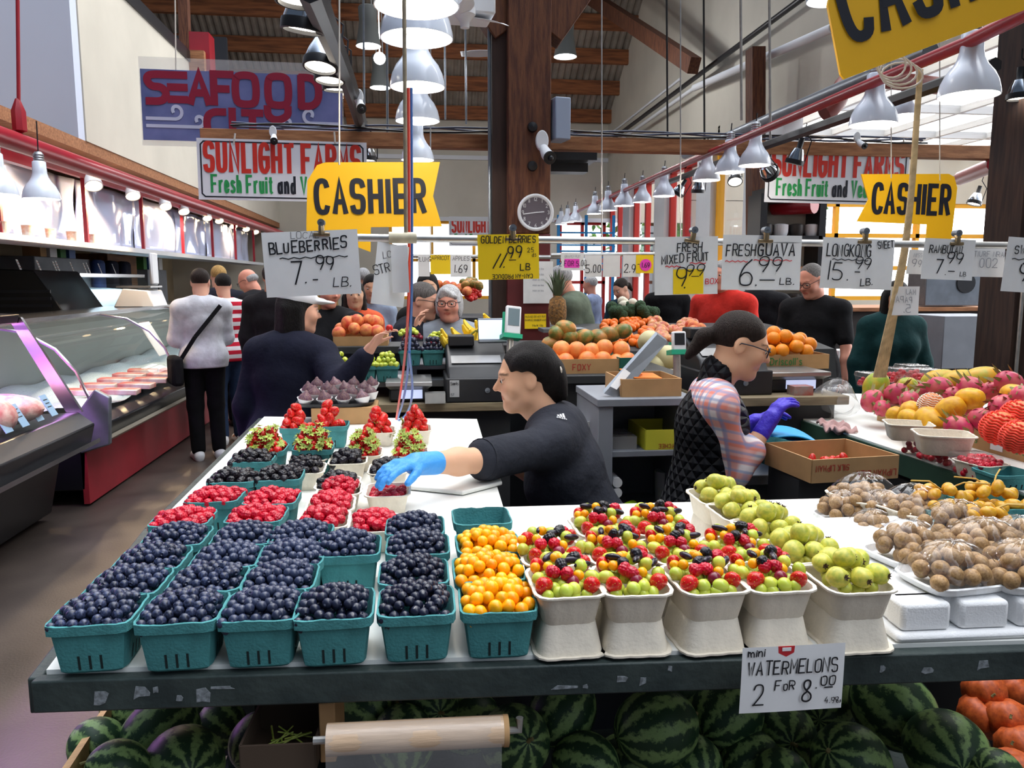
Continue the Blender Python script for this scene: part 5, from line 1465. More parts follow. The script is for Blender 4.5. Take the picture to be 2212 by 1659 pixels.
# rolled cuff, scrunchie and the mark on her shoulder
S0, el, wr, d, end = ca['arms'][0]
mb = MB()
for t, r in ((-.012, .059), (.010, .062), (.032, .060)): mb.tube([end - d * (.036 - t), end - d * (.012 - t)], [r * .98, r], 20)
mb.build('rolled_cuff', M_sweat, ca['body'])
mb = MB(); q = ca['hc'] + ca['Rh'] @ (V3(.035, .118, .012) * ca['k'])
mb.tube([q + ca['Rh'] @ V3(.014 * math.cos(a), .006 * math.cos(a), .014 * math.sin(a)) for a in [i * math.pi / 8 for i in range(17)]], .0032, 8)
mb.build('hair_ring', mat('pale_plastic', S(226, 214, 200), .4), ca['body'])
# three slanted bars and lettering printed on the back of her shoulder
from mathutils.bvhtree import BVHTree
bo = ca['body']; so = [c for c in bo.children if c.name.startswith('sweater')][0].data
Mb = Matrix.Translation((P0.x, P0.y, 0)) @ Matrix.Rotation(RZ, 4, 'Z'); Mi = Mb.inverted()
tree = BVHTree.FromPolygons([v.co for v in so.vertices], [p.vertices for p in so.polygons])
hit, nrm, _i, _d = tree.ray_cast(Mi @ Vector((0, 0, HC)), Mi.to_3x3() @ ray(1212, 902))
if hit:
    Rw = Mb.to_3x3(); ex = (Rw.transposed() @ Vector((1, 0, -.25))); ex = (ex - nrm * ex.dot(nrm)).normalized(); ez = nrm.cross(ex) * -1
    if (Rw @ ez).z < 0: ez = -ez
    t = MB()
    for i in range(3):
        x0, h = -.012 + i * .009, .010 + .008 * i
        t.add([(x0, 0, 0), (x0 + .007, 0, 0), (x0 + .004, 0, h), (x0 - .002, 0, h - .004)], [(0, 1, 2, 3)])
    text(t, 'adidas', 0, -.013, .010, .5, .16, centre=True, y=-.0003, fit=.032)
    t.v = [tuple(hit + nrm * (.003 - v[1]) + ex * v[0] + ez * v[2]) for v in t.v]
    t.build('shoulder_print', M_paper_white, bo, smooth=False, fix=False)
# worker in the quilted vest
P1, RZ1 = at(1512, 900, 2.62), math.pi / 2 - .22
M_plaid = mat('plaid_cotton', S(236, 226, 226), .9, spec=.2)
def plaid(m):
    nt = m.node_tree; N, L = nt.nodes.new, nt.links.new
    b = nt.nodes['Principled BSDF']; tc = N('ShaderNodeTexCoord')
    last = None
    for axis, sc, col, thr in (((1, .55, .1), 62, S(226, 112, 84), .15), ((.15, -.2, 1), 62, S(226, 112, 84), .15), ((1, .55, .1), 124, S(130, 150, 190), .55), ((.15, -.2, 1), 124, S(130, 150, 190), .55)):
        dt = N('ShaderNodeVectorMath'); dt.operation = 'DOT_PRODUCT'; dt.inputs[1].default_value = axis
        mu = N('ShaderNodeMath'); mu.operation = 'MULTIPLY'; mu.inputs[1].default_value = sc * (1.6 if sc > 100 else 1.9)
        si = N('ShaderNodeMath'); si.operation = 'SINE'
        mr = N('ShaderNodeMapRange'); mr.inputs['From Min'].default_value = thr - .25; mr.inputs['From Max'].default_value = thr + .35
        sc_ = N('ShaderNodeMath'); sc_.operation = 'MULTIPLY'; sc_.inputs[1].default_value = .62
        mx = N('ShaderNodeMix'); mx.data_type = 'RGBA'
        if last is None: mx.inputs[6].default_value = (*S(240, 228, 228), 1)
        else: L(last, mx.inputs[6])
        mx.inputs[7].default_value = (*col, 1)
        L(tc.outputs['Object'], dt.inputs[0]); L(dt.outputs['Value'], mu.inputs[0]); L(mu.outputs[0], si.inputs[0]); L(si.outputs[0], mr.inputs['Value']); L(mr.outputs['Result'], sc_.inputs[0]); L(sc_.outputs[0], mx.inputs[0])
        last = mx.outputs[2]
    L(last, b.inputs['Base Color'])
plaid(M_plaid)
h1 = at(1660, 912, 2.55); h2 = at(1622, 915, 2.80)
wk = person('woman in a black quilted vest and plaid shirt with violet gloves packing strawberries', (P1.x, P1.y, 0), RZ1, H=1.52, headk=1.05, skin='asian', hair=('ponytail', 'dark'), lean=.14, yaw=-.05, pitch=.32,
            hands=(loc_of(P1, RZ1, h2), loc_of(P1, RZ1, h1)), top=M_plaid, topname='plaid_shirt', sleeve=.74, cuff=.024, bottom=S(34, 40, 56), res=.008, hres=.0048, curl=(.5, .55, .6, .6), loose=.004, wide=.94, drop=.02,
            handn=(dir_of(RZ1, (0, -.2, -1)), dir_of(RZ1, (.1, 0, -1))), thumbs=(dir_of(RZ1, (0, -1, 0)), dir_of(RZ1, (0, 1, .3))), hint=((.2, .35, -.9), (-.2, .35, -.9)), specs=M_thin, glove=M_vglove, gloves_lr=(True, True), lips=(.7, .45, .42))
B, s = wk['B'], wk['s']
ve = [('e', B(0, .0, .33), [.172 * s, .145 * s, .18 * s], None, .05), ('e', B(0, -.01, .13), [.166 * s, .140 * s, .18 * s], None, .05), ('e', B(0, 0, -.03), [.190 * s, .150 * s, .18 * s], None, .05), ('c', B(-.12, .01, .445), B(.12, .01, .445), .068 * s, .068 * s, .04),
      ('c', B(-.075, .0, -.05), B(-.085, .0, -.17), .125 * s, .13 * s, .05), ('c', B(.075, .0, -.05), B(.085, .0, -.17), .125 * s, .13 * s, .05), ('c', B(0, .012, .45), B(0, .004, .555), .082 * s, .078 * s, .02),
      ('-', ('c', B(0, -.02, .52), B(0, -.03, .70), .064 * s, .075 * s, .006))]
M_quilt = cloth('black_quilt', S(22, 23, 28), bump=.1)
def quilt(m):
    nt = m.node_tree; N, L = nt.nodes.new, nt.links.new; b = nt.nodes['Principled BSDF']; tc = N('ShaderNodeTexCoord')
    fs = []
    for ax in ((24, 24, 26), (24, 24, -26)):
        dt = N('ShaderNodeVectorMath'); dt.operation = 'DOT_PRODUCT'; dt.inputs[1].default_value = tuple(a * 2.4 for a in ax)
        si = N('ShaderNodeMath'); si.operation = 'SINE'; ab = N('ShaderNodeMath'); ab.operation = 'ABSOLUTE'
        L(tc.outputs['Object'], dt.inputs[0]); L(dt.outputs['Value'], si.inputs[0]); L(si.outputs[0], ab.inputs[0]); fs.append(ab)
    mi = N('ShaderNodeMath'); mi.operation = 'MINIMUM'; L(fs[0].outputs[0], mi.inputs[0]); L(fs[1].outputs[0], mi.inputs[1])
    pw = N('ShaderNodeMath'); pw.operation = 'POWER'; pw.inputs[1].default_value = .5; L(mi.outputs[0], pw.inputs[0])
    bp = N('ShaderNodeBump'); bp.inputs['Strength'].default_value = .9; bp.inputs['Distance'].default_value = .02
    L(pw.outputs[0], bp.inputs['Height']); L(bp.outputs['Normal'], b.inputs['Normal']); b.inputs['Roughness'].default_value = .55
quilt(M_quilt)
link('quilted_vest', surf_mesh('quilted_vest', ve, .009, M_quilt, .03), wk['body'])
# navy woman with a white cap reaching across
P2, RZ2 = at(618, 800, 3.75), math.pi - .42
hd = at(800, 752, 3.46)
nv = person('woman in a navy coat and white cap, back turned, reaching for a cherry tomato', (P2.x, P2.y, 0), RZ2, H=1.58, skin='fair', hair=('long', 'black'), lean=.12, yaw=-.75, pitch=.1,
            hands=(None, loc_of(P2, RZ2, hd)), top=M_navy, topname='navy_coat', sleeve=.90, bottom=S(22, 22, 30), length=.28, loose=.032, wide=1.12, res=.011, hres=.0075, hint=(None, (-.6, .5, -.5)), handn=(None, (0, 0, -1)), curl=(.5, .5, .5, .5))
hc, Rh, k = nv['hc'], nv['Rh'], nv['k']
cp = [('e', hc + Rh @ (V3(0, .014, .062) * k), [.084 * k, .102 * k, .068 * k], [list(r) for r in Rh], .01), ('c', hc + Rh @ (V3(-.035, -.105, .052) * k), hc + Rh @ (V3(.035, -.105, .052) * k), .012, .012, .02), ('e', hc + Rh @ (V3(0, -.115, .050) * k), [.066 * k, .070 * k, .010], [list(r) for r in Rh], .02), ('-', ('e', hc + Rh @ (V3(0, .01, -.02) * k), [.11 * k, .095 * k, .06 * k], [list(r) for r in Rh], .01))]
link('cap', surf_mesh('cap', cp, .006, mat('white_cap_cloth', S(220, 222, 230), .8), .01), nv['body'])
# people by the seafood cases
p = at_floor(437, 7.35)
sw = person('man in a light grey sweatshirt and black trousers with a crossbody strap, back turned', (*p, 0), math.pi + .45, H=1.70, fem=False, skin='fair', hair=('short', 'dark'), yaw=-.35, pitch=.12, hands=((.14, -.30, 1.05), (-.14, -.30, 1.05)), top=cloth('grey_sweatshirt', S(196, 198, 206)), topname='sweatshirt', bottom=S(14, 14, 17), shoes=mat('white_shoe', S(226, 228, 232), .5), sleeve=.95, loose=.03, wide=1.02, legres=.012, drop=0)
B, s = sw['B'], sw['s']
mb = MB(); mb.bar(B(-.13, .155, .47), B(.10, .17, .20), .035, .006, up=(0, 1, 0)); mb.bar(B(.10, .17, .20), B(.22, .12, .0), .035, .006, up=(0, 1, 0)); mb.build('bag_strap', M_blackc, sw['body'])
MB().box(B(.25, .02, -.10), (.10, .26, .26)).build('shoulder_bag', M_blackc, sw['body'], bevel=.03)
M_stripe = cloth('red_white_stripes', S(196, 30, 52), bump=.2)
def stripes(m, c1, c2, axis, f):
    nt = m.node_tree; N, L = nt.nodes.new, nt.links.new; b = nt.nodes['Principled BSDF']; tc = N('ShaderNodeTexCoord')
    dt = N('ShaderNodeVectorMath'); dt.operation = 'DOT_PRODUCT'; dt.inputs[1].default_value = tuple(a * f for a in axis)
    si = N('ShaderNodeMath'); si.operation = 'SINE'; gt = N('ShaderNodeMath'); gt.operation = 'GREATER_THAN'; gt.inputs[1].default_value = 0
    mx = N('ShaderNodeMix'); mx.data_type = 'RGBA'; mx.inputs[6].default_value = (*c1, 1); mx.inputs[7].default_value = (*c2, 1)
    L(tc.outputs['Object'], dt.inputs[0]); L(dt.outputs['Value'], si.inputs[0]); L(si.outputs[0], gt.inputs[0]); L(gt.outputs[0], mx.inputs[0]); L(mx.outputs[2], b.inputs['Base Color'])
stripes(M_stripe, S(190, 34, 56), S(226, 222, 226), (0, 0, 1), 80)
person('woman in a red and white striped top beside the man in the sweatshirt', (*at_floor(488, 8.05), 0), math.pi + .6, H=1.67, skin='fair', hair=('short', 'black'), yaw=-.2, pitch=.15, hands=((.12, -.30, 1.1), (-.12, -.3, 1.1)), top=M_stripe, topname='striped_top', bottom=S(40, 56, 84), shoes=mat('white_shoe', S(226, 228, 232), .5), sleeve=.5, legres=.014, loose=.02)
person('grey-haired man in a navy jacket looking down into the seafood case', (*at_floor(478, 9.0), 0), math.pi + .5, H=1.76, fem=False, skin='fair', hair=('short', 'blond'), yaw=-.3, pitch=.25, top=cloth('navy_jacket', S(30, 32, 44)), topname='jacket', bottom=S(30, 30, 36), loose=.03, wide=1.08, res=.014, legres=.016)
person('bald man with glasses in black looking down at the far seafood case', (*at_floor(566, 8.6), 0), -math.pi / 2 - .5, H=1.74, fem=False, skin='pink', hair=('bald', 'grey'), yaw=.2, pitch=.5, lean=.12, top=cloth('black_coat', S(28, 28, 32)), topname='jacket', bottom=S(28, 28, 32), loose=.03, res=.013, specs=M_gog, legres=.016)
person('person in a dark jacket half hidden behind the blueberries sign', (*at_floor(590, 7.2), 0), math.pi - .2, H=1.74, fem=False, skin='tan', hair=('cropped', 'dark'), top=cloth('dark_jacket', S(34, 33, 36)), topname='jacket', bottom=S(24, 24, 28), loose=.03, res=.014, legres=.016)
# behind the far side of the stall
pb = at_floor(702, 5.5)
bl = person('smiling blond woman in a black cardigan and long necklace by the peaches', (*pb, 0), .35, H=1.66, skin='pink', hair=('long', 'blond'), yaw=.35, pitch=.2, hands=(loc_of(pb, .35, at(775, 693, 5.0)), None), top=M_blackc, topname='cardigan', bottom=S(24, 24, 28), sleeve=.7, loose=.03, res=.011, hres=.008, wide=1.05, legres=.016, curl=(.5, .5, .5, .5))
B = bl['B']; mb = MB(); mb.tube([B(.07, -.06, .47), B(.03, -.16, .30), B(0, -.175, .22), B(-.03, -.16, .30), B(-.07, -.06, .47)], .004, 6); mb.ball(B(0, -.178, .20), .016, 8, 6); mb.build('necklace', M_galv, bl['body'])
M_orange = cloth('orange_cardigan', S(222, 96, 62))
oc = person('person in an orange and grey cardigan over a white shirt, head hidden by a sign', (*at_floor(768, 6.4), 0), .1, H=1.60, skin='asian', hair=('long', 'dark'), top=M_orange, topname='cardigan', bottom=S(60, 60, 70), loose=.03, res=.012, legres=.016)
B, s = oc['B'], oc['s']
link('shirt_front', surf_mesh('shirt_front', [('e', B(0, -.07, .26), [.085 * s, .085 * s, .24 * s], None), ('e', B(0, -.07, .05), [.085 * s, .095 * s, .16 * s], None)], .012, cloth('white_tshirt', S(214, 208, 200)), .03), oc['body'])
MB().bar(B(-.05, -.17, .42), B(.02, -.185, .05), .02, .006, up=(0, 1, 0)).build('bag_strap', M_blackc, oc['body'])
person('woman with long black hair and a dotted scarf behind the orange cardigan', (*at_floor(806, 7.4), 0), -.2, H=1.66, skin='asian', hair=('long', 'black'), pitch=.2, yaw=.2, top=cloth('pale_denim', S(150, 164, 186)), topname='jacket', bottom=S(60, 70, 90), res=.013, legres=.016)
person('grey-haired person in dark clothes far behind the strawberry sign', (*at_floor(787, 9.6), 0), math.pi, H=1.74, fem=False, skin='fair', hair=('short', 'grey'), top=M_blackc, topname='jacket', bottom=S(30, 30, 34), res=.015, legres=.018)
pg = at_floor(872, 4.95)
person('woman with thick black glasses and a dark shirt, turned to her neighbour by the grapes', (*pg, 0), math.pi / 2 - .25, H=1.60, skin='fair', hair=('short', 'saltpepper'), lean=.16, yaw=-.1, pitch=.16, hint=(None, (-.1, .1, -1)), hands=(None, loc_of(pg, math.pi / 2 - .25, at(897, 716, 4.58))), top=cloth('ink_shirt', S(30, 32, 42)), topname='shirt', collar=.0, bottom=S(26, 26, 30), specs=M_gog, res=.011, hres=.0065, loose=.03, wide=1.12, legres=.018, curl=(.6, .6, .6, .6), full=.006)
pw = at_floor(972, 4.85)
gw = person('white-haired woman with round glasses in a pale grey wrap jacket, facing the stall', (*pw, 0), -.12, H=1.575, skin='pink', hair=('bob', 'silver'), yaw=-.08, pitch=.05, top=cloth('pale_grey_jacket', S(150, 158, 170), bump=.5), topname='wrap_jacket', collar=.012, bottom=S(60, 60, 70), specs=M_gog, res=.011, hres=.0058, loose=.03, wide=1.14, legres=.018, full=.004)
B = gw['B']; MB().bar(B(.09, -.13, .46), B(-.06, -.20, .15), .035, .02, up=(0, 1, 0)).build('jacket_flap', mat('grey_piping', S(110, 118, 132), .8), gw['body'])
person('dark-haired woman in a black coat glancing over behind the two older women', (*at_floor(925, 5.9), 0), -.15, H=1.66, skin='asian', hair=('long', 'black'), yaw=.15, top=cloth('black_parka', S(30, 30, 30)), topname='coat', bottom=S(24, 24, 28), res=.012, hres=.008, loose=.03, legres=.018)
# right side
pj = at_floor(1262, 6.3)
person('older man in an olive rain jacket bending over the mangoes', (*pj, 0), -math.pi / 2 - .35, H=1.74, fem=False, skin='pink', hair=('short', 'grey'), lean=.22, yaw=.15, pitch=.4, top=cloth('olive_jacket', S(92, 102, 88), bump=.5), topname='rain_jacket', bottom=S(80, 78, 66), loose=.045, wide=1.12, res=.012, hres=.008, specs=M_thin, collar=.0, legres=.016)
person('white-haired person in pale blue far off near the doorway', (*at_floor(1278, 10.5), 0), -2.2, H=1.66, skin='pink', hair=('short', 'silver'), top=cloth('pale_blue_shirt', S(150, 164, 200)), topname='shirt', bottom=S(60, 60, 70), res=.015, legres=.018)
person('woman in a dark teal T-shirt looking down near the doorway', (*at_floor(1348, 8.6), 0), -.6, H=1.64, skin='fair', hair=('ponytail', 'dark'), yaw=-.4, pitch=.45, top=cloth('dark_teal_tshirt', S(28, 54, 70)), topname='tshirt', sleeve=.36, bottom=S(50, 60, 80), res=.012, legres=.018)
person('person in black with a bag, head hidden behind the mixed fruit sign', (*at_floor(1440, 8.9), 0), math.pi - .2, H=1.72, fem=False, skin='fair', hair=('short', 'dark'), top=M_blackc, topname='jacket', bottom=S(110, 140, 180), res=.014, loose=.03, legres=.018)
prj = at_floor(1560, 6.4)
rj = person('man in a bright red jacket, face hidden behind the guava sign', (*prj, 0), -.9, H=1.76, fem=False, skin='pink', hair=('short', 'grey'), top=cloth('red_jacket', S(206, 52, 44), bump=.5), topname='rain_jacket', bottom=S(40, 44, 56), loose=.04, wide=1.14, res=.012, belly=.4, legres=.018)
B, s = rj['B'], rj['s']; MB().ball(B(.20, -.03, .26), (.05 * s, .05 * s, .09 * s), 10, 8).build('navy_patch', M_navy, rj['body'])
person('person in a black zip jacket between the red jacket and the dark shelf', (*at_floor(1640, 7.4), 0), math.pi - .5, H=1.74, fem=False, skin='fair', hair=('short', 'dark'), top=cloth('black_zip', S(22, 22, 26)), topname='jacket', bottom=S(40, 44, 60), loose=.04, res=.013, wide=1.1, legres=.018)
pt_ = at_floor(1758, 5.75)
person('man in a black T-shirt and glasses looking down beside the oranges', (*pt_, 0), -.75, H=1.735, fem=False, skin='pink', hair=('cropped', 'saltpepper'), yaw=-.35, pitch=.42, hands=((.30, -.16, .78), None), top=cloth('black_tshirt', S(30, 30, 33)), topname='tshirt', sleeve=.42, cuff=.03, bottom=S(52, 62, 88), specs=M_gog, loose=.02, wide=1.06, res=.011, hres=.0075, belly=.3, legres=.016)
pr_ = at_floor(1928, 5.2)
tw = person('woman with curly black hair in a dark teal top behind the papayas', (*pr_, 0), -.1, H=1.60, skin='tan', hair=('long', 'black'), pitch=.1, top=cloth('deep_teal_top', S(26, 60, 62)), topname='top', bottom=S(30, 32, 40), loose=.03, res=.012, hres=.009, wide=1.1, legres=.018)
# ------------------------------------------------------------------ signs
M_paper = mat('sign_paper', S(236, 236, 236), .6, var=.03, vscale=18)
M_ypaper = mat('yellow_paper', S(252, 214, 20), .6)
M_ink = mat('black_marker', S(22, 22, 28), .5)
M_redink = mat('red_marker', S(214, 60, 66), .5)
M_pinkp = mat('pink_paper', S(250, 70, 200), .6)
M_clip = mat('clip_brass', S(150, 130, 100), .35, .8)
M_faint = mat('faded_ink', S(150, 152, 160), .6)
def sheet(W, H, wave, seed, skew=0.0, nx=14, nz=10):
    rn = random.Random(seed); a, b, ph = rn.uniform(.5, 1), rn.uniform(.5, 1), rn.uniform(0, 6)
    def bend(x, z): return wave * (math.sin(x / W * 4.2 * a + ph) * .6 + math.sin(z / H * 3.1 * b + ph * 2) * .5 + .8 * (x / W) * (z / H))
    mb = MB(); mb.grid(lambda u, v: ((u - .5) * W + skew * (v - .5) * H, bend((u - .5) * W, (v - .5) * H), (v - .5) * H), nx, nz)
    return mb, bend
def sign(name, label, p, W, H, lines, m=None, rot=0.0, wave=.004, seed=1, cat='price sign', extra=None, clip=None, yawr=0.0, group=None, cy=0.0):
    mb, bend = sheet(W, H, wave, seed)
    root = mb.build(name, m or M_paper, None, p, (0, rot, yawr), angle=180, fix=False)
    tag(root, label, cat, group)
    neg = lambda x, z: -bend(x, z)
    byink = {}
    for ln in lines:
        s, x, z, h, ws, st, ink = ln[:7]; o = ln[7] if len(ln) > 7 else {}
        t = byink.setdefault(ink, MB())
        text(t, s, x * W, z * H, h * H, ws, st, jit=o.get('jit', .08), slant=o.get('slant', .06), bend=neg, y=-.0012, centre=True, rot=o.get('rot', 0), flip=o.get('flip', False), gap=o.get('gap', .25), fit=o['fit'] * W if 'fit' in o else None, rnd=random.Random(seed * 31 + len(s)))
    for ink, t in byink.items():
        if t.n: t.build('lettering', {'k': M_ink, 'r': M_redink, 'f': M_faint, 'w': M_white}[ink], root, smooth=False, fix=False)
    if extra: extra(root, bend, W, H)
    return root
def wavy(t, W, H, x0, x1, z, amp, n, w, bend, y=-.0012):
    ribbon(t, [(W * (x0 + (x1 - x0) * i / (4 * n)), H * z + amp * math.sin(i * math.pi / 2)) for i in range(4 * n + 1)], w, 0, lambda a, b: -bend(a, b), y)
def patch(m, x0, x1, z0, z1):
    def f(root, bend, W, H):
        mb = MB(); mb.grid(lambda u, v: ((x0 + (x1 - x0) * u) * W, bend((x0 + (x1 - x0) * u) * W, (z0 + (z1 - z0) * v) * H) - .0008, (z0 + (z1 - z0) * v) * H), 8, 8)
        mb.build('price_patch', m, root, angle=180, fix=False)
    return f
def under(ink, segs):
    def f(root, bend, W, H):
        t = MB()
        for x0, x1, z, n in segs:
            if n: wavy(t, W, H, x0, x1, z, H * .012, n, H * .016, bend)
            else: ribbon(t, [(x0 * W, z * H), (x1 * W, z * H + .01 * H)], H * .022, 0, lambda a, b: -bend(a, b), -.0012)
        t.build('underline', ink, root, smooth=False, fix=False)
    return f
def many(*fs):
    def f(*a):
        for g in fs: g(*a)
    return f
# the rod over the table with its clips
RY = 1.82
ra, rb = at(568, 511, RY), at(2260, 531, RY)
pipe('sign_rod', 'long aluminium rod over the table carrying the price signs', [ra, rb], .0085, M_galv, 12, 'rod')
pipe('rod_sleeve', 'worn tape sleeve on the rod beside the strawberry sign', [at(840, 513, RY), at(900, 514, RY)], .0125, mat('tape_sleeve', S(206, 196, 170), .5, var=.15, vscale=40), 12, 'sleeve')
def clip(px, py, label, k=1.0, tilt=0.0):
    p = at(px, py, RY)
    o = empty('binder_clip', label, 'clip', (p.x, p.y - .012, p.z), 0, 'binder clips on the rod', (0, tilt, 0)); o.scale = (k,) * 3
    MB().box((0, .0, -.012), (.042, .012, .009)).build('jaw', M_clip, o, bevel=.002)
    MB().tube([(0, -.004, -.012), (0, -.006, .006), (0, .002, .016)], .008, 8).build('arm', M_clip, o)
    mb = MB(); mb.tube([(0, -.012, .018), (0, .012, .018)], .0095, 14); mb.tube([(0, -.0125, .018), (0, -.0125, .0181)], .004, 8); mb.build('spring', M_grey, o)
def ps(name, label, x0, y0, x1, y1, lines, rot=0, dY=-.012, **k):
    p = at((x0 + x1) / 2, (y0 + y1) / 2, RY + dY)
    return sign(name, label, p, size(x1 - x0, p), size(y1 - y0, p), lines, rot=rot, **k)
ps('price_sign', 'white paper sign lettered LOCAL BLUEBERRIES 7.99 LB', 573, 500, 775, 638, [('LOCAL', -.05, .39, .10, .7, .07, 'k'), ('BLUEBERRIES', -.03, .19, .16, .52, .14, 'k', {'jit': .14, 'fit': .80, 'rot': .06}), ('7', -.16, -.30, .36, .45, .07, 'k', {'slant': .0}), ('. -', -.02, -.30, .10, .9, .2, 'k'), ('99', .13, -.10, .20, .62, .10, 'k'), ('LB.', .30, -.38, .14, .7, .10, 'k', {'slant': .2})], rot=-.045, seed=3, extra=under(M_ink, [(-.33, .38, .09, 6)]))
ps('price_sign', 'bright yellow paper sign lettered GOLDEN BERRIES 11.99', 1032, 507, 1165, 603, [('GOLDEN BERRIES', 0, .31, .15, .50, .14, 'k', {'fit': .88}), ('11', -.20, -.24, .34, .5, .08, 'k', {'slant': .25, 'fit': .12}), ('.', -.08, -.24, .2, .5, .12, 'k'), ('99', .10, -.02, .27, .55, .10, 'k'), ('25', .36, .10, .10, .6, .12, 'k'), ('ds', .42, .0, .09, .6, .12, 'k'), ('-', .06, -.2, .3, .7, .06, 'k'), ('LB', .27, -.30, .15, .65, .14, 'k')], m=M_ypaper, rot=-.02, seed=5,
   extra=lambda root, bend, W, H: (lambda t: (text(t, 'CAN-AM PRODUCE', .06 * W, -.39 * H, .09 * H, .62, .17, centre=True, bend=lambda a, b: -bend(a, b), rot=math.pi, fit=.66 * W), t.build('printed_name', M_ink, root, smooth=False, fix=False)))(MB()))
ps('price_sign', 'white paper sign lettered FRESH MIXED FRUIT with yellow 9.99 patch', 1413, 512, 1553, 636, [('FRESH', .04, .24, .15, .55, .12, 'k', {'fit': .38}), ('MIXED FRUIT', -.02, .06, .14, .55, .13, 'k', {'rot': .07, 'fit': .74}), ('9', -.09, -.34, .30, .62, .07, 'k'), ('99', .12, -.17, .20, .75, .09, 'k', {'slant': .2}), ('-', .13, -.27, .2, .8, .06, 'k'), ('.', -.03, -.38, .12, .5, .2, 'k'), ('BOX', .40, -.32, .09, .62, .16, 'r')], rot=-.02, seed=7, extra=many(patch(M_ypaper, -.21, .27, -.49, -.06), under(M_redink, [(-.33, -.1, -.01, 3), (.05, .3, .04, 2)])))
ps('price_sign', 'white paper sign lettered FRESH GUAVA 6.99 LB', 1556, 509, 1736, 626, [('FRESH', -.27, .12, .21, .5, .10, 'k', {'fit': .36}), ('GUAVA', .18, .13, .22, .62, .12, 'k', {'fit': .46}), ('6', -.20, -.42, .44, .58, .06, 'k'), ('.', -.06, -.42, .12, .5, .2, 'k'), ('99', .10, -.16, .28, .75, .08, 'k', {'slant': .15}), ('-', .07, -.50, .4, .9, .05, 'k'), ('LB.', .33, -.40, .12, .8, .13, 'k')], rot=.005, seed=9, extra=under(M_redink, [(-.46, -.18, .02, 4), (-.1, .38, .045, 5)]))
ps('price_sign', 'white paper sign lettered LONGKONG 15.99 LB, SWEET written beside', 1768, 516, 1935, 624, [('LONGKONG', -.14, .14, .23, .5, .10, 'k', {'fit': .60}), ('SWEET', .37, .33, .13, .5, .14, 'k', {'rot': .12, 'fit': .22}), ('15', -.30, -.33, .34, .6, .07, 'k'), ('.', -.13, -.33, .12, .5, .2, 'k'), ('99', .06, -.10, .22, .7, .09, 'k', {'slant': .15}), ('-', .0, -.28, .3, .5, .07, 'k'), ('LB.', .14, -.42, .13, .65, .14, 'k', {'rot': .1})], rot=.03, seed=11, extra=under(M_ink, [(-.36, .13, .07, 5)]))
ps('price_sign', 'small white paper sign lettered RAMBUTAN 7.99 LB', 1990, 517, 2108, 604, [('RAMBUTAN', -.08, .15, .18, .5, .13, 'k', {'fit': .62}), ('7', -.16, -.34, .36, .5, .08, 'k'), ('.', -.04, -.38, .1, .5, .2, 'k'), ('99', .10, -.10, .26, .7, .10, 'k', {'slant': .15}), ('-', .08, -.40, .3, .8, .07, 'k'), ('LB', .30, -.40, .10, .6, .14, 'k')], rot=.035, seed=13)
ps('price_sign', 'white paper sign lettered SWEET, cut off by the right photo edge', 2166, 516, 2290, 632, [('SWEET', -.12, .20, .15, .5, .12, 'k'), ('9', -.15, -.28, .35, .6, .08, 'k'), ('.99', .2, -.1, .25, .6, .08, 'k')], rot=.06, seed=15, extra=under(M_ink, [(-.38, .1, .10, 3)]))
ps('price_sign', 'white strawberry sign hanging twisted, lettered LOCAL STRAWBERRIES', 806, 528, 880, 660, [('STRA', -.18, .03, .14, .5, .10, 'k', {'rot': .4}), ('LOC', -.1, .28, .10, .6, .08, 'k', {'rot': .3})], rot=.14, wave=.008, seed=17, dY=.004, yawr=.3)
ps('paper_note', 'thin pale note hanging in front of the strawberry sign', 846, 530, 882, 632, [], rot=-.03, wave=.006, seed=18, dY=-.016, cat='note')
ps('paper_note', 'reversed price sheet behind the rambutan sign', 2098, 528, 2172, 598, [('TIURF NRAD', .05, .12, .16, .55, .10, 'f'), ('002', 0, -.22, .28, .6, .08, 'f')], rot=.02, seed=19, dY=.03, cat='note')
ps('paper_note', 'small reversed sheet left of the rambutan sign', 1960, 540, 1998, 592, [('99', 0, -.2, .3, .6, .1, 'f'), ('NISS', 0, .2, .15, .5, .1, 'f')], rot=.03, seed=20, dY=.03, cat='note')
pp = at(1954, 650, 2.47)
sign('price_sign', 'white sheet with PAPAYA price showing through in reverse', pp, size(66, pp), size(62, pp), [('MAJ', .2, .22, .18, .55, .1, 'f', {'flip': True}), ('PAPA', -.02, -.05, .2, .55, .1, 'f', {'flip': True}), ('5.', .1, -.40, .26, .6, .09, 'f', {'flip': True})], seed=21, wave=.003)
for px, py, lb, t in [(696, 497, 'binder clip over the blueberries sign', .0), (1106, 508, 'binder clip over the golden berries sign', 0), (1492, 512, 'binder clip over the mixed fruit sign', .15), (1649, 512, 'binder clip over the guava sign', 0), (1861, 514, 'binder clip over the longkong sign', 0), (2059, 518, 'binder clip over the rambutan sign', 0)]: clip(px, py, lb, .85, t)
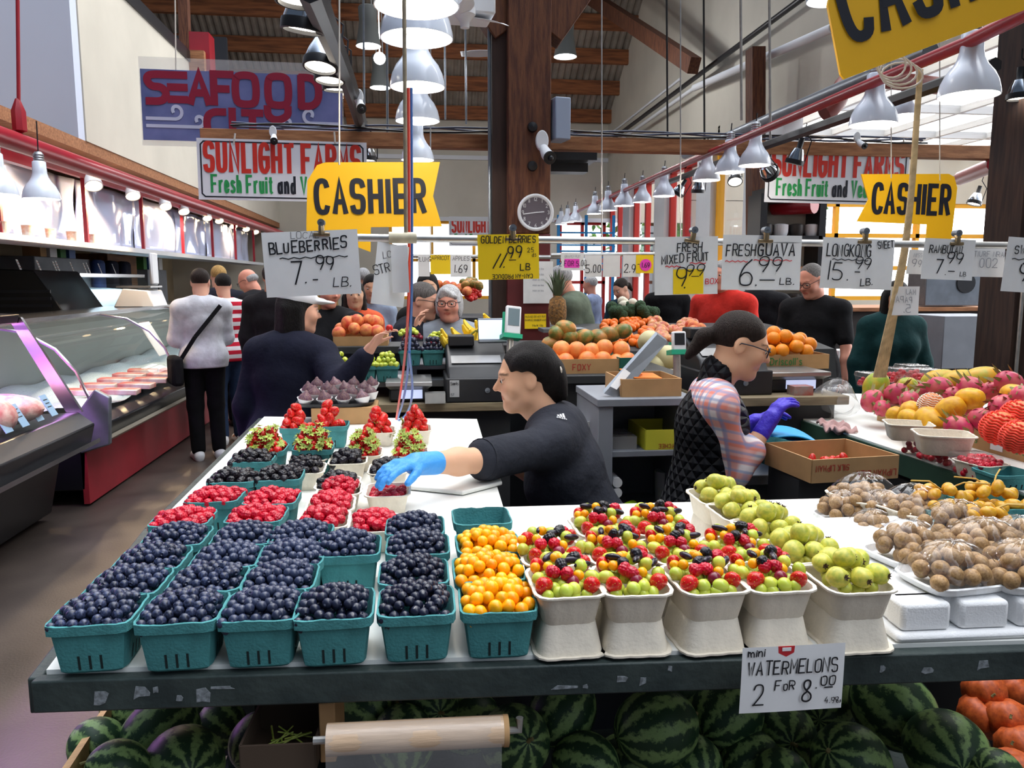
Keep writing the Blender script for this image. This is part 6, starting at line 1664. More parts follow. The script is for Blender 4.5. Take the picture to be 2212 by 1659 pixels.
# watermelon sign on the table edge
p = at(1712, 1465, 1.052)
def heart(root, bend, W, H):
    mb = MB(); q = [(-.08, .5), (-.075, .40), (0, .34), (.075, .40), (.08, .5)]
    mb.plate([((x - .08) * W, -.001, z * H) for x, z in q], (0, -.0006, 0)); o = mb.build('sticker', mat('sticker_red', S(196, 44, 50), .5), root, smooth=False)
    MB().box((-.08 * W, -.0022, .455 * H), (.085 * W, .0006, .05 * H)).build('barcode', M_paper, root)
sign('price_sign', 'white sign lettered mini WATERMELONS 2 FOR 8.00 on the table edge', p, size(234, p), size(150, p), [('mini', -.37, .37, .11, .7, .16, 'k'), ('WATERMELONS', -.01, .09, .20, .50, .11, 'k', {'jit': .06, 'fit': .86}), ('2', -.33, -.36, .32, .5, .07, 'k'), ('FoR', -.08, -.16, .15, .55, .12, 'k'), ('8', .13, -.34, .34, .42, .08, 'k'), ('00', .34, -.12, .14, .75, .14, 'k'), ('.', .23, -.16, .1, .4, .2, 'k'), ('-', .35, -.27, .3, .55, .07, 'k'), ('4.99', .39, -.40, .09, .5, .12, 'k'), ('ea', .46, -.40, .06, .6, .16, 'k')], rot=.012, wave=.0015, seed=23, extra=heart)
# hanging boards
def board(label, p, W, H, poly=None, m=None, rot=0.0, yawr=0.0, th=.008, cat='sign', name='hanging_sign'):
    mb = MB(); poly = poly or [(-.5, -.5), (.5, -.5), (.5, .5), (-.5, .5)]
    mb.plate([(x * W, 0, z * H) for x, z in poly], (0, th, 0))
    o = mb.build(name, m, None, p, (0, rot, yawr), smooth=False)
    return tag(o, label, cat)
def letters(root, name, m, items, W, H):
    t = MB()
    for it in items:
        s, x, z, h, ws, st = it[:6]; o = it[6] if len(it) > 6 else {}
        text(t, s, x * W, z * H, h * H, ws, st, gap=o.get('gap', .3), centre=o.get('centre', False), y=-.002, fit=o['fit'] * W if 'fit' in o else None, rot=o.get('rot', 0))
    return t.build(name, m, root, smooth=False, fix=False)
M_sw = mat('enamel_sign_white', S(226, 228, 236), .4)
M_sred, M_sgreen, M_sblack = mat('sign_red', S(206, 52, 40), .5), mat('sign_green', S(40, 150, 80), .5), mat('sign_black', S(26, 28, 40), .5)
def sunlight(label, p, W, H, rot=0.0, yawr=0.0):
    o = board(label, p, W, H, m=M_sw, rot=rot, yawr=yawr)
    letters(o, 'red_lettering', M_sred, [('SUNLIGHT FARMS', -.452, -.02, .44, .36, .17, {'gap': .3, 'fit': .905})], W, H)
    letters(o, 'green_lettering', M_sgreen, [('Fresh Fruit', -.42, -.37, .27, .38, .15, {'fit': .35}), ('Vegetables', .105, -.37, .27, .38, .15, {'fit': .35})], W, H)
    letters(o, 'black_lettering', M_sblack, [('and', -.03, -.37, .27, .38, .15, {'fit': .095})], W, H)
    t = MB(); b = [(-.478, -.40), (-.478, .40), (-.46, .45), (.46, .45), (.478, .40), (.478, -.40), (.46, -.45), (-.46, -.45), (-.478, -.40)]
    for i in range(8): ribbon(t, [(b[i][0] * W, b[i][1] * H), (b[i + 1][0] * W, b[i + 1][1] * H)], .009, 0, None, -.002)
    t.build('border_line', M_sblack, o, smooth=False, fix=False)
    return o
p = at(612, 369, 5.55); sunlight('white farm stand sign with red and green lettering behind the left yellow cashier board', p, size(356, p), size(128, p), .008)
p = at(1810, 378, 5.62); sunlight('white farm stand sign with red and green lettering hanging before the bright windows', p, size(326, p), size(122, p), .012)
p = at(1050, 500, 17.95); o = sunlight('small far farm stand sign with red lettering left of the clock post', p, size(160, p), size(62, p))
M_yb = mat('yellow_board', S(250, 190, 20), .5)
FLAG = [(-.5, -.20), (-.475, .30), (-.40, .47), (-.34, .5), (.5, .5), (.44, .12), (.5, -.22), (-.03, -.22), (-.04, -.5), (-.20, -.40), (-.5, -.5)]
p = at(808, 448, 2.75); W_, H_ = size(290, p), size(190, p)
o = board('yellow flag-shaped board lettered CASHIER, lit from behind, left of the post', p, W_, H_, FLAG, M_yb, -.02); letters(o, 'lettering', M_sblack, [('CASHIER', -.415, -.05, .345, .40, .17, {'fit': .785})], W_, H_)
p = at(1960, 448, 3.9); W_, H_ = size(226, p), size(146, p)
FR = [(-.49, .46), (-.40, .1), (-.5, -.22), (.22, -.24), (.22, -.5), (.48, -.5), (.5, .30), (.46, .46), (.40, .5)]
o = board('yellow flag-shaped board lettered CASHIER crossed by the bundle of sticks', p, W_, H_, FR, M_yb, .01); letters(o, 'lettering', M_sblack, [('CASHIER', -.35, -.08, .40, .40, .17, {'fit': .77})], W_, H_)
p = at(2010, 30, 2.0); W_, H_ = size(470, p), size(250, p)
o = board('big yellow cashier board tilted at the top, cut off by the photo edge', p, W_, H_, [(-.5, .06), (-.43, -.50), (-.41, -.54), (.5, .06), (.5, .6), (-.45, .6)], M_yb, .0); o.rotation_euler = (0, -.03, 0)
letters(o, 'lettering', M_sblack, [('CASHIER', -.385, -.22, .62, .36, .15, {'fit': 1.05, 'rot': .31})], W_, H_)
# seafood sign: printed panel in a clear sheet
p = at(526, 226, 7.4); W_, H_ = size(424, p), size(182, p)
o = tag(MB().box((0, 0, 0), (W_, .01, H_)).build('seafood_sign', film('clear_panel', op=.22, rough=.08, grey=.7), None, p, (0, .008, 0)), 'clear hanging panel with dark red seafood lettering and white waves on blue', 'sign')
MB().box((0, -.012, -.04 * H_), (W_ * .985, .008, H_ * .80)).build('blue_print', mat('blue_print', S(120, 128, 178), .25, col2=S(92, 102, 150), vscale=3, spec=.6), o)
t = MB(); sm = lambda s, x, z, h, ws, st: text(t, s, x * W_, z * H_, h * H_, ws, st, y=-.020, gap=.22)
GL.update({'!': '~8b 2b 0a 08 26 66 84 82 60 00', '#': '0b 8b|06 86|01 81', '%': '06 80? '.replace('?', '').strip(), '^': '00 4c 8c|4c 90|44 94', '&': '0b 8b|00 06 76'})
GL['%'] = '0b 3b|03 01 41|~3b 6b 89 83 61 31'
GL['+'] = '~8b 3b 09 03 31 81'; GL['='] = '0b 8b|4b 40'; GL['*'] = '~0c 09 27 57 89 8c'
sm('!', -.46, .0, .33, .62, .26); sm('#', -.355, .0, .33, .55, .26); sm('A', -.255, .0, .33, .62, .26); sm('F', -.14, .0, .33, .62, .26); sm('O', -.035, .0, .33, .72, .26); sm('O', .125, .0, .33, .72, .26); sm('D', .29, .0, .33, .62, .26)
sm('+', -.18, -.40, .33, .6, .26); sm('I', -.055, -.40, .33, .6, .26); sm('=', -.0, -.40, .33, .62, .26); sm('*', .12, -.36, .33, .72, .26); sm('I', .20, -.46, .16, .6, .4)
t.build('lettering', mat('seafood_red', S(140, 28, 56), .5), o, smooth=False, fix=False)
for x0, sgn in ((-.47, 1), (.47, -1)):
    t = MB()
    for dz, r, cx in ((-.12, .09, .14), (-.22, .075, .25)):
        c0 = (x0 + sgn * cx) * W_; c1 = (dz + .02) * H_
        pts = [(x0 * W_ + sgn * .0, c1 - r * W_ * .45), (c0, c1 - r * W_ * .45)] + [(c0 + sgn * r * W_ * .42 * (1 - i / 22) * math.sin(i * .33), c1 - r * W_ * .45 + r * W_ * .42 - r * W_ * .42 * (1 - i / 26) * math.cos(i * .33)) for i in range(1, 16)]
        ribbon(t, pts, .028, 0, None, -.020)
    t.build('wave_drawing', mat('pale_print', S(196, 202, 226), .5), o, smooth=False, fix=False)
# strings that hold the signs
M_str = mat('string', S(206, 200, 190), .8)
for a, b, Y, lb in [((733, -20), (733, 356), 2.75, 'white string of the left cashier board'), ((1925, -20), (1925, 385), 3.9, 'knotted string on the right cashier board'), ((2030, -20), (2030, 390), 3.9, 'second string on the right cashier board'), ((508, 288), (505, 312), 5.55, 'string at the left of the left white farm sign'), ((722, 285), (724, 310), 5.55, 'string at the right of the left white farm sign'), ((1668, 300), (1668, 325), 5.62, 'string at the left of the right white farm sign'), ((1952, 300), (1952, 330), 5.62, 'string at the right of the right white farm sign'), ((378, -20), (380, 152), 7.4, 'chain link above the seafood sign')]:
    pipe('sign_string', lb, [at(*a, Y), at(*b, Y)], .003 if Y < 5 else .006, M_str, 6, 'string')
# clock
p = at(1157, 459, 5.26)
o = empty('wall_clock', 'round wall clock with white rim on the timber post showing about quarter to three', 'clock', p)
mb = MB(); r = size(36, p)
mb.tube([(r * math.cos(a), 0, r * math.sin(a)) for a in [i * math.pi / 24 for i in range(49)]], .012, 8); mb.build('rim', M_white, o)
MB().lathe([(0, 0), (r, 0), (r, .03), (0, .03)], 32, 0, R('X', -90)).build('dial', mat('clock_dial', S(104, 98, 108), .25), o)
t = MB()
for h in range(1, 13):
    a = math.pi / 2 - h * math.pi / 6; text(t, str(h), r * .78 * math.cos(a), r * .78 * math.sin(a) - r * .09, r * .2, .55, .13, y=-.003, centre=True)
t.build('numeral', M_white, o, smooth=False, fix=False)
for nm, ang, L in (('hour_hand', 85, .5), ('minute_hand', 262, .75)):
    t = MB(); a = math.radians(90 - ang); ribbon(t, [(-.1 * r * math.cos(a), -.1 * r * math.sin(a)), (L * r * math.cos(a), L * r * math.sin(a))], r * .06, 0, None, -.006); t.build(nm, M_white, o, smooth=False, fix=False)
# cameras
def camera_unit(p, label, k=1.0, ang=.6):
    o = empty('security_camera', label, 'camera', p); o.scale = (k,) * 3
    mb = MB(); mb.prism([(.045 * math.cos(a) * (1 if abs(math.cos(a)) < .6 else 1), .07 * math.sin(a)) for a in [i * math.pi / 10 for i in range(20)]], 0, .03, 0, R('X', 90)); mb.build('mount_plate', M_white, o, bevel=.006)
    MB().tube([(.01, -.02, -.05), (.02, -.09, -.10), (.03, -.15, -.13)], [.03, .04, .042], 14).build('housing', M_white, o)
    mb = MB(); mb.tube([(.03, -.15, -.13), (.034, -.165, -.137)], .044, 16); mb.ball((.036, -.168, -.138), .02, 10, 6); mb.build('lens', M_blackm, o)
camera_unit(at(1170, 305, 5.26), 'white security camera with black lens on the timber post', .95)
camera_unit(at(590, 285, 5.58), 'white dome camera on the beam above the left white farm sign', .55)
camera_unit(at(1850, 297, 5.58), 'white dome camera on the beam above the right white farm sign', .55)
camera_unit(at(775, 210, 4.6), 'white camera strapped to the black track', .6)
tag(MB().box((0, 0, 0), (.11, .16, .27)).build('junction_box', mat('grey_box', S(150, 162, 184), .5), None, at(1207, 260, 5.35), (0, 0, .2), bevel=.008), 'grey electrical box on the right side of the timber post', 'box')
mb = MB(); mb.box((0, 0, 0), (.3, .25, .05)); mb.box((-.02, .05, -.06), (.26, .15, .06)); tag(mb.build('wall_unit', M_blackm, None, at(1235, 343, 5.5)), 'dark flat unit sticking out right of the post', 'unit')
# notes on the post
def note(label, px0, py0, px1, py1, Y, m=M_paper, lines=(), seed=40, nm='paper_note'):
    p = at((px0 + px1) / 2, (py0 + py1) / 2, Y)
    return sign(nm, label, p, size(px1 - px0, p), size(py1 - py0, p), lines, m=m, wave=.002, seed=seed, cat='note')
note('white sheet of small print pinned to the maroon post', 1130, 565, 1195, 655, 5.25, lines=[('nnnn nn nnn', 0, .3 - i * .13, .05, .5, .1, 'f') for i in range(5)])
note('small yellow handwritten notice low on the maroon post', 1133, 678, 1180, 710, 5.25, M_ypaper, [('PLEASE DO NOT PUT', 0, .25, .12, .5, .14, 'k'), ('SAMPLE NUMBER AND', 0, .02, .12, .5, .14, 'k'), ('THANK YOU', .1, -.35, .12, .5, .14, 'k')])
# price cards over the far stall
pipe('far_sign_rod', 'thin rod with small price cards behind the golden berries sign', [at(890, 553, 4.9), at(1250, 556, 4.9)], .012, M_galv, 8, 'rod')
pipe('far_sign_rod', 'thin rod with small price cards right of the post', [at(1190, 551, 4.7), at(1480, 548, 4.7)], .012, M_galv, 8, 'rod')
for i, (x0, y0, x1, y1, lb, m, ln) in enumerate([(903, 562, 928, 597, 'small white card lettered PLUMS', M_paper, [('PLUMS', 0, .2, .2, .5, .1, 'k')]), (930, 565, 973, 592, 'yellow and white card of the far rod', M_ypaper, [('APRICOT', 0, .25, .2, .5, .12, 'k')]), (973, 565, 1018, 598, 'small white card lettered 1.69 on the far rod', M_paper, [('APPLES', 0, .25, .18, .5, .1, 'k'), ('1.69', 0, -.3, .35, .5, .1, 'k')]),
    (1211, 546, 1262, 584, 'white card with pink strip lettered 2 for 5.00', M_paper, [('GRAPEFRUIT', 0, .22, .14, .5, .1, 'f'), ('2 FOR 5.00', 0, -.25, .3, .45, .1, 'k')]), (1262, 566, 1300, 598, 'small white card lettered 5.00 right of the pink strip', M_paper, [('5.00', 0, -.3, .35, .5, .1, 'k')]), (1302, 565, 1340, 598, 'blank looking white card in the middle of the right rod', M_paper, []), (1345, 565, 1385, 598, 'small white card lettered 2 beside the pink disc', M_paper, [('2.99', 0, -.3, .35, .5, .1, 'k')]), (1373, 552, 1412, 590, 'yellow card with a pink disc lettered 1.69', M_ypaper, [])]):
    ex, y0 = None, min(y0, 551)
    if i == 3: ex = patch(M_pinkp, -.35, .3, -.35, .15)
    if i == 7:
        def ex(root, bend, W, H):
            q = MB().lathe([(0, 0), (.33 * W, 0), (.33 * W, .001), (0, .001)], 24, 0, T(.05 * W, -.003, -.05 * H) @ R('X', 90)).build('pink_disc', M_pinkp, root)
            t = MB(); text(t, '1.69', .05 * W, -.18 * H, .26 * H, .45, .12, centre=True, y=-.006); t.build('lettering', M_ink, root, smooth=False, fix=False)
    p = at((x0 + x1) / 2, (y0 + y1) / 2, 4.885 if x0 < 1100 else 4.685)
    sign('price_card', lb, p, size(x1 - x0, p), size(y1 - y0, p), ln, m=m, wave=.002, seed=60 + i, cat='price card', extra=ex)
for px in (1300, 1470, 930): pipe('hanger_rod', f'thin rod holding up the far price cards at the {"left, middle" if px == 1300 else "right" if px > 1400 else "golden berries side"}', [at(px, 552, 4.7 if px > 1000 else 4.9), at(px, -20, 4.7 if px > 1000 else 4.9)], .004, M_galv, 6, 'rod')
# sticks, wires and air lines that hang down to the table
def strand(name, lb, pts, r, m, cat): pipe(name, lb, pts, r, m, 7, cat)
pipe('support_pole', 'slim worn pole hanging from above between the lamps down to the rod', [at(873, -10, RY), at(877, 512, RY)], .0045, mat('worn_pole', S(150, 138, 116), .6, var=.2, vscale=30), 8, 'pole')
strand('red_air_line', 'thin red tube running down from the rod to the berries', [at(882, 190, 1.9), at(884, 530, 1.9), at(882, 700, 2.0), at(868, 830, 2.6), at(856, 905, 3.0)], .004, mat('red_tube', S(220, 70, 50), .4), 'tube')
strand('blue_air_line', 'thin blue tube beside the red one, ending in a loop', [at(888, 190, 1.92), at(890, 530, 1.92), at(887, 740, 2.05), at(874, 860, 2.8), at(858, 906, 3.1)], .004, mat('blue_tube', S(60, 110, 180), .4), 'tube')
strand('blue_air_line', 'second thin blue tube curving to the right below', [at(884, 760, 2.1), at(893, 850, 2.7), at(880, 895, 3.0), at(862, 908, 3.1)], .004, MATS['blue_tube'], 'tube')
M_bam = mat('dry_cane', S(196, 172, 130), .7, var=.2, vscale=40)
for k in range(6):
    dx = (k - 2.5) * 3
    strand('bamboo_cane', 'dry cane of the bundle leaning across the right cashier sign', [at(1988 + dx * .5, 150, 2.5 + k * .01), at(1965 + dx * .6, 480, 2.45 + k * .012), at(1935 + dx, 650, 2.45 + k * .01), at(1900 + dx * 1.6, 815, 2.5 + k * .012)], .0042, M_bam, 'cane')
    bpy.data.objects['bamboo_cane' + ('' if k == 0 else f'.{k:03d}')]['group'] = 'bundle of canes'
rn = random.Random(8)
for k in range(4):
    a0 = at(1925 + 12 * k, 140 + 6 * k, 2.46)
    strand('cable_loop', 'coiled beige cable loop tied to the red pipe above the canes', [a0 + Vector((.05 * math.cos(a) * (1 + .15 * k), .01 * k, .04 * math.sin(a))) for a in [i * .35 + k for i in range(19)]], .0035, M_str, 'cable')
    bpy.data.objects['cable_loop' + ('' if k == 0 else f'.{k:03d}')]['group'] = 'cable loops on the red pipe'
# ------------------------------------------------------------------ under the table: melons, squash, crate, film roll
def stripe_mat(name, dark, light, n=9, w=.12):
    if name in MATS: return MATS[name]
    m = mat(name, dark, .45, spec=.35); nt = m.node_tree; N, L = nt.nodes.new, nt.links.new; b = nt.nodes['Principled BSDF']
    tc = N('ShaderNodeTexCoord'); gr = N('ShaderNodeTexGradient'); gr.gradient_type = 'RADIAL'; L(tc.outputs['Object'], gr.inputs[0])
    no = N('ShaderNodeTexNoise'); no.inputs['Scale'].default_value = 5.5; no.inputs['Detail'].default_value = 6; L(tc.outputs['Object'], no.inputs['Vector'])
    a1 = N('ShaderNodeMath'); a1.operation = 'MULTIPLY_ADD'; a1.inputs[1].default_value = w; L(no.outputs['Fac'], a1.inputs[0]); L(gr.outputs['Fac'], a1.inputs[2])
    mu = N('ShaderNodeMath'); mu.operation = 'MULTIPLY'; mu.inputs[1].default_value = n * 2 * math.pi; L(a1.outputs[0], mu.inputs[0])
    si = N('ShaderNodeMath'); si.operation = 'SINE'; L(mu.outputs[0], si.inputs[0])
    n2 = N('ShaderNodeTexNoise'); n2.inputs['Scale'].default_value = 26; L(tc.outputs['Object'], n2.inputs['Vector'])
    ad = N('ShaderNodeMath'); ad.operation = 'MULTIPLY_ADD'; ad.inputs[1].default_value = 1.6; L(n2.outputs['Fac'], ad.inputs[0]); L(si.outputs[0], ad.inputs[2])
    r = N('ShaderNodeValToRGB'); r.color_ramp.elements[0].position = .42; r.color_ramp.elements[1].position = .78
    mr = N('ShaderNodeMapRange'); mr.inputs['From Min'].default_value = -1; mr.inputs['From Max'].default_value = 2.4; L(ad.outputs[0], mr.inputs['Value']); L(mr.outputs['Result'], r.inputs['Fac'])
    r.color_ramp.elements[0].color = (*dark, 1); r.color_ramp.elements[1].color = (*light, 1); L(r.outputs['Color'], b.inputs['Base Color'])
    return m
M_melon = stripe_mat('watermelon_rind', S(34, 62, 40), S(128, 158, 98))
MEL = m_sphere('watermelon', M_melon, (1, 1, 1.12), 32, 20, wob=.01)
st = MB(); st.tube([(0, 0, 1.1), (.05, .02, 1.2), (.1, 0, 1.27)], [.07, .05, .06], 6); STEM = st.mesh('stem', mat('dry_stem', S(120, 112, 70), .8))
mel = [(212, 1612, 1.50, 58), (345, 1590, 1.52, 78), (395, 1660, 1.40, 88), (300, 1540, 1.75, 62), (480, 1565, 1.68, 50), (255, 1660, 1.35, 60), (440, 1520, 1.85, 70), (650, 1525, 1.85, 56), (785, 1520, 1.72, 66), (930, 1515, 1.72, 62), (610, 1660, 1.42, 70),
       (1112, 1600, 1.52, 76), (1215, 1535, 1.6, 72), (1265, 1650, 1.5, 66), (1418, 1572, 1.52, 84), (1570, 1540, 1.62, 76), (1450, 1490, 1.9, 60), (1500, 1650, 1.52, 60), (1690, 1590, 1.62, 72), (1838, 1648, 1.45, 82), (1930, 1530, 1.68, 84), (2045, 1625, 1.5, 88), (1780, 1520, 1.85, 66), (1620, 1640, 1.55, 60), (870, 1600, 1.62, 70), (1010, 1560, 1.75, 66), (1350, 1650, 1.6, 64), (1690, 1690, 1.45, 66), (560, 1600, 1.6, 60), (2150, 1680, 1.4, 60)]
where = ['pale one at the crate corner', 'big one second from the crate corner', 'large dark one low in the crate', 'one wedged at the back of the crate', 'one with its stem end showing left of the small box', 'low one at the bottom of the crate', 'far one behind the crate melons', 'far one under the table left of the box', 'one standing behind the small box', 'one behind the plastic roll', 'one below the small box', 'mottled yellow-green one right of the plastic roll', 'tall one right of the plastic roll', 'pale one low right of the plastic roll', 'biggest round one in the middle', 'upright one left of the watermelon sign', 'far one under the middle of the table', 'low one below the biggest round one', 'one under the watermelon sign', 'one with a red sticker low on the right', 'dark one right of the watermelon sign', 'bright pale-ended one beside the squash', 'far one behind the watermelon sign', 'one between the upright one and the stickered one', 'one hidden behind the plastic roll', 'one in the dark right of the roll', 'low one left of the biggest round one', 'lowest one under the sign', 'one in the dark by the small box', 'lowest one at the right corner']
for i, (px, py, Y, r) in enumerate(mel):
    p = at(px, py, Y); R_ = size(r, p)
    o = put('watermelon', MEL, p, R_, f'striped mini watermelon, {where[i]}', 'watermelon', 'mini watermelons under the table', Euler((U(.9, 2.2), U(-.6, .6), U(0, 6))), [('stem', STEM, None)])
    if i in (3, 19, 17):
        q = MB().lathe([(0, 1.005), (.2, .985), (.28, .962)], 12, 0, R('X', 100 if i == 19 else 60) @ R('Y', 15)).build('sticker', mat('sticker_red', S(196, 44, 50), .5), o)
M_sq = mat('orange_squash', S(206, 96, 40), .5, col2=S(170, 72, 30), vscale=6)
sq = MB(); sq.lathe([(0, -.8), (.5, -.82), (.9, -.5), (1, 0), (.88, .5), (.5, .78), (.2, .7), (0, .66)], 30, 0, None, lambda a, j: 1 + .05 * math.cos(9 * a)); SQ = sq.mesh('squash', M_sq, angle=180)
for i, (px, py, Y, r, lb) in enumerate([(2125, 1490, 1.75, 44, 'orange squash highest in the dark corner'), (2170, 1550, 1.68, 46, 'orange squash beside the pale watermelon'), (2195, 1490, 1.8, 40, 'orange squash at the photo edge, upper'), (2120, 1545, 1.72, 48, 'orange squash behind the bright watermelon'), (2200, 1610, 1.6, 48, 'orange squash at the photo edge, lower'), (2185, 1660, 1.5, 46, 'lowest orange squash in the corner')]):
    p = at(px, py, Y); put('squash', SQ, p, size(r, p), lb, 'squash', 'orange squash', Euler((U(-.5, .5), U(-.5, .5), 0)), [('stem', STEM, None)])
# wooden crate side, small box with plant scraps, plastic roll
M_crate = mat('crate_wood', S(196, 160, 112), .8, var=.15, vscale=8, stretch=(1, 5, 5))
M_card = mat('cardboard', S(178, 140, 96), .85, var=.07, vscale=14)
o = empty('wooden_crate', 'pale wooden crate holding watermelons at the table corner', 'crate', at(190, 1640, 1.5))
a, b, c = at(228, 1520, 1.72), at(120, 1680, 1.26), at(470, 1690, 1.22)
for nm, q0, q1, dz in (('side_panel', a, b, 0), ('front_panel', b, c, 0)):
    k = MB().plate([q0, q1, q1 - Vector((0, 0, .22)), q0 - Vector((0, 0, .22))], (.012, .012, 0)).build(nm, M_crate, o, smooth=False); k.matrix_parent_inverse = Matrix.Translation(-o.location)
p = at(618, 1590, 1.22)
o = empty('small_carton', 'small dark open carton with wilted scraps in front of the melons', 'carton', p, -.05)
w, d, h = size(150, p), .12, size(62, p)
mb = MB()
for x in (-w / 2, w / 2): mb.box((x, 0, 0), (.004, d, h))
for y in (-d / 2, d / 2): mb.box((0, y, 0), (w, .004, h))
mb.box((0, 0, -h / 2), (w, d, .004)); mb.build('carton_wall', mat('dark_card', S(70, 56, 44), .8), o, smooth=False)
mb = MB()
for k in range(14): mb.tube([(U(-.04, .04), U(-.04, .04), -h * .35), (U(-.04, .04), U(-.04, .04), -h * .1)], .0015, 4)
struct(mb.build('wilted_scraps', M_calyx, o, fix=False), 'stuff')
MB().box((w / 2 + .015, .02, .02), (.025, .10, .1)).build('flap', M_card, o, bevel=.002)
o = empty('plastic_bag_roll', 'roll of clear produce bags on a steel holder under the table edge', 'bag roll', at(900, 1590, 1.13))
L0, L1 = at(706, 1598, 1.13) - o.location, at(1092, 1578, 1.13) - o.location
rr = size(33, o.location)
MB().tube([L0, L1], rr, 24).build('roll', mat('bag_roll', S(206, 176, 146), .25, spec=.6, coat=.4, var=.05, vscale=20, stretch=(1, 8, 8), bump=.1, bscale=30), o)
dr = (L1 - L0).normalized()
MB().tube([L1 - dr * .004, L1 + dr * .004], rr * 1.02, 24).build('paper_core', M_card, o)
mb = MB(); mb.tube([L1, L1 + dr * .022, L1 + dr * .022 + Vector((0, 0, .02))], .006, 8); mb.tube([L0, L0 - dr * .02], .006, 8); mb.build('holder', M_galv, o)
mb = MB(); mb.grid(lambda u, v: L0.lerp(L1, u * .97) + Vector((0, -rr * 1.03 * math.sin(min(v * 3, 1) * 1.57) + .006 * math.sin(14 * u) * v, rr * 1.03 * math.cos(min(v * 3, 1) * 1.57) - max(0, v - .33) * .16)), 24, 14); mb.build('loose_bag', film('bag_film', op=.16, rough=.1), o, angle=180, fix=False)
# ------------------------------------------------------------------ boxes of fruit on the far tables
M_counter = mat('dark_counter', S(44, 46, 48), .6, var=.15, vscale=8)
M_board = mat('worn_board', S(150, 136, 108), .7, col2=S(112, 98, 76), vscale=8, stretch=(.6, 6, 6))
def counter(label, x0, x1, y0, y1, z, m=M_counter, mtop=M_board, legs=True, name='counter'):
    o = empty(name, label, 'counter', ((x0 + x1) / 2, (y0 + y1) / 2, 0))
    MB().box((0, 0, z - .02), (x1 - x0, y1 - y0, .04)).build('counter_top', mtop, o, bevel=.004)
    MB().box((0, .02, z / 2 - .02), (x1 - x0 - .06, y1 - y0 - .10, z - .04)).build('body', m, o)
    return o
def fruit(name, m, el=(1, 1, .95), **k): return m_sphere(name, m, el, 18, 12, **k)
Fm = dict(
    orange=fruit('orange', mat('orange_skin', S(240, 142, 22), .4, bump=.15, bscale=220, rand=.07), dimple=.06), grapefruit=fruit('grapefruit', mat('grapefruit_skin', S(236, 150, 78), .4, col2=S(230, 122, 62), vscale=1.5, rand=.06, bump=.08, bscale=220), dimple=.06),
    mango=fruit('mango', mat('mango_skin', S(98, 116, 54), .4, col2=S(196, 134, 70), vscale=1.3, rand=.15), (1, .86, 1.25), wob=.04), tangerine=fruit('tangerine', mat('tangerine_skin', S(240, 116, 20), .4, rand=.12), (1, 1, .85), dimple=.1),
    apple=fruit('apple', mat('apple_skin', S(196, 92, 78), .35, col2=S(226, 170, 110), vscale=1.6, rand=.18), (1, 1, .9), dimple=.15), peach=fruit('peach', mat('peach_skin', S(232, 150, 84), .6, col2=S(206, 78, 58), vscale=1.4, rand=.12), (1, 1, .95), dimple=.1),
    melon=fruit('honeydew_melon', mat('melon_skin', S(214, 206, 160), .5, var=.06, vscale=30, rand=.06), (1, 1, 1.1)), tomato=fruit('cherry_tomato', mat('tomato_skin', S(196, 40, 34), .25, rand=.12), (1, 1, .95)),
    lemon=fruit('lemon', mat('lemon_skin', S(232, 196, 50), .45, rand=.1), (.8, .8, 1.15)), ggrape=GGR[0], bgrape=fruit('black_grape', mat('blue_black_grape', S(40, 42, 62), .3, rand=.3)), rgrape=fruit('red_grape', M_rgrape), fig=None)
def pile(kind, name, c, a, b, rim, H, r, label, cat, group, sp=1.85, lim=999, under=True):
    n = 0
    for (x, y, z) in heap(a, b, rim, H, r, sp):
        if n >= lim: break
        put(name, Fm[kind], (c[0] + x, c[1] + y, c[2] + z), r * U(.92, 1.06), label, cat, group); n += 1
def carton(label, c, w, d, h, m=M_card, name='cardboard_box', rz=0, cat='box', print_=None, t=.006):
    o = empty(name, label, cat, c, rz)
    mb = MB()
    for s_ in (-1, 1): mb.box((s_ * w / 2, 0, h / 2), (t, d, h)); mb.box((0, s_ * d / 2, h / 2), (w, t, h))
    mb.box((0, 0, t / 2), (w, d, t)); mb.build('box_wall', m, o, smooth=False)
    if print_:
        q = MB(); s, hh, mk, x, z, *ro = print_; text(q, s, x * w, z * h, hh * h, .55, .16, centre=True, y=-d / 2 - t / 2 - .001, rot=ro[0] if ro else 0); q.build('printing', mk, o, smooth=False, fix=False)
    return o
def Z(py, Y): return at(1106, py, Y).z
M_pr = mat('print_red', S(170, 60, 46), .7); M_pg = mat('print_green', S(70, 130, 70), .7)
# grapefruits, mangoes beside the post
counter('dark counter behind the cashier carrying grapefruits and mangoes', at(1185, 800, 3.75).x, at(1462, 800, 3.75).x, 3.62, 4.7, Z(812, 3.65), mtop=M_counter)
zc = Z(812, 3.65)
p = at(1245, 800, 3.8); carton('low cardboard tray of grapefruits with red print', (p.x + .04, 3.85, zc), .36, .30, .07, print_=('FOXY', .4, M_pr, -.1, .25))
p2 = at(1310, 800, 3.8); carton('dark green fruit box beside the grapefruit tray', (p2.x + .10, 3.82, zc), .12, .26, .075, mat('green_box', S(26, 92, 78), .6))
for i, (px, py, lb) in enumerate([(1213, 755, 'upper row beside the post'), (1246, 757, 'upper row, second'), (1278, 760, 'upper row, third'), (1305, 752, 'upper row, with a pale sticker'), (1342, 756, 'upper row, largest'), (1195, 783, 'lower row by the hair ring'), (1222, 782, 'lower row, second'), (1268, 778, 'lower row, third'), (1302, 778, 'lower row, fourth'), (1332, 784, 'lower row, fifth'), (1355, 780, 'lower row, by the grey lid')]):
    p = at(px, py, 3.78 + .05 * (i < 5)); put('grapefruit', Fm['grapefruit'], p, size(20, p), f'big orange grapefruit, {lb}', 'grapefruit', 'grapefruits on the counter')
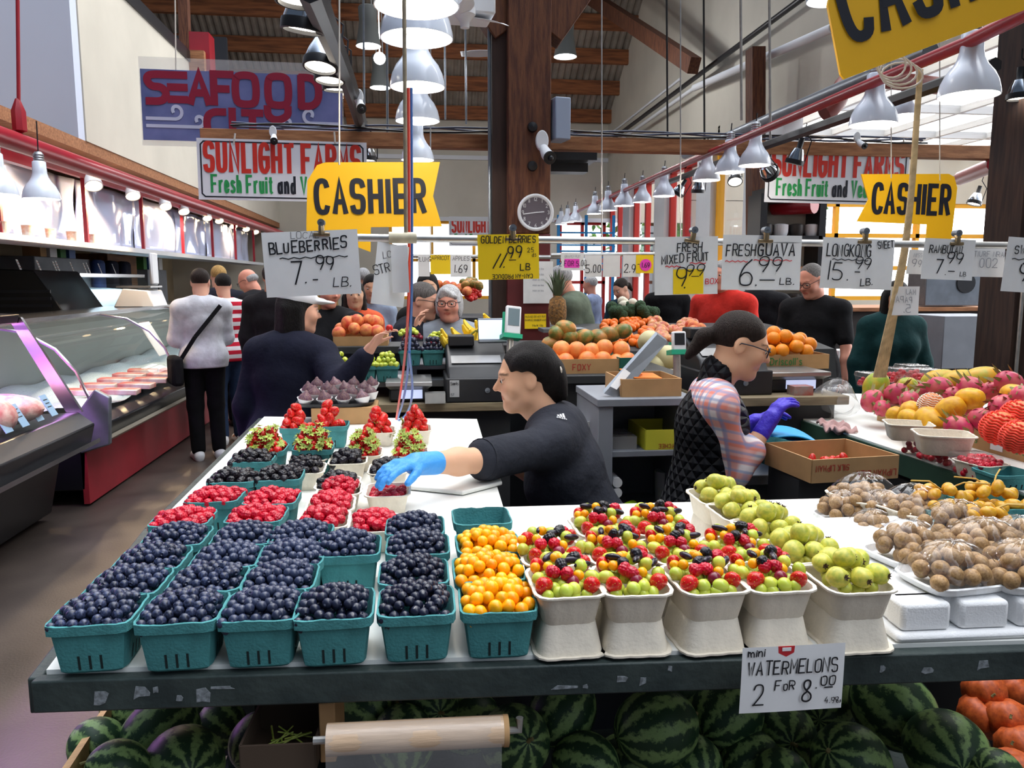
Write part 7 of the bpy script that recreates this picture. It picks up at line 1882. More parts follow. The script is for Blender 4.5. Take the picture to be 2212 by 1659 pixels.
for i, (px, py, lb) in enumerate([(1203, 720, 'dark green one by the pineapple'), (1232, 728, 'one behind the grapefruits, left'), (1262, 728, 'reddish one behind the grapefruits'), (1292, 728, 'green one behind the third grapefruit'), (1318, 722, 'green one, second from the right'), (1345, 715, 'large green one at the right'), (1190, 742, 'reddish one touching the post'), (1222, 708, 'small yellow-green one at the back')]):
    p = at(px, py, 4.1); put('mango', Fm['mango'], p, size(19, p), f'mango, {lb}', 'mango', 'mangoes', Euler((1.4, U(-.5, .5), U(0, 6))))
c = at(1360, 725, 5.2); o = counter('far produce table with tangerines and apples', c.x - .5, c.x + 1.35, 4.85, 6.1, .98, mtop=M_counter)
MB().add([(x, y, z) for x in (-.9, .9) for y, z in ((-.6, .98), (.6, .98), (.6, Z(700, 6.1)), (.3, Z(708, 5.8)), (-.55, Z(762, 4.9)))], [(0, 1, 2, 3, 4), (9, 8, 7, 6, 5)] + [(i, 5 + i, 5 + (i + 1) % 5, (i + 1) % 5) for i in range(5)]).build('sloped_top', M_counter, o)
for (px0, px1, py0, py1, kind, name, lb, cat, Y0, Y1, r, n) in [(1300, 1408, 690, 745, 'tangerine', 'tangerine', 'small bright tangerine in the heap behind the mangoes', 'tangerine', 5.0, 5.9, .030, 90), (1400, 1500, 692, 738, 'apple', 'apple', 'pink-yellow apple in the heap beside the tangerines', 'apple', 5.2, 5.9, .042, 44), (1480, 1516, 700, 760, 'peach', 'peach', 'dusky peach in front of the red jacket', 'peach', 4.9, 5.5, .045, 14)]:
    for k in range(n):
        u, v = RND.random(), (k + .5) / n
        Y = Y0 + (Y1 - Y0) * (1 - v); p = at(px0 + (px1 - px0) * u, py0 + (py1 - py0) * v, Y)
        put(name, Fm[kind], p, r * U(.9, 1.1), lb, cat, lb)
for px, py, r, lb in [(1528, 735, 22, 'round pale melon right of the small scale display'), (1402, 738, 24, 'pale melon behind the grey lid'), (1440, 772, 26, 'pale melon beside the display pole'), (1415, 790, 22, 'pale melon low by the cardboard box'), (1520, 770, 20, 'pale melon below the round one')]:
    p = at(px, py, 4.2); put('honeydew_melon', Fm['melon'], p, size(r, p), lb, 'melon', 'pale melons', Euler((U(0, 1), U(0, 1), 0)))
# broccoli and greens far behind
M_broc = mat('broccoli', S(44, 74, 44), .8, var=.3, vscale=60, bump=.8, bscale=120)
for i, (px, py, lb) in enumerate([(1335, 680, 'dark broccoli left of the white cauliflower'), (1372, 676, 'dark broccoli right of the cauliflower'), (1400, 684, 'dark broccoli at the end of the row'), (1348, 695, 'dark broccoli in front')]):
    p = at(px, py, 5.95); mb = MB(); rn = random.Random(i)
    for k in range(9): mb.ball((rn.uniform(-.07, .07), rn.uniform(-.06, .06), rn.uniform(0, .06)), .045, 8, 6)
    tag(mb.build('broccoli', M_broc, None, p, angle=180), lb, 'broccoli', 'broccoli heads')
p = at(1358, 664, 6.02); mb = MB()
for k in range(9): mb.ball((U(-.05, .05), U(-.04, .04), U(0, .05)), .04, 8, 6)
tag(mb.build('cauliflower', mat('cauliflower_white', S(226, 220, 200), .7), None, p, angle=180), 'white cauliflower among the broccoli', 'cauliflower')
# oranges behind the worker
zo = Z(800, 3.9); counter('counter behind the worker with the till, scale and box of oranges', at(1500, 800, 3.4).x, at(1800, 800, 3.4).x, 3.25, 4.4, Z(865, 3.3))
c = at(1712, 800, 3.62); carton('low printed cardboard box of oranges behind the worker', (c.x, 3.75, Z(805, 3.62)), .36, .28, .07, print_=("Driscoll's", .45, M_pg, -.1, .3), rz=-.04)
tag(MB().box((0, 0, 0), (.38, .30, Z(805, 3.62) - Z(865, 3.3) - .004)).build('box_stand', M_counter, None, (c.x, 3.77, (Z(805, 3.62) + Z(865, 3.3)) / 2)), 'dark stand lifting the box of oranges', 'stand')
pile('orange', 'orange', (c.x - .01, 3.75, Z(805, 3.62)), .185, .14, .06, .10, .036, 'bright orange in the heap behind the worker', 'orange', 'oranges behind the worker', 1.75)
# pineapple on a little shelf by the post
p = at(1204, 690, 4.6)
tag(MB().box((.03, 0, -.015), (.26, .2, .02)).build('post_shelf', M_grey, None, at(1204, 707, 4.6)), 'small grey shelf on the post under the pineapple', 'shelf')
o = empty('pineapple', 'tall pineapple with spiky crown standing on the shelf right of the post', 'pineapple', at(1204, 703, 4.6))
MB().lathe([(0, 0), (.035, .005), (.052, .05), (.055, .10), (.045, .15), (.02, .175), (0, .178)], 22, 0, None, lambda a, j: 1 + .06 * math.cos(8 * a + j * 1.57)).build('fruit_body', mat('pineapple_skin', S(164, 116, 60), .7, col2=S(96, 72, 44), vscale=70, bump=.6, bscale=80), o)
mb = MB()
for k in range(26):
    a = k * 2.4; t = k / 26; L = .10 + .07 * t; out = .10 * (1 - t) + .015
    ca, sa = math.cos(a), math.sin(a)
    mb.add([(.012 * ca - .011 * sa, .012 * sa + .011 * ca, .17), (.012 * ca + .011 * sa, .012 * sa - .011 * ca, .17), (out * .6 * ca + .008 * sa, out * .6 * sa - .008 * ca, .17 + L * .7), (out * ca, out * sa, .17 + L), (out * .6 * ca - .008 * sa, out * .6 * sa + .008 * ca, .17 + L * .7)], [(0, 1, 2, 4), (4, 2, 3)])
mb.build('crown', mat('pineapple_leaf', S(84, 98, 74), .6), o, smooth=False, fix=False)
# grapes, bananas, peaches, tills in the middle
counter('wooden counter behind the berries carrying grapes, scale and till', at(745, 880, 3.6).x, at(1120, 880, 3.5).x, 3.5, 4.18, Z(872, 3.45))
zA = Z(872, 3.45)
o = empty('raised_shelf', 'grey metal shelf carrying grape baskets above the counter', 'shelf', (at(850, 800, 3.9).x, 3.95, 0))
z1 = Z(818, 3.75); MB().box((.02, 0, z1 - .015), (.95, .42, .03)).build('shelf_board', M_grey, o)
z2 = Z(786, 3.85); MB().box((.36, .12, z2 - .012), (.5, .40, .024)).build('upper_board', M_grey, o)
MB().box((.10, .08, (z1 + z2) / 2), (.03, .3, z2 - z1)).build('bracket', M_grey, o)
def gbunch(px, pyb, Y, z, kind, label, hx, m):
    p = at(px, pyb, Y); b = link('pulp_basket', BASK[0], None, (p.x, Y + .05, z), (0, 0, U(-.05, .05))); b.scale = (.95,) * 3; tag(b, f'teal pulp basket holding {label}', 'basket', 'teal baskets of grapes')
    o = empty('grape_bunch', label, 'grapes', (p.x, Y + .05, z + .07), 0, 'grape bunches')
    for lay in range(3):
        for (x, y, zz) in heap(hx - .012 * lay, hx - .012 * lay, .010 + lay * .02, .01, .0115, 1.9):
            if lay < 2 and max(abs(x), abs(y)) < hx * .5 or y > .02: continue
            k = link('grape', Fm[kind], o, (x, y, zz), rot_any()); k.scale = (.0118 * U(.9, 1.1),) * 3
gbunch(730, 812, 3.70, z1, 'ggrape', 'green grapes in the basket under the navy sleeve', .054, None)
gbunch(788, 814, 3.68, z1, 'ggrape', 'green grapes in the middle basket under the hand', .054, None)
gbunch(836, 812, 3.68, z1, 'ggrape', 'pale green grapes in the basket by the tubes', .056, None)
gbunch(886, 782, 3.80, z2, 'bgrape', 'black grapes in front of the woman with black glasses', .056, None)
gbunch(935, 782, 3.80, z2, 'bgrape', 'blue-black grapes in front of the white-haired woman', .056, None)
for px, py, k, lb in [(893, 722, 'rgrape', 'red grapes piled behind the black ones'), (884, 712, 'ggrape', 'green grapes atop the left basket'), (946, 722, 'ggrape', 'green grapes atop the right basket'), (943, 734, 'rgrape', 'dark red grapes in the right basket')]:
    p = at(px, py, 4.0); o = empty('grape_bunch', lb, 'grapes', p, 0, 'grape bunches')
    for (x, y, zz) in heap(.055, .03, -.03, .035, .0115, 1.8): q = link('grape', Fm[k], o, (x, y, zz), rot_any()); q.scale = (.0115,) * 3
M_ban = mat('banana_skin', S(236, 200, 52), .45, rand=.08, var=.05, vscale=20); M_bant = mat('banana_tip', S(120, 124, 50), .6)
bm_ = MB(); bm_.tube([(.085 * math.sin(t), 0, .085 * (1 - math.cos(t)) * 1.3) for t in [(-1.1 + 2.2 * i / 10) for i in range(11)]], [.006, .013, .0165, .018, .0185, .0185, .0185, .018, .0165, .012, .006], 7); BAN = bm_.mesh('banana', M_ban)
bt = MB(); bt.tube([(.085 * math.sin(1.1), 0, .085 * (1 - math.cos(1.1)) * 1.3), (.095, 0, .085)], [.006, .005], 6); BANT = bt.mesh('stem', M_bant)
for k in range(16):
    px, py, Y = [(980, 740, 3.9), (1000, 748, 3.85), (1020, 745, 3.9), (1012, 738, 3.95), (1030, 752, 3.85), (990, 755, 3.8), (1005, 730, 4.0), (1040, 735, 4.0), (1045, 712, 4.2), (1060, 706, 4.2), (1072, 702, 4.2), (1030, 718, 4.1), (1052, 722, 4.1), (975, 752, 3.85), (1025, 728, 4.0), (1065, 722, 4.15)][k]
    o = put('banana', BAN, at(px, py, Y), 1.0, 'ripe yellow banana in the heap left of the till' if k not in (8, 9, 10) else 'banana standing tip up behind the heap', 'banana', 'bananas by the till' if k not in (8, 9, 10) else 'bananas standing up', Euler((U(-.4, .4) + (1.2 if k in (8, 9, 10) else 0), U(-.3, .3), U(-.5, .9))), [('stem', BANT, None)])
pb_ = at(782, 735, 4.36); counter('far counter under the peaches', pb_.x - .35, pb_.x + 1.25, 4.2, 4.52, Z(742, 4.3), mtop=M_counter); carton('low carton of peaches by the blond woman', (pb_.x, 4.36, Z(742, 4.3)), .28, .24, .05)
pile('peach', 'peach', (pb_.x, 4.36, Z(742, 4.3)), .14, .12, .05, .09, .037, 'orange-red peach heaped by the blond woman', 'peach', 'peaches by the blond woman')
for k in range(16): put('cherry_tomato', Fm['tomato'], at(745 + U(0, 60), 756 + U(-6, 4), 4.24 + U(-.03, .06)), .014, 'red cherry tomato behind the navy sleeve', 'tomato', 'cherry tomatoes')
S0, el, wr, d, end = nv['arms'][1]; put('cherry_tomato', Fm['tomato'], Vector((P2.x, P2.y, 0)) + Matrix.Rotation(RZ2, 3, 'Z') @ (wr + d * .15 + Vector((0, 0, -.03))), .016, 'single cherry tomato held in the reaching hand', 'tomato', 'held tomato')
# far vegetable wall in the centre
c0 = at(1010, 640, 8.2); counter('stepped vegetable stand far behind the white-haired woman', c0.x - .75, c0.x + .55, 7.9, 8.9, 1.25, mtop=M_counter)
for px0, px1, py0, py1, kind, nm, lb, r, n in [(925, 950, 632, 650, 'lemon', 'lemon', 'yellow pepper-bright lemon on the far stand', .038, 10), (945, 1010, 612, 630, 'peach', 'peach', 'brownish pear-like peach on the top of the far stand', .05, 14), (1002, 1036, 622, 646, 'tomato', 'cherry_tomato', 'red tomato in the heap on the far stand', .032, 30), (1000, 1035, 606, 618, 'mango', 'mango', 'dark mango on the far stand', .05, 8)]:
    for k in range(n): p = at(px0 + (px1 - px0) * RND.random(), py0 + (py1 - py0) * (k + .5) / n, 8.4 + .5 * (1 - k / n)); put(nm, Fm[kind], p, r, lb, nm.split('_')[-1], lb)
# tills, scales, display screens
M_blk = mat('black_plastic', S(30, 31, 35), .45, var=.06); M_scr = mat('lit_screen', S(210, 220, 250), .3, emit=S(200, 214, 255), estr=.6); M_lcd = mat('grey_lcd', S(110, 130, 140), .2); M_dev = mat('white_device', S(226, 228, 232), .4); M_steel = mat('brushed_steel', S(150, 150, 150), .35, .8, var=.08, vscale=12)
def till(label, px0, px1, pyb, Y, zb, screen=True):
    a, b = at(px0, pyb, Y), at(px1, pyb, Y); w = b.x - a.x; o = empty('cash_register', label, 'till', ((a.x + b.x) / 2, Y + .18, zb))
    k = MB().box((0, 0, .055), (w, .36, .11)).build('cash_drawer', M_blk, o, bevel=.006)
    q = MB().box((-w * .37, -.182, .065), (w * .14, .004, .075)).build('maker_label', mat('label_grey', S(176, 178, 180), .5), k)
    t = MB(); text(t, 'Sam4s', -w * .37, .082, .014, .5, .14, centre=True, y=-.186, fit=w * .11); text(t, '57', -w * .40, .034, .010, .5, .14, centre=True, y=-.186); t.build('lettering', M_ink, k, smooth=False, fix=False)
    MB().lathe([(0, 0), (.012, 0), (.012, .004), (0, .006)], 14, 0, T(w * .12, -.181, .055) @ R('X', 90)).build('lock', M_grey, k)
    mb = MB(); mb.add([(-w * .46, -.16, .11), (w * .46, -.16, .11), (w * .46, .16, .11), (-w * .46, .16, .11), (-w * .46, -.12, .16), (w * .46, -.12, .16), (w * .46, .14, .26), (-w * .46, .14, .26)], [(0, 1, 5, 4), (1, 2, 6, 5), (2, 3, 7, 6), (3, 0, 4, 7), (4, 5, 6, 7)]); mb.build('keyboard_housing', M_blk, o, bevel=.008)
    mb = MB(); mb.add([(-w * .40, -.105, .172), (w * .36, -.105, .172), (w * .36, -.03, .20), (-w * .40, -.03, .20)], [(0, 1, 2, 3)]); mb.build('keys', M_steel, o)
    MB().box((-w * .22, .10, .262), (w * .40, .12, .05)).build('printer', M_blk, o, bevel=.006)
    if screen:
        mb = MB(); M_ = T(w * .27, .04, .31) @ R('X', -20); mb.box((0, 0, 0), (w * .46, .02, .12), 0, M_); mb.build('monitor', M_grey, o, bevel=.004)
        MB().box((-.01, -.0115, .002), (w * .38, .002, .095), 0, M_).build('screen', M_scr, o)
till('black cash register with a lit touch screen left of the cashier', 963, 1108, 868, 3.50, zA)
till('black cash register behind the worker', 1512, 1668, 862, 3.32, Z(865, 3.3), False)
def scale(label, px0, px1, Y, zb):
    a, b = at(px0, 860, Y), at(px1, 860, Y); w = b.x - a.x; o = empty('shop_scale', label, 'scale', ((a.x + b.x) / 2, Y + .15, zb))
    MB().box((0, 0, .035), (w * .9, .26, .06)).build('body', M_blk, o, bevel=.01)
    mb = MB(); mb.box((0, 0, .085), (w * 1.05, .30, .02)); mb.add([(-w * .52, -.15, .078), (w * .52, -.15, .078), (w * .42, -.13, .06), (-w * .42, -.13, .06)], [(0, 1, 2, 3)]); mb.build('platter', M_steel, o, bevel=.003)
    MB().box((w * .05, -.132, .038), (w * .5, .004, .04)).build('display', M_scr, o)
scale('steel shop scale with a blue lit display on the middle counter', 835, 932, 3.52, zA)
scale('steel shop scale on the counter right of the worker', 1662, 1790, 3.36, Z(865, 3.3))
tag(MB().box((0, 0, .02), (.09, .07, .045)).build('steel_tin', M_steel, None, at(940, 868, 3.5)), 'small metal box between the scale and the till', 'tin'); tag(MB().box((0, 0, .035), (.09, .07, .07)).build('picture_tin', mat('tin_print', S(150, 140, 134), .4, col2=S(176, 70, 56), vscale=14), None, at(1727, 866, 3.32)), 'printed tin box below the right scale', 'tin')
def display(label, px, py, Y, w, h, tilt, base, pole=None):
    p = at(px, py, Y); o = empty('price_display', label, 'display', p, 0, None, (tilt, .12 if base else 0, .15 if base else 0)); W_, H_ = size(w, p), size(h, p)
    MB().box((0, 0, 0), (W_, .025, H_)).build('case', M_dev, o, bevel=.006)
    MB().box((0, -.0135, H_ * .1), (W_ * .74, .002, H_ * .60)).build('screen', M_lcd if base else M_blk, o)
    mb = MB(); mb.box((0, .02, -H_ * .56), (W_ * 1.25, .07, .02)); mb.box((0, .022, -H_ * .1), (W_ * 1.2, .012, H_ * .8 if base else .01)); mb.build('green_mount', mat('green_plastic', S(40, 170, 130), .5), o)
    if pole: MB().tube([(0, .03, -H_ * .6), (0, .03, -pole)], .016, 12).build('pole', M_galv, o)
display('white tilted price display on a green mount above the bananas', 1108, 692, 3.6, 34, 62, -.25, True, .3)
display('small white price display on a steel pole left of the worker', 1466, 737, 3.2, 30, 42, -.15, False, .25)
# grey desk with raised lid, boxes and bottles
x0, x1 = at(1292, 900, 2.95).x, at(1500, 900, 2.95).x; zd = Z(868, 2.95)
o = empty('grey_desk', 'grey painted shelf desk with a raised lid between the two women', 'desk', ((x0 + x1) / 2, 3.15, 0)); w = x1 - x0
M_desk = mat('grey_desk_paint', S(128, 132, 140), .6, var=.08, vscale=5)
for nm, c, s_ in [('side_panel', (-w / 2 + .03, 0, zd / 2), (.06, .4, zd)), ('side_panel', (w / 2 - .02, 0, zd / 2), (.04, .4, zd)), ('shelf', (0, 0, zd - .011), (w + .01, .42, .03)), ('shelf', (0, .005, zd - .22), (w - .1, .38, .025)), ('shelf', (0, .005, zd - .50), (w - .1, .38, .03)), ('back_panel', (0, .2, zd / 2), (w, .02, zd)), ('front_panel', (0, -.19, (zd - .5) / 2), (w, .02, zd - .5))]:
    MB().box(c, s_).build(nm, M_desk, o, bevel=.003)
mb = MB(); q = [at(1305, 850, 3.0), at(1338, 862, 3.0), at(1442, 738, 3.15), at(1420, 722, 3.15)]; mb.plate(q, (0, .02, .01)); k = mb.build('raised_lid', M_grey, o, smooth=False); k.matrix_parent_inverse = Matrix.Translation(-o.location)
mb = MB(); q = [at(1318, 835, 2.985), at(1332, 842, 2.985), at(1362, 806, 3.03), at(1348, 796, 3.03)]; mb.plate(q, (0, -.002, .001)); k = mb.build('taped_paper', M_paper, o, smooth=False); k.matrix_parent_inverse = Matrix.Translation(-o.location)
c = at(1405, 866, 3.0); carton('open cardboard box with papers on the grey desk', (c.x, 3.12, zd), .24, .26, .075)
mb = MB(); mb.box((0, 0, 0), (.12, .1, .004)); mb.box((-.05, .02, .01), (.06, .1, .004)); tag(mb.build('paper_slip', mat('orange_paper', S(236, 130, 50), .7), None, (c.x, 3.1, zd + .075), (.1, .05, .1)), 'orange and white paper slips sticking out of the open box', 'paper')
c = at(1441, 930, 3.0); carton('yellow lychee carton with red print on the desk shelf', (c.x, 3.1, zd - .207), .19, .25, .08, mat('yellow_carton', S(206, 206, 60), .7), print_=('SUN LYCHEE', .2, M_pr, .1, .28, math.pi))
tag(MB().box((0, 0, .025), (.1, .2, .05)).build('dark_tub', film('dark_clear_tub', tint=(.4, .4, .4), op=.3), None, (at(1350, 925, 3.0).x, 3.1, zd - .207)), 'dark clear plastic tub left of the yellow carton', 'tub')
def bottle(px, label, m, h, r, tilt=0, cap=M_galv, zoff=0):
    p = at(px, 1010, 3.02); o = empty('bottle', label, 'bottle', (p.x, 3.03, zd - .485 + r), 0, None, (math.pi / 2 - .15, 0, tilt))
    MB().lathe([(0, -h * .4), (r, -h * .4), (r, h * .3), (r * .55, h * .45), (r * .5, h * .5), (0, h * .5)], 18).build('body', m, o); MB().lathe([(0, h * .5), (r * .62, h * .5), (r * .62, h * .62), (0, h * .64)], 16).build('cap', cap, o)
bottle(1362, 'lime green bottle with steel cap lying on the lowest shelf', mat('lime_bottle', S(160, 210, 30), .35), .15, .026, -.5); bottle(1443, 'bright pink bottle lying on the lowest shelf', mat('pink_bottle', S(240, 50, 160), .35), .13, .028, -.9)
for k in range(4): tag(MB().tube([(0, -.1, 0), (0, .15, 0)], .020, 16).build('paper_roll', M_paper, None, (x0 + .09, 3.08, zd - .465 + k * .042)), ['lowest white paper roll stacked in the desk', 'second white paper roll from the bottom in the desk', 'third white paper roll in the desk stack', 'topmost white paper roll in the desk stack'][k], 'paper roll', 'paper rolls in the desk')
tag(MB().lathe([(0, 0), (.045, 0), (.05, .13), (0, .13)], 20).build('white_bucket', M_dev, None, (at(1460, 990, 3.1).x, 3.22, zd - .485)), 'white plastic bucket at the back of the lowest shelf', 'bucket')
c = at(1272, 980, 3.0); carton('tilted white carton with a yellow print beside the desk', (c.x, 3.2, Z(1000, 3.0)), .15, .2, .14, M_paper, rz=.3)
# figs
zf = Z(868, 3.30); c = on(725, 880, 1.10); bx = MB().box((0, 0, .035), (.26, .2, .07)).build('fig_box', M_card, None, (c.x + .04, 3.30, TABLE), bevel=.003); tag(bx, 'plain cardboard box under the tray of figs', 'box')
mb = MB(); rings(mb, [(.15, .11, 0), (.16, .12, .014), (.157, .117, .014), (.145, .105, .004)], 9, 4); ft = mb.build('fig_tray', M_blk, None, (c.x + .0, 3.31, TABLE + .072)); tag(ft, 'black plastic tray of figs in white paper cups', 'tray')
fg = MB(); fg.lathe([(0, -.8), (.5, -.75), (.9, -.3), (.95, .1), (.7, .55), (.3, .9), (.14, 1.2), (0, 1.28)], 16, 0, None, lambda a, j: 1 + .03 * math.cos(8 * a)); FIG = [fg.mesh('fig', mat('fig_skin', S(88, 56, 78), .5, col2=S(128, 100, 96), vscale=4, rand=.25), angle=180)]
cu = MB(); cu.shell([(.6, -.95), (.8, -.6), (1.15, .05)], 20, .03); CUP = cu.mesh('paper_cup', M_paper, fix=False)
for k in range(16):
    x, y = -.115 + (k % 4) * .076 + (.03 if (k // 4) % 2 else 0), -.08 + (k // 4) * .05
    put('fig', FIG, (c.x + x, 3.31 + y, TABLE + .105 + (k // 4) * .012), .029, 'purple fig in a white paper cup on the black tray' if k != 2 else 'pale green fig in a white paper cup at the tray front', 'fig', 'figs on the black tray', Euler((U(-.2, .2), U(-.2, .2), U(0, 6))), [('paper_cup', CUP, None)])
    if k == 2: bpy.context.view_layer.update()
# ------------------------------------------------------------------ seafood and meat cases on the left
M_case = mat('black_case', S(26, 27, 31), .28, spec=.6); M_chrome = mat('chrome', S(200, 202, 208), .2, 1.0); M_cglass = film('case_glass', op=.02, rough=.02, tint=(.94, .98, .97), refl=.45, wavy=False); M_kick = mat('red_kick_plate', S(150, 36, 48), .6, var=.1, vscale=4)
M_pink = mat('case_glow', S(226, 150, 240), .5, emit=S(226, 140, 250), estr=3.0)
def extr(prof, y0, y1):
    mb = MB(); n = len(prof); mb.add([(x, y, z) for y in (y0, y1) for x, z in prof], [tuple(range(n)), tuple(range(2 * n - 1, n - 1, -1))] + [(i, n + i, n + (i + 1) % n, (i + 1) % n) for i in range(n)]); return mb
def panel(prof, y0, y1): mb = MB(); n = len(prof); mb.add([(x, y, z) for y in (y0, y1) for x, z in prof], [(i, i + 1, n + i + 1, n + i) for i in range(n - 1)]); return mb
o = empty('meat_case', 'black glass-fronted meat case with purple light at the left edge', 'display case', (-2.7, 4.4, 0)); y0, y1 = -1.9, 1.15
extr([(-.8, .05), (.22, .05), (.30, .42), (.50, .50), (.54, .66), (.44, .74), (-.8, .70)], y0, y1).build('base', M_case, o, bevel=.01)
extr([(.30, .40), (.56, .53), (.56, .56), (.30, .43)], y0, y1 + .01).build('chrome_strip', M_chrome, o)
panel([(.44, .75), (.10, 1.34)], y0, y1).build('front_glass', M_cglass, o, fix=False)
extr([(-.8, 1.36), (.10, 1.34), (.12, 1.40), (-.8, 1.44)], y0, y1).build('canopy', M_case, o, bevel=.008)
extr([(-.3, 1.32), (.02, 1.32), (.02, 1.345), (-.3, 1.345)], y0 + .1, y1 - .1).build('tube_light', M_pink, o)
extr([(-.82, .7), (-.76, .7), (-.76, 1.4), (-.82, 1.4)], y0, y1).build('back_panel', mat('case_back', S(120, 110, 130), .5), o)
MB().plate([(.46, y1, .74), (.12, y1, 1.38), (.04, y1, 1.38), (.36, y1, .74)], (0, .03, 0)).build('end_frame', M_chrome, o, smooth=False)
l = bpy.data.lights.new('case_light', 'AREA'); l.shape = 'RECTANGLE'; l.size, l.size_y = .25, 2.6; l.energy = 95; l.color = (.74, .34, 1.0); q = bpy.data.objects.new('case_light', l); COL.objects.link(q); q.parent = o; q.location = (-.12, -.4, 1.30)
M_meat = mat('pink_meat', S(196, 110, 110), .4, col2=S(226, 190, 180), vscale=14, bump=.3, bscale=30)
for k in range(9):
    me_ = MB(); rn = random.Random(k); me_.ball((0, 0, 0), (rn.uniform(.15, .2), rn.uniform(.16, .24), rn.uniform(.09, .15)), 16, 10); q = me_.build('meat_cut', M_meat, None, (-2.98 + .24 * (k % 3), 4.25 + .40 * (k // 3) + .1 * (k % 2), .84), (0, 0, k)); tag(q, f'pale pink cut of meat in the purple-lit case, {["back", "middle", "front"][k % 3]} of the {["near", "centre", "far"][k // 3]} group', 'meat', 'meat in the case')
for k in range(8):
    q = MB().box((0, 0, 0), (.004, .085, .15)).build('price_tag', mat('tag_blue_grey', S(150, 176, 206), .5), None, (-2.33, 3.95 + k * .19, .83), (0, -.5, 0)); tag(q, f'pale blue price tag standing inside the meat case, {["nearest", "second", "third", "fourth", "fifth", "sixth", "seventh", "farthest"][k]} of the row', 'price tag', 'price tags in the meat case')
    t = MB(); [t.box((.003, 0, .04 - i * .025), (.001, .05, .006)) for i in range(3)]; t.build('printed_line', M_ink, q)
o = empty('seafood_case', 'long seafood case with curved glass and red kick plate', 'display case', (-2.75, 8.2, 0)); y0, y1 = -2.35, 3.6
extr([(-.7, .12), (.38, .12), (.40, .42), (.52, .50), (.54, .60), (.46, .64), (-.7, .66)], y0, y1).build('base', M_case, o, bevel=.01)
extr([(.36, .02), (.40, .02), (.40, .40), (.36, .40)], y0, y1).build('kick_plate', M_kick, o)
extr([(.41, .40), (.56, .49), (.56, .52), (.41, .44)], y0, y1).build('ledge', mat('pale_ledge', S(170, 164, 150), .5), o)
arc = [(.46, .64), (.44, .80), (.37, .98), (.24, 1.14), (.04, 1.26), (-.2, 1.30)]
panel(arc, y0, y1).build('curved_glass', M_cglass, o, fix=True)
extr([(-.7, 1.28), (-.2, 1.29), (-.2, 1.33), (-.7, 1.33)], y0, y1).build('canopy', M_chrome, o)
for yy in (y0, y0 + 2.0, y0 + 4.0): MB().tube([(x, yy, z) for x, z in arc], .012, 6).build('glass_rib', M_chrome, o)
extr([(.38, .40), (.58, .46), (.60, .80), (.50, .86), (.38, .70)], y0 - .05, y0 + .0).build('end_bumper', M_grey, o, bevel=.01)
extr([(-.72, .6), (-.68, .6), (-.68, 1.3), (-.72, 1.3)], y0, y1).build('back_panel', mat('case_back_pale', S(150, 160, 156), .5), o)
M_ice = mat('crushed_ice', S(206, 220, 226), .25, bump=.8, bscale=70, spec=.6)
mb = MB(); mb.grid(lambda u, v: (-.66 + 1.08 * u, y0 + .05 + 5.8 * v, .70 + .02 * math.sin(17 * u + 9 * v) + .02 * math.sin(40 * v)), 16, 50); struct(mb.build('ice_bed', M_ice, o, angle=180, fix=False), 'stuff')
for k in range(10):
    q = MB().box((0, 0, .02), (.26, .16, .04)).build('seafood_pack', mat('red_seafood_pack', S(196, 50, 40), .35, col2=S(226, 210, 200), vscale=7), None, (-2.62 + .30 * (k % 2), 6.5 + .36 * (k // 2), .73), (.0, .05, .1 * (k % 3)), bevel=.006); tag(q, f'red and white seafood pack on the ice, {["back", "front"][k % 2]} one of the {["nearest", "second", "third", "fourth", "farthest"][k // 2]} pair', 'seafood pack', 'seafood packs on ice')
tag(MB().box((0, 0, 0), (.004, .3, .36)).build('paper_notice', M_paper, None, (-2.52, 8.0, 1.06), (0, -.5, 0)), 'white paper notice taped inside the curved glass', 'notice')
# upright ice case behind, with menu cards, scale
o = empty('ice_case', 'slanted black ice display with louvred end and white menu cards on top', 'display case', (-4.05, 8.7, 0))
extr([(-.5, .0), (.55, .0), (.55, 1.32), (.30, 1.72), (-.5, 1.75)], -.3, .75).build('cooler_end', M_case, o, bevel=.01)
for k in range(9): MB().box((.05, -.31, .95 + k * .07), (.8, .02, .03)).build('louvre', mat('louvre_dark', S(50, 50, 56), .4), o)
extr([(-.5, .0), (.6, .0), (.6, 1.28), (-.5, 1.28)], .75, 2.9).build('cooler_body', M_case, o, bevel=.01)
extr([(.58, 1.30), (.30, 1.66), (.28, 1.66), (.56, 1.30)], .75, 2.9).build('slanted_glass', M_cglass, o, fix=False)
extr([(-.5, 1.28), (.5, 1.28), (.05, 1.50), (-.5, 1.55)], .78, 2.85).build('ice_heap', M_ice, o)
extr([(-.5, 1.66), (.32, 1.66), (.32, 1.70), (-.5, 1.72)], .75, 2.9).build('lid', M_chrome, o)
l = bpy.data.lights.new('case_light', 'AREA'); l.shape = 'RECTANGLE'; l.size, l.size_y = .2, 2.0; l.energy = 12; l.color = (.75, .88, 1.0); q = bpy.data.objects.new('case_light', l); COL.objects.link(q); q.parent = o; q.location = (.15, 1.8, 1.64)
for k in range(9):
    q = MB().box((0, 0, .06), (.004, .12, .13)).build('menu_card', M_paper, None, (-3.95 + .07 * (k % 3), 8.6 + k * .27, 1.71), (0, -.3, .3), bevel=0); tag(q, f'white menu card standing on the ice display, {["nearest", "second", "third", "fourth", "fifth", "sixth", "seventh", "eighth", "farthest"][k]}', 'card', 'menu cards')
    t = MB(); [t.box((.003, 0, .1 - i * .03), (.001, .07, .008)) for i in range(3)]; t.build('printed_line', M_pr, q)
o = empty('deli_scale', 'white deli scale with raised head on the seafood case', 'scale', (-3.05, 9.3, 1.33))
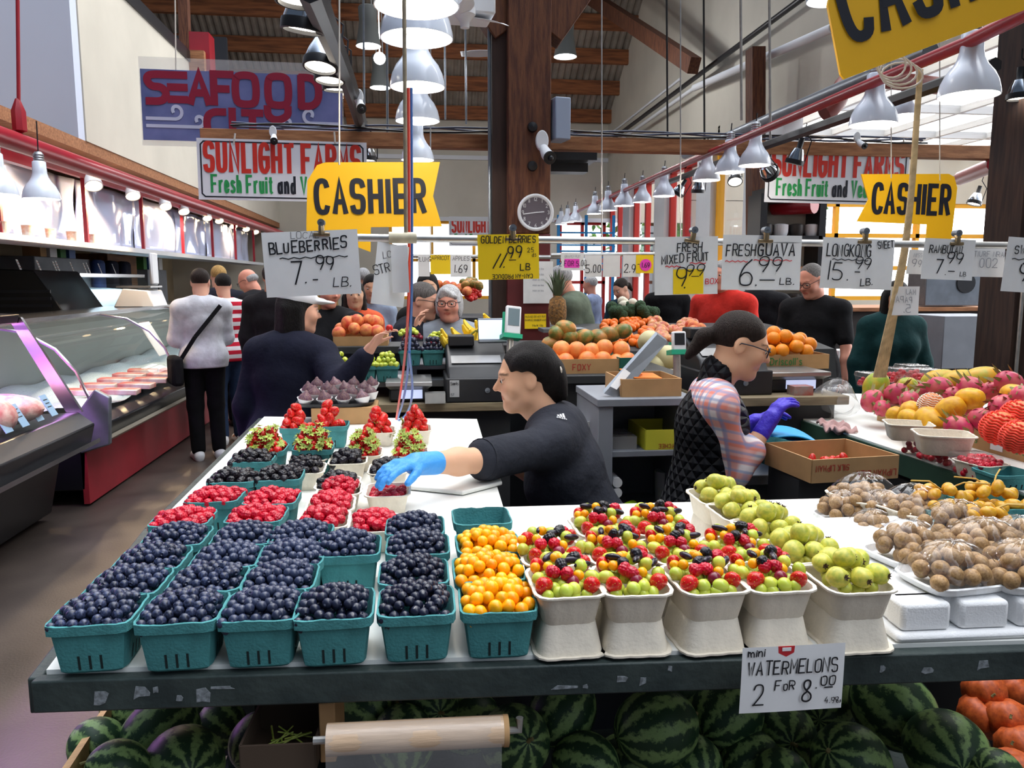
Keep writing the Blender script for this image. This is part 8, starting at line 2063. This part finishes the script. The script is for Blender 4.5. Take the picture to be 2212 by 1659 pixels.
extr([(-.2, 0), (.22, 0), (.16, .18), (-.1, .2)], -.25, .25).build('body', M_dev, o, bevel=.01); MB().box((0, 0, .22), (.36, .4, .02)).build('platter', M_steel, o); MB().box((.1, .2, .42), (.04, .22, .36)).build('head', M_dev, o, bevel=.02)
# shelf with wavy clear curtain and red frame
o = empty('wall_shelf', 'long white shelf with red frame running back over the seafood stall', 'shelf', (-3.25, 10.5, 0))
MB().box((0, 0, 1.95), (.40, 12.5, .05)).build('shelf_board', M_white, o)
MB().box((.14, 0, 2.62), (.05, 12.5, .08)).build('red_rail', M_redpipe, o)
MB().box((-.1, 0, 2.72), (.04, 12.5, .06)).build('white_rail', M_white, o)
for k in range(8): MB().box((.14, -5.6 + k * 1.6, 2.36), (.035, .035, .80)).build('red_upright', M_redpipe, o)
M_mir = mat('mirror_plastic', S(206, 216, 248), .10, .25, bump=.25, bscale=2.2)
for k in range(7):
    mb = MB(); mb.grid(lambda u, v: (.02 * math.sin(6 * u + k) * math.sin(5 * v + k * 2) + .015 * math.sin(13 * u), u * 1.6, v * .60), 24, 12); q = mb.build('plastic_curtain', M_mir, None, (-3.24, 5.0 + k * 1.6, 1.985), angle=180, fix=False); q.modifiers.new('thick', 'SOLIDIFY').thickness = .003; tag(q, f'wavy clear plastic sheet reflecting lights above the white shelf, {["nearest", "second", "third", "fourth", "fifth", "sixth", "farthest"][k]}', 'plastic sheet', 'plastic sheets above the shelf')
for k in range(6): tag(MB().lathe([(0, 0), (.035, 0), (.045, .09), (0, .09)], 14).build('paper_cup', mat('print_cup', S(206, 150, 120), .6, col2=S(226, 220, 214), vscale=18), None, (-3.12, 6.1 + k * .42, 1.975)), f'small printed cup on the white shelf edge, {["nearest", "second", "third", "fourth", "fifth", "farthest"][k]}', 'cup', 'printed cups on the shelf')
mb = MB(); mb.box((0, 0, 0), (.06, 4.5, .07)); mb.box((0, -.6, -.16), (.04, .04, .3)); mb.box((0, .9, -.16), (.04, .04, .3)); tag(mb.build('red_bracket', M_redpipe, None, (-2.75, 4.1, 2.46)), 'red bracket bar under the thick red pipe holding the left bell lamp', 'bracket')
# things along the stall wall
q = MB().box((0, 0, 0), (.03, .4, .9)).build('fish_poster', mat('poster_cream', S(214, 190, 150), .6), None, (-4.6, 9.2, 1.75), (0, 0, .5)); MB().lathe([(0, 0), (.24, 0), (.24, .01), (0, .012)], 24, 0, T(.017, 0, .05) @ R('Y', 90) @ Matrix.Diagonal((1.5, .75, 1, 1))).build('salmon_picture', mat('salmon_print', S(206, 110, 80), .6, col2=S(226, 150, 120), vscale=9), q); tag(q, 'tall cream poster with an oval salmon picture on the stall wall', 'poster')
for i, (y, z, sx, sy, sz, m, lb) in enumerate([(10.6, .95, .5, 1.6, 1.9, 'M_desk', 'grey cupboard at the back of the seafood stall'), (12.6, 1.0, .5, 1.2, 2.0, 'M_brown', 'brown cupboard deeper in the seafood stall'), (14.2, .9, .5, 1.0, 1.8, 'M_desk', 'pale cupboard near the end of the seafood stall')]):
    q = MB().box((0, 0, 0), (sx, sy, sz)).build('stall_cupboard', globals()[m], None, (-4.6, y, z), bevel=.01); MB().box((sx / 2 + .005, 0, .1), (.012, .02, sz * .7)).build('door_gap', M_blackm, q); MB().box((sx / 2 + .02, .08, .1), (.02, .02, .2)).build('handle', M_grey, q); tag(q, lb, 'cupboard')
    for k in range(4): tag(MB().box((0, 0, .1), (.2, .16 + .03 * (k % 2), .2)).build('stock_box', [M_card, M_paper, M_pg, mat('blue_tub', S(60, 100, 170), .5)][(k + i) % 4], None, (-4.5, y - .45 + k * .27, z + sz / 2)), f'{["cardboard", "white", "green", "blue"][(k + i) % 4]} stock box on the {lb.split(" at ")[0].split(" deeper")[0].split(" near")[0]}, {["first", "second", "third", "last"][k]}', 'box', 'stock on the cupboards')
for k in range(3): tag(MB().box((0, 0, 0), (.12, .3, .9)).build('hanging_apron', M_navy if k else mat('blue_apron', S(34, 60, 110), .8), None, (-4.3, 11.5 + .5 * k, 1.45), bevel=.05), f'{"navy" if k else "blue"} apron hanging in the stall, {["nearest", "middle", "far"][k]}', 'apron', 'hanging aprons')
# ------------------------------------------------------------------ dragon fruit counter on the right
zr = 1.0
o = empty('right_counter', 'dark green counter on the right with white boards, carrying dragon fruit', 'counter', (2.2, 2.9, 0))
poly = [on(1735, 905, zr), on(2225, 1068, zr), Vector((1.80, 1.75, zr)), Vector((2.5, 1.75, zr)), Vector((3.1, 3.9, zr)), on(1820, 850, zr)]
pl = [(v.x - 2.2, v.y - 2.9) for v in poly]
MB().prism(pl, zr - .02, zr).build('counter_top', M_top, o, smooth=False)
a, b = Vector((*pl[0], zr - .045)), Vector((*pl[1], zr - .045)); MB().bar(a, b, .02, .075).build('front_board', mat('green_board', S(44, 72, 58), .6, var=.12, vscale=10), o)
MB().prism([(x * .96, y * .96 + .03) for x, y in pl], 0, zr - .03).build('body', mat('dark_body', S(34, 34, 36), .8), o, smooth=False)
M_bar = mat('label_white', S(226, 226, 230), .5)
def fruitbox(label, p, w, d, h, rz, txt=True):
    k = carton(label, p, w, d, h, rz=rz, print_=("Driscoll's", .3, M_pg, .18, .3) if txt else None)
    q = MB().box((-w * .22, -d / 2 - .005, h * .5), (w * .16, .002, h * .62)).build('barcode_label', M_bar, k)
    mb = MB()
    for i in range(9): mb.box((-w * .28 + i * w * .015, -d / 2 - .0066, h * .6), (w * .006, .001, h * .25))
    mb.build('barcode', M_ink, k)
    return k
d_ = (poly[1] - poly[0]).normalized(); rzb = math.atan2(d_.y, d_.x)
q0 = on(1905, 918, zr); q1 = on(2135, 985, zr)
def along(t, off): return q0.lerp(q1, t) + Vector((-d_.y, d_.x, 0)) * off
for t, lb in ((.12, 'long cardboard box of dragon fruit nearest the worker, green script'), (.62, 'middle cardboard box of dragon fruit behind the empty trays'), (1.10, 'cardboard box under the red foam nets, green script')):
    p = along(t, .22); fruitbox(lb, (p.x, p.y, zr), .36, .34, .075, rzb)
M_df = mat('dragon_fruit_skin', S(196, 44, 92), .4, col2=S(206, 96, 96), vscale=1.5, rand=.12); M_dfs = mat('dragon_fruit_scale', S(120, 150, 56), .5, col2=S(150, 96, 80), vscale=9); M_yd = mat('yellow_pitaya_skin', S(240, 182, 30), .4, col2=S(216, 150, 30), vscale=2, rand=.08)
def scaled(n, L, seed):
    rn = random.Random(seed); mb = MB()
    for k in range(n):
        t = .12 + .80 * k / n; a = k * 2.4; r = math.sin(math.pi * t) ** .7; z = -1.15 * math.cos(math.pi * t); w = .17; l = L * (.5 + .7 * t)
        ca, sa = math.cos(a), math.sin(a); o_ = .22 + .25 * t
        P = lambda rr, zz, ww: (rr * ca - ww * sa, rr * sa + ww * ca, zz)
        mb.add([P(r * .93, z - .05, -w), P(r * .93, z - .05, w), P(r + o_ * .5, z + l * .55, w * .7), P(r + o_ * .5, z + l * .55, -w * .7), P(r + o_, z + l, 0)], [(0, 1, 2, 3), (3, 2, 4)])
    return mb.mesh('fruit_scale', M_dfs, smooth=False, fix=False)
DF, DFS = m_sphere('dragon_fruit', M_df, (1, 1, 1.2), wob=.02), [scaled(20, .75, i) for i in range(2)]
YD = displaced(24, 16, lambda t: (math.sin(math.pi * t) ** .8, -1.25 * math.cos(math.pi * t)), drupe_disp(6, 8, .10)).mesh('yellow_pitaya', M_yd, angle=180)
def atr(px, py, off):
    d = ray(px, py); n = Vector((-d_.y, d_.x, 0)); t = (poly[0] + n * off - Vector((0, 0, HC))).dot(n) / d.dot(n); return Vector((0, 0, HC)) + d * t
for px, py, off, r, lb in [(1885, 866, .20, 24, 'leftmost dragon fruit by the plastic bag'), (1935, 852, .28, 24, 'dragon fruit with a round sticker'), (1965, 866, .24, 22, 'dragon fruit left of the white net'), (2030, 838, .36, 24, 'long-leaved dragon fruit under the papayas'), (2098, 840, .38, 26, 'pale dragon fruit in the back row'), (2180, 828, .42, 26, 'dragon fruit at the back near the photo edge'), (2165, 880, .26, 28, 'deep red dragon fruit above the red nets'), (2070, 925, .14, 26, 'dark dragon fruit with blunt green scales in front'), (2120, 905, .2, 24, 'dark dragon fruit beside the red net'), (2140, 845, .4, 20, 'half-hidden dragon fruit in the back row'), (2000, 845, .36, 20, 'dragon fruit behind the white net'), (2205, 855, .3, 22, 'dragon fruit at the photo edge'), (2100, 880, .28, 20, 'dragon fruit between the yellow ones'), (1905, 882, .2, 18, 'small dragon fruit low in the first box'), (2060, 855, .33, 20, 'dragon fruit behind the yellow pitaya')]:
    p = atr(px, py, off); put('dragon_fruit', DF, p, size(r, p), f'pink {lb}', 'dragon fruit', 'dragon fruits', Euler((U(1.0, 1.9), U(-.5, .5), U(0, 6))), [('fruit_scale', RND.choice(DFS), None)])
for px, py, off, r, lb in [(1935, 898, .14, 20, 'low yellow pitaya at the left'), (1968, 890, .16, 24, 'yellow pitaya below the white net'), (2008, 910, .12, 28, 'yellow pitaya with a white sticker'), (2052, 885, .18, 26, 'round yellow pitaya showing its end'), (2095, 862, .26, 24, 'yellow pitaya in a slipped white net'), (2190, 852, .32, 22, 'yellow pitaya at the photo edge'), (1965, 905, .11, 20, 'front yellow pitaya')]:
    p = atr(px, py, off); put('yellow_pitaya', YD, p, size(r, p), f'knobbly {lb}', 'pitaya', 'yellow pitayas', Euler((U(.8, 1.8), U(-.5, .5), U(0, 6))))
M_pap = mat('papaya_skin', S(236, 170, 40), .4, col2=S(190, 180, 60), vscale=1.2); PAP = m_sphere('papaya', M_pap, (1, 1, 1.6), wob=.03); PAPG = m_sphere('papaya', mat('green_papaya_skin', S(150, 176, 56), .4, col2=S(220, 180, 60), vscale=1.2), (1, 1, 1.25), wob=.03)
for px, py, off, r, lb, me, e in [(1892, 833, .34, 26, 'green-yellow papaya beside the plastic bag', PAPG, (.5, .3, 0)), (2030, 822, .5, 24, 'orange papaya at the back, left one', PAP, (1.4, 0, 1.2)), (2075, 824, .48, 26, 'orange papaya at the back, middle one', PAP, (1.5, 0, 1.4)), (2122, 818, .5, 26, 'orange papaya at the back, right one', PAP, (1.4, .2, 1.2)), (1960, 833, .4, 18, 'long green papaya behind the dragon fruit', PAPG, (1.5, 0, 1.4))]:
    p = atr(px, py, off); put('papaya', me, p, size(r, p), lb, 'papaya', 'papayas', Euler(e))
def netmesh(name, m, n=13):
    me = MB().ball((0, 0, 0), 1.0, 16, 12).mesh(name, m); return me
M_net = mat('red_foam_net', S(250, 70, 50), .6); M_wnet = mat('white_foam_net', S(240, 236, 226), .6)
for px, py, off, r, m, lb in [(2160, 925, .12, 36, M_net, 'fruit in a ribbed red foam net, left one'), (2200, 900, .2, 34, M_net, 'fruit in a ribbed red foam net at the photo edge'), (2200, 945, .06, 34, M_net, 'orange fruit half out of its red foam net'), (2012, 875, .2, 26, M_wnet, 'fruit in a white foam net among the dragon fruit')]:
    p = atr(px, py, off); R_ = size(r, p); o = put('netted_fruit', m_sphere('netted_fruit', mat('netted_fruit_skin', S(226, 130, 70), .5)), p, R_, lb, 'fruit', 'fruit in foam nets', Euler((.2, .1, 0)))
    nm_ = MB(); k = 12
    for j in range(k):
        z = -.85 + 1.75 * j / (k - 1); rr = math.sqrt(max(.05, 1 - z * z)) * 1.06
        nm_.tube([((rr + .05 * math.sin(10 * a)) * math.cos(a), (rr + .05 * math.sin(10 * a)) * math.sin(a), z + .04 * math.cos(10 * a)) for a in [i * math.pi / 30 for i in range(61)]], .062 if m is M_net else .035, 6)
    nm_.build('foam_net', m, o, angle=180)
# empty trays, clamshells, cloth, plastic bag
for px, py, off, s_, lb in [(1960, 948, .0, 1.15, 'empty white tray leaning on the dragon fruit box'), (2035, 978, -.02, 1.3, 'empty white tray in front, berry stained rim')]:
    p = atr(px, py, off); tr = link('pulp_tray', TRAY, None, p, (0, 0, 1.2)); tr.scale = (s_,) * 3; tag(tr, lb, 'tray', 'empty trays on the right counter')
M_clam = film('clamshell', op=.06, rough=.08)
def clam(p, rz, label, n=10, w=.13, d=.11):
    o = empty('clamshell', label, 'clamshell', p, rz, 'clear berry boxes'); mb = MB(); rings(mb, [(w * .42, d * .42, 0), (w * .5, d * .5, .05), (w * .53, d * .53, .052), (w * .5, d * .5, .07), (w * .42, d * .42, .072)], 7, 6); mb.build('clear_box', M_clam, o, fix=False)
    mb = MB()
    for k in range(26): mb.ball((U(-.42, .42) * w, U(-.42, .42) * d, .012 + .012 * (k % 3)), .011, 8, 6)
    struct(mb.build('packed_raspberries', M_rasp, o, angle=180), 'stuff')
for px, py, off, lb in [(2035, 1010, .02, 'clear box of raspberries under the front tray'), (2105, 1020, .0, 'clear box of raspberries right of the front tray'), (1995, 990, .03, 'clear box with dark lid below the empty trays'), (1935, 812, .55, 'far clear berry box behind the canes'), (1968, 806, .58, 'topmost far clear berry box'), (1995, 815, .56, 'far clear berry box by the orange papaya'), (1880, 822, .5, 'far clear berry box by the plastic bag')]:
    p = atr(px, py, off); clam(Vector((p.x, p.y, max(p.z - .03, zr))), rzb, lb)
c = on(2140, 1040, zr); tr = link('pulp_tray', TRAY, None, (c.x, c.y + .05, zr), (0, 0, .2)); tag(tr, 'white tray of raspberries beside the dates', 'tray', 'white trays on the fruit table')
for (x, y, z) in heap(.05, .06, .045, .02, .0112, 1.85): put('raspberry', RASP, (c.x + x, c.y + .05 + y, zr + z), .0112, 'red raspberry in the tray on the right counter', 'raspberry', 'raspberries on the right counter')
c = on(2200, 1062, zr); bk = link('pulp_basket', BASK[0], None, (c.x, c.y + .06, zr)); bk.scale = (1.2, 1, .6); tag(bk, 'empty teal basket at the right edge beside the raspberry tray', 'basket')
p = on(1815, 932, zr); mb = MB(); mb.grid(lambda u, v: ((u - .5) * .17, (v - .5) * .09, .012 + .014 * math.sin(9 * u + 4 * v) * math.sin(7 * v + 3 * u) + .010 * math.sin(23 * u)), 26, 14)
q = mb.build('cleaning_cloth', cloth('pinkish_cloth', S(196, 160, 156)), None, p + Vector((.0, .03, .006)), (0, 0, rzb)); q.modifiers.new('thick', 'SOLIDIFY').thickness = .008; tag(q, 'crumpled pinkish cloth on the counter edge behind the carton', 'cloth')
p = atr(1808, 862, .16); mb = MB(); mb.grid(lambda u, v: (.085 * math.cos(6.283 * u) * math.sin(3.14 * v) * (1 + .22 * math.sin(5 * 6.283 * u + 4 * v)), .07 * math.sin(6.283 * u) * math.sin(3.14 * v), -.06 * math.cos(3.14 * v) * (1 + .2 * math.sin(3 * 6.283 * u)) + .01 * math.sin(31 * u + 9 * v)), 44, 22, closed=True)
q = mb.build('plastic_bag', film('bag_film', op=.10, rough=.1), None, p, (0, .4, 0), angle=180, fix=False); q.scale = (1.15,) * 3; tag(q, 'puffed clear plastic bag between the scale and the dragon fruit', 'bag')
# strawberry carton held out, blue bags, teal basket under the gloves
p = at(1792, 985, 2.42); o = carton('cardboard carton with red print and loose strawberries, in front of the worker', p - Vector((0, 0, .05)), .31, .27, .075, rz=.10, print_=('LIPMAN SILK', .26, M_pr, .24, .42, math.pi))
t = MB(); text(t, 'SILK LIPMAN', -.085, .055, .018, .55, .16, centre=True, y=-.139, rot=math.pi, fit=.115); t.build('printing', M_pr, o, smooth=False, fix=False)
for k in range(24): put('strawberry', STRAW, (p.x + U(-.09, .09), p.y + U(-.06, .08), p.z - .05 + .018 + .012 * (k % 2)), .0165, 'loose strawberry in the cardboard carton', 'strawberry', 'strawberries in the carton', rot_any(), straw_parts() if k % 3 == 0 else None)
tag(MB().box((0, 0, 0), (.30, .22, p.z - .055)).build('dark_stool', M_counter, None, (p.x, p.y + .02, (p.z - .055) / 2)), 'dark stand under the strawberry carton', 'stand')
p = at(1668, 955, 2.66); bk = link('pulp_basket', BASK[0], None, p - Vector((0, 0, .075)), (0, 0, .2)); tag(bk, 'teal basket being filled under the violet gloves', 'basket')
x0_ = at(1625, 1040, 2.75).x; zl = Z(1038, 2.75); counter('low grey table beside the worker with blue bags', x0_ - .1, x0_ + .25, 2.72, 3.1, zl, M_desk, M_desk, name='low_table')
for k in range(7):
    mb = MB(); mb.grid(lambda u, v: ((u - .5) * .22 + .07 * v, (v - .5) * .2, .010 * math.sin(3 * u + k) - .06 * u * u), 12, 8); q = mb.build('blue_bag', mat('blue_bag', S(40, 160, 220), .5), None, (x0_ + .12 + .008 * k, 2.86 - .004 * k, zl + .065 + k * .013), (0, 0, .1)); q.modifiers.new('thick', 'SOLIDIFY').thickness = .006
    tag(q, f'folded bright blue bag, {["lowest", "second", "third", "fourth", "fifth", "sixth", "topmost"][k]} of the stack by the worker', 'bag', 'blue bags')
# dark shelf unit and counters by the bright windows
p = at(1700, 640, 8.8); o = empty('dark_shelf', 'tall black shelf unit with white crockery by the bright windows', 'shelf unit', (p.x, 8.9, 0)); W_ = size(132, p)
for x in (-1, 1): MB().box((x * W_ / 2, 0, 1.3), (.08, .35, 2.6)).build('side_panel', M_blackm, o)
for z in (.5, .95, 1.3, 1.75, 2.1, 2.58): MB().box((0, 0, z), (W_, .35, .06 if z < 2.5 else .16)).build('shelf', M_blackm if z > 2 else M_beam, o)
MB().box((0, .17, 1.3), (W_, .02, 2.6)).build('back_panel', M_cream, o)
for k in range(8): tag(MB().lathe([(0, 0), (.07, 0), (.085, .05), (.085, .13), (.05, .14), (0, .14)], 16).build('jar', M_white if k % 2 else mat('dark_jar', S(50, 46, 44), .4), None, (p.x - .28 + .19 * (k % 4), 8.85, (1.33, 2.13)[k // 4])), f'{"white" if k % 2 else "dark"} round jar, {["first", "second", "third", "fourth"][k % 4]} on the {["middle", "top"][k // 4]} shelf of the black unit', 'jar', 'jars on the black shelf')
a, b = at(1800, 690, 7.4), at(2120, 690, 7.4); counter('dark wooden counter under the bright windows', a.x, b.x + .6, 7.3, 8.2, Z(668, 7.3), mat('dark_wood_counter', S(52, 44, 40), .6), M_beam)
a = at(2045, 655, 6.9); q = MB().box((0, 0, 0), (.62, .3, .36)).build('cabinet_body', M_grey, None, at(2040, 622, 7.5), bevel=.01); q.name = 'steel_machine'; tag(q, 'grey steel kitchen machine on the far counter at the right', 'machine')
MB().lathe([(0, 0), (.1, 0), (.1, .01), (0, .01)], 20, 0, T(.12, -.151, .05) @ R('X', 90)).build('fan_grille', M_blackm, q)
for px, py, w, h, lb in [(2065, 735, 150, 110, 'grey glass-topped display box at the far right'), (1818, 772, 38, 34, 'white carton on a stool behind the black T-shirt')]:
    p = at(px, py, 6.3); q = MB().box((0, 0, 0), (size(w, p), .5 if w > 50 else .15, size(h, p))).build('far_case', M_desk if w > 50 else M_paper, None, p, bevel=.006); tag(q, lb, 'case')
    tag(MB().box((p.x, p.y, (p.z - size(h, p) / 2) / 2), (size(w, p) * .9, .4 if w > 50 else .14, p.z - size(h, p) / 2)).build('case_stand', M_counter), f'dark stand below the {lb}', 'stand')
if not any(o.type == 'LIGHT' for o in bpy.data.objects):
    l = bpy.data.lights.new('x', 'POINT'); l.energy = 40; o = bpy.data.objects.new('x', l); COL.objects.link(o); o.location = (0, 2, 2.3)
